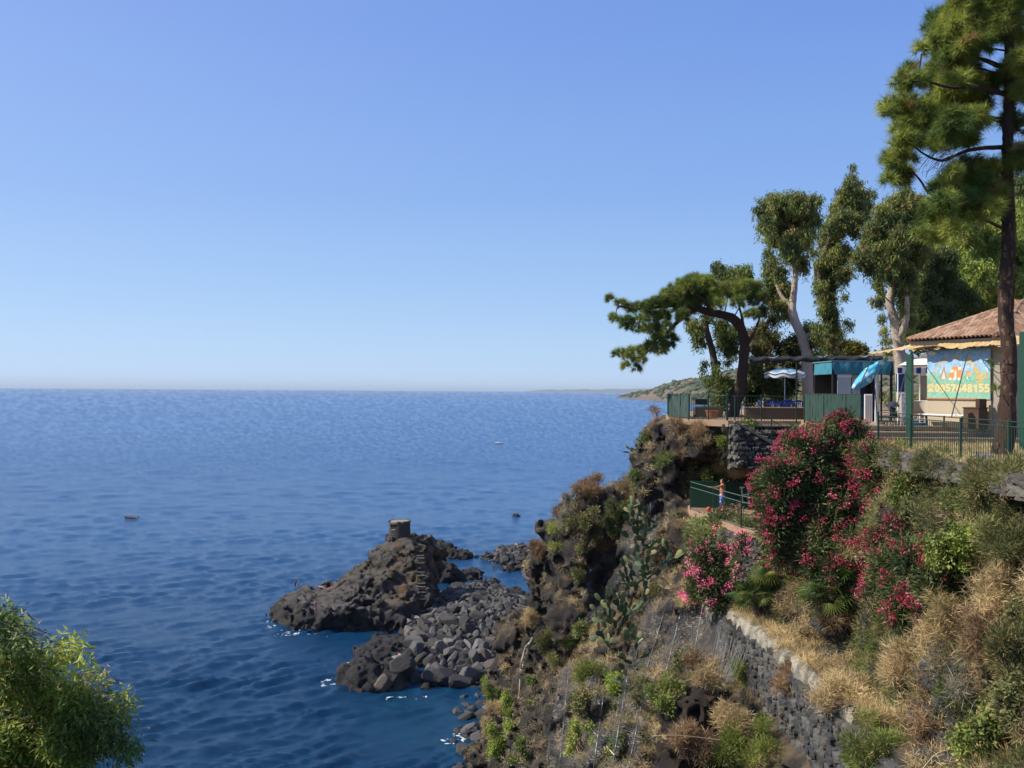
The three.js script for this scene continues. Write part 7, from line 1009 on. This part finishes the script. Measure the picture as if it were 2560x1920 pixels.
// ---------------------------------------------------------------- people: one continuous body each, from joints with radii
function body(bones, cell, lo, hi) {                 // bones: [A, B, rA, rB]
  const f = (x, y, z) => { let s = 9; for (const [a, b, ra, rb] of bones) { const vx = b[0] - a[0], vy = b[1] - a[1], vz = b[2] - a[2], l = vx * vx + vy * vy + vz * vz || 1e-9, t = clamp(((x - a[0]) * vx + (y - a[1]) * vy + (z - a[2]) * vz) / l, 0, 1); s = smin(s, Math.hypot(x - a[0] - vx * t, y - a[1] - vy * t, z - a[2] - vz * t) - lerp(ra, rb, t), Math.min(0.045, Math.min(ra, rb) * 0.9)); } return s; };
  return surfaceNets(f, lo, hi, cell, 0.06, null);
}
const MIR = ([x, y, z]) => [-x, y, z];
function standing(o = {}) {                         // height 1.72, facing +z
  const hip = [0.09, 0.90, 0], kn = [0.10, 0.49, 0.02], an = [0.10, 0.08, -0.02], toe = [0.12, 0.035, 0.14], sh = [0.19, 1.40, -0.01];
  const bones = [[[0, 0.95, 0], [0, 1.15, 0], 0.125, 0.115], [[0, 1.15, 0], [0, 1.36, -0.005], 0.125, 0.13], [[-0.13, 1.38, -0.01], [0.13, 1.38, -0.01], 0.075, 0.075], [[0, 1.42, -0.01], [0, 1.52, 0.01], 0.055, 0.052], [[0, 1.60, 0.01], [0, 1.64, 0.015], 0.088, 0.086], [[0, 1.55, 0.045], [0, 1.58, 0.05], 0.055, 0.05], [[0, 1.585, 0.09], [0, 1.575, 0.10], 0.016, 0.014]];
  const legs = [[hip, kn, an, toe], (o.leg2 ?? [hip, kn, an, toe]).map(MIR)]; for (const [a, b, c, d] of legs) bones.push([a, b, 0.088, 0.058], [b, c, 0.056, 0.038], [c, d, 0.042, 0.032]);
  for (const arm of [o.armR ?? [[0.19, 1.40, -0.01], [0.25, 1.13, -0.02], [0.26, 0.88, 0.05]], o.armL ?? [[-0.19, 1.40, -0.01], [-0.25, 1.13, -0.02], [-0.26, 0.88, 0.05]]]) {
    const [a, b, c] = arm, v = V(...c).sub(V(...b)).normalize(); bones.push([a, b, 0.052, 0.040], [b, c, 0.040, 0.027]);
    const side = V().crossVectors(v, V(0.2, 1, 0.3)).normalize(), palm = V(...c).addScaledVector(v, 0.07); bones.push([c, palm.toArray(), 0.027, 0.030]);
    for (let k = 0; k < 4; k++) { const r = palm.clone().addScaledVector(side, (k - 1.5) * 0.020), m = r.clone().addScaledVector(v, 0.045), e = m.clone().addScaledVector(v, 0.028 + 0.008 * (k === 1 || k === 2)).add(V(0, -0.014, 0)); bones.push([r.toArray(), m.toArray(), 0.0095, 0.009], [m.toArray(), e.toArray(), 0.009, 0.0075]); }
    const th = V(...c).addScaledVector(v, 0.02).addScaledVector(side, -0.03); bones.push([th.toArray(), th.clone().addScaledVector(v, 0.045).addScaledVector(side, -0.03).toArray(), 0.011, 0.009]);
  }
  for (const s of [-1, 1]) bones.push([[s * 0.092, 1.585, 0.0], [s * 0.094, 1.61, -0.01], 0.014, 0.016]);
  return bones;
}
const skinM = [[0.36, 0.17, 0.10], [0.52, 0.28, 0.19], [0.45, 0.22, 0.14]].map((c) => std(c, 0.6)), hairM = std([0.03, 0.018, 0.012], 0.7);
function hair(parent, c, r = 0.097) { const g = new THREE.SphereGeometry(r, 18, 12), p = g.attributes.position; for (let i = 0; i < p.count; i++) { const x = p.getX(i), y = p.getY(i), z = p.getZ(i), k = 1 + 0.05 * n3(x * 40, y * 40, z * 40); if (z > 0.03 && y < 0.035) { p.setXYZ(i, x * 0.75, y * 0.4 + 0.03, z * 0.55); } else p.setXYZ(i, x * k * 0.95, y * k, z * k); } g.computeVertexNormals(); return part('hair', g.translate(...c), hairM, parent); }
function trunks(parent, mat, legs, waist = 0.99) { const list = [limb([V(0, waist, 0), V(0, 0.90, 0), V(0, 0.86, 0)], [0.138, 0.155, 0.14], 16, 0.05, 8)]; for (const [a, b] of legs) list.push(limb([V(...a), V(...a).lerp(V(...b), 0.5), V(...a).lerp(V(...b), 0.86)], [0.105, 0.102, 0.105], 14, 0.08, 8)); return part('swim_shorts', merge(list), mat, parent); }
{ // the man by the rail of the small terrace
  const f = P(1806, 1289, 40.3), t = thing('person', 'person in blue patterned swim shorts at the small terrace rail, one arm stretched out', 'person', [f.x, 39.625, f.z], Math.PI + 0.95); t.scale.setScalar(0.91);
  const o = { armR: [[0.19, 1.40, -0.01], [0.44, 1.33, 0.16], [0.64, 1.36, 0.34]], armL: [[-0.19, 1.40, -0.01], [-0.24, 1.14, 0.05], [-0.23, 0.90, 0.14]], leg2: [[0.09, 0.9, 0], [0.11, 0.5, 0.06], [0.11, 0.08, 0.02], [0.13, 0.035, 0.17]] };
  o.armR = o.armR.map(([x, y, z]) => [x, y, z]); part('body', body(standing(o), 0.014, [-0.5, -0.02, -0.3], [0.95, 1.8, 0.72]), std([0.40, 0.19, 0.105], 0.55), t);
  const c = document.createElement('canvas'); c.width = c.height = 256; const x = c.getContext('2d'), R = rng(9); x.fillStyle = '#1038c8'; x.fillRect(0, 0, 256, 256); for (let i = 0; i < 70; i++) { x.fillStyle = i % 3 ? '#a9cdf2' : '#e8f2fb'; x.beginPath(); x.ellipse(R() * 256, R() * 256, 5 + R() * 16, 4 + R() * 9, R() * 3, 0, 7); x.fill(); }
  const tex = new THREE.CanvasTexture(c); tex.colorSpace = THREE.SRGBColorSpace; tex.wrapS = tex.wrapT = THREE.RepeatWrapping; tex.repeat.set(2.2, 2.6);
  trunks(t, new THREE.MeshStandardMaterial({ map: tex, roughness: 0.8 }), [[[0.09, 0.90, 0], [0.10, 0.49, 0.02]], [[-0.09, 0.90, 0], [-0.11, 0.5, 0.06]]]); hair(t, [0, 1.635, 0.005]);
}
{ // people far off on the islet, the heap and the far shore
  const std0 = body(standing(), 0.03, [-0.45, -0.05, -0.25], [0.45, 1.8, 0.3]);
  const groundAt = (sx, sy, d0, d1) => { const r = rayOf(sx, sy); for (let d = d0; d < d1; d += 0.1) { const p = camera.position.clone().addScaledVector(r, d); if (isletSDF(p.x, p.y, p.z, true) < 0 || p.y < 0) return p; } return null; };
  const up = (sx, sy, label, skin, cloth, turn, full) => { const p = groundAt(sx, sy, 130, 260); if (!p) return; const t = thing('person', label, 'person', p.add(V(0, -0.05, 0)), turn); part('body', std0, skin, t); trunks(t, cloth, [[[0.09, 0.90, 0], [0.10, 0.49, 0.02]], [[-0.09, 0.90, 0], [-0.10, 0.49, 0.02]]]); if (full) part('top', limb([V(0, 0.98, 0), V(0, 1.2, 0), V(0, 1.4, 0)], [0.15, 0.15, 0.12], 14, 0.05, 8), cloth, t); hair(t, [0, 1.635, 0.005]); };
  up(738, 1470, 'person in dark clothes standing at the seaward tip of the islet, on the left', skinM[0], std([0.02, 0.02, 0.03], 0.8), 1.2, true); up(747, 1469, 'bare chested person standing at the seaward tip of the islet, on the right', skinM[0], std([0.03, 0.03, 0.05], 0.8), -1.0); up(788, 1524, 'person in red and pale clothes standing at the front edge of the islet platform', skinM[1], std([0.35, 0.12, 0.12], 0.8), 0.4, true);
  const lie = [[[0, 0.12, 0.35], [0, 0.12, 0.05], 0.11, 0.12], [[0, 0.12, 0.05], [0, 0.13, -0.15], 0.12, 0.13], [[-0.12, 0.12, -0.16], [0.12, 0.12, -0.16], 0.07, 0.07], [[0, 0.12, -0.2], [0, 0.14, -0.38], 0.05, 0.09], [[0.09, 0.1, 0.36], [0.13, 0.14, 0.78], 0.085, 0.055], [[0.13, 0.14, 0.78], [0.12, 0.06, 1.16], 0.055, 0.035], [[-0.09, 0.1, 0.36], [-0.14, 0.13, 0.76], 0.085, 0.055], [[-0.14, 0.13, 0.76], [-0.12, 0.06, 1.14], 0.055, 0.035], [[0.12, 0.06, 1.16], [0.14, 0.05, 1.26], 0.035, 0.028], [[-0.12, 0.06, 1.14], [-0.14, 0.05, 1.24], 0.035, 0.028], [[0.18, 0.12, -0.16], [0.34, 0.07, 0.02], 0.05, 0.04], [[0.34, 0.07, 0.02], [0.28, 0.06, 0.24], 0.038, 0.03], [[-0.18, 0.12, -0.16], [-0.34, 0.07, -0.02], 0.05, 0.04], [[-0.34, 0.07, -0.02], [-0.3, 0.06, 0.2], 0.038, 0.03]];
  const lieG = body(lie, 0.03, [-0.5, -0.05, -0.6], [0.5, 0.4, 1.4]);
  const down = (pos, label, skin, cloth, turn, tilt = 0.12) => { const t = thing('person', label, 'person', pos, turn); t.rotation.order = 'YXZ'; t.rotation.x = tilt; part('body', lieG, skin, t); part('swimwear', limb([V(0, 0.125, 0.42), V(0, 0.125, 0.22)], [0.135, 0.13], 12, 0.03, 6), cloth, t); hair(t, [0, 0.15, -0.4], 0.095); };
  const blk = part('flat_boulder', boulderGeos[2], boulderMats[0], scene), q = P(1003, 1660, 141); blk.position.copy(q); blk.scale.set(3.0, 1.9, 2.6); blk.rotation.y = 0.7; blk.rotation.z = 0.2; tag(blk, 'large smooth dark boulder with a sunbather on it', 'boulder');
  const ray = new THREE.Raycaster(); blk.updateMatrixWorld(true); ray.set(V(q.x - 0.2, 30, q.z + 0.1), V(0, -1, 0)); const hitb = ray.intersectObject(blk)[0]; const top = hitb ? hitb.point : q.clone().add(V(0, 1.6, 0)); down(top.clone().add(V(0, 0.02, 0)), 'sunbather lying on a large boulder at the left edge of the heap', skinM[1], std([0.3, 0.06, 0.05], 0.8), 0.9, 0.18);
  for (const [sx, sy, l, c, a] of [[800, 1472, 'person in red sitting low on the middle of the islet platform', [0.4, 0.06, 0.08], 1.2], [828, 1474, 'reddish sunbather lying on the islet platform, right of the one in red', [0.35, 0.1, 0.1], -0.6], [1290, 1364, 'sunbather lying on the far shore rocks, leftmost of three', [0.3, 0.05, 0.05], 0.3], [1338, 1355, 'sunbather lying highest on the far shore rocks', [0.05, 0.1, 0.3], 1.4], [1322, 1380, 'pale sunbather lying on the far shore rocks below the others', [0.4, 0.35, 0.3], -0.8]]) { const p = groundAt(sx, sy, 150, 290); if (p) down(p.add(V(0, 0.35, 0)), l, skinM[1], std(c, 0.8), a); }
}
// ---------------------------------------------------------------- boats
function sitter(t, x, z, cloth, skin, turn = 0) {}
{
  const p = Py(330, 1297, 0.0), t = thing('inflatable_boat', 'small dark inflatable boat with people aboard out on the left', 'boat', [p.x, 0.1, p.z], 0.12), tube = std([0.02, 0.022, 0.03], 0.6);
  part('tube', merge([limb([V(-2.1, 0.28, 0.62), V(0, 0.26, 0.72), V(1.4, 0.3, 0.6), V(2.1, 0.42, 0), V(1.4, 0.3, -0.6), V(0, 0.26, -0.72), V(-2.1, 0.28, -0.62)], [0.24, 0.25, 0.25, 0.24, 0.25, 0.25, 0.24], 12, 0.02, 60)]), tube, t); part('floor', box(3.4, 0.08, 1.1, -0.2, 0.1, 0), M.dark, t); part('transom', box(0.08, 0.5, 1.1, -2.0, 0.35, 0), M.dark, t);
  part('outboard_motor', merge([box(0.34, 0.42, 0.3, -2.3, 0.75, 0, 0.06), box(0.12, 0.8, 0.14, -2.28, 0.2, 0, 0.02)]), M.dark, t);
  const sit = body([[[0, 0.1, 0], [0, 0.34, 0], 0.13, 0.125], [[-0.12, 0.5, 0], [0.12, 0.5, 0], 0.07, 0.07], [[0, 0.34, 0], [0, 0.48, 0], 0.125, 0.12], [[0, 0.54, 0], [0, 0.64, 0.01], 0.055, 0.05], [[0, 0.73, 0.01], [0, 0.77, 0.01], 0.09, 0.088], [[0.09, 0.08, 0], [0.13, 0.14, 0.4], 0.085, 0.06], [[0.13, 0.14, 0.4], [0.13, -0.2, 0.5], 0.055, 0.04], [[-0.09, 0.08, 0], [-0.13, 0.14, 0.4], 0.085, 0.06], [[-0.13, 0.14, 0.4], [-0.13, -0.2, 0.5], 0.055, 0.04], [[0.19, 0.5, 0], [0.27, 0.26, 0.1], 0.05, 0.04], [[0.27, 0.26, 0.1], [0.2, 0.16, 0.34], 0.038, 0.03], [[-0.19, 0.5, 0], [-0.27, 0.26, 0.1], 0.05, 0.04], [[-0.27, 0.26, 0.1], [-0.2, 0.16, 0.34], 0.038, 0.03]], 0.03, [-0.45, -0.35, -0.25], [0.45, 0.95, 0.7]);
  for (const [x, z, c, turn, l] of [[-1.55, 0, [0.02, 0.02, 0.03], 1.57, 'dark clothed person at the stern of the inflatable boat'], [-0.2, 0.3, [0.25, 0.04, 0.08], 1.2, 'person in dark red in the middle of the inflatable boat'], [0.35, -0.3, [0.5, 0.42, 0.42], -1.8, 'person in pale clothes in the middle of the inflatable boat'], [0.95, 0.1, [0.2, 0.05, 0.1], -1.4, 'person in maroon near the bow of the inflatable boat']]) { const q = thing('person', l, 'person', V(x, 0.42, z).applyAxisAngle(V(0, 1, 0), 0.12).add(t.position), turn); part('body', sit, skinM[0], q); part('top', limb([V(0, 0.05, 0), V(0, 0.3, 0), V(0, 0.52, 0)], [0.15, 0.15, 0.12], 12, 0.04, 8), std(c, 0.8), q); hair(q, [0, 0.76, 0.0], 0.097); }
  const ow = thing('paddle', 'white paddle laid across the bow of the inflatable boat', 'paddle', t.position); part('shaft', bar(V(0.6, 0.7, 0.5), V(1.9, 0.48, 0.75), 0.04, 6), M.white, ow); part('blade', box(0.5, 0.05, 0.22, 2.05, 0.45, 0.78, 0.02, 0, 0.2, -0.15), M.white, ow);
  const b = Py(1246, 1110, 0), m = thing('motor_boat', 'small white motor boat far out in the middle of the sea', 'boat', [b.x, 0, b.z], 0.1);
  const hs = new THREE.Shape(); hs.moveTo(-3.4, -1.1); hs.lineTo(1.2, -1.1); hs.quadraticCurveTo(3.2, -0.8, 4, 0); hs.quadraticCurveTo(3.2, 0.8, 1.2, 1.1); hs.lineTo(-3.4, 1.1); hs.closePath();
  const hg = new THREE.ExtrudeGeometry(hs, { depth: 1.0, bevelEnabled: true, bevelSize: 0.12, bevelThickness: 0.12, bevelSegments: 2, curveSegments: 12 }).rotateX(-Math.PI / 2).translate(0, -0.1, 0); { const q = hg.attributes.position; for (let i = 0; i < q.count; i++) { const y = q.getY(i), k = 0.72 + 0.28 * clamp((y + 0.1) / 1.1, 0, 1); q.setZ(i, q.getZ(i) * k); if (q.getX(i) > 1) q.setY(i, y + (q.getX(i) - 1) * 0.09); } hg.computeVertexNormals(); } part('hull', hg, M.white, m);
  part('cabin', box(2.2, 0.75, 1.5, -0.2, 1.35, 0, 0.18), M.white, m); part('windscreen', box(0.06, 0.5, 1.3, 0.98, 1.45, 0, 0.02, 0, 0, 0.5), std([0.04, 0.06, 0.08], 0.15), m); part('rail', limb([V(1.2, 1.25, 0.95), V(3, 1.6, 0.55), V(3.9, 1.7, 0), V(3, 1.6, -0.55), V(1.2, 1.25, -0.95)], [0.03, 0.03], 5, 0, 24), M.steel, m); part('outboard_motor', box(0.4, 0.9, 0.4, -3.7, 0.8, 0, 0.08), M.dark, m);
}
renderer.render(scene, camera);
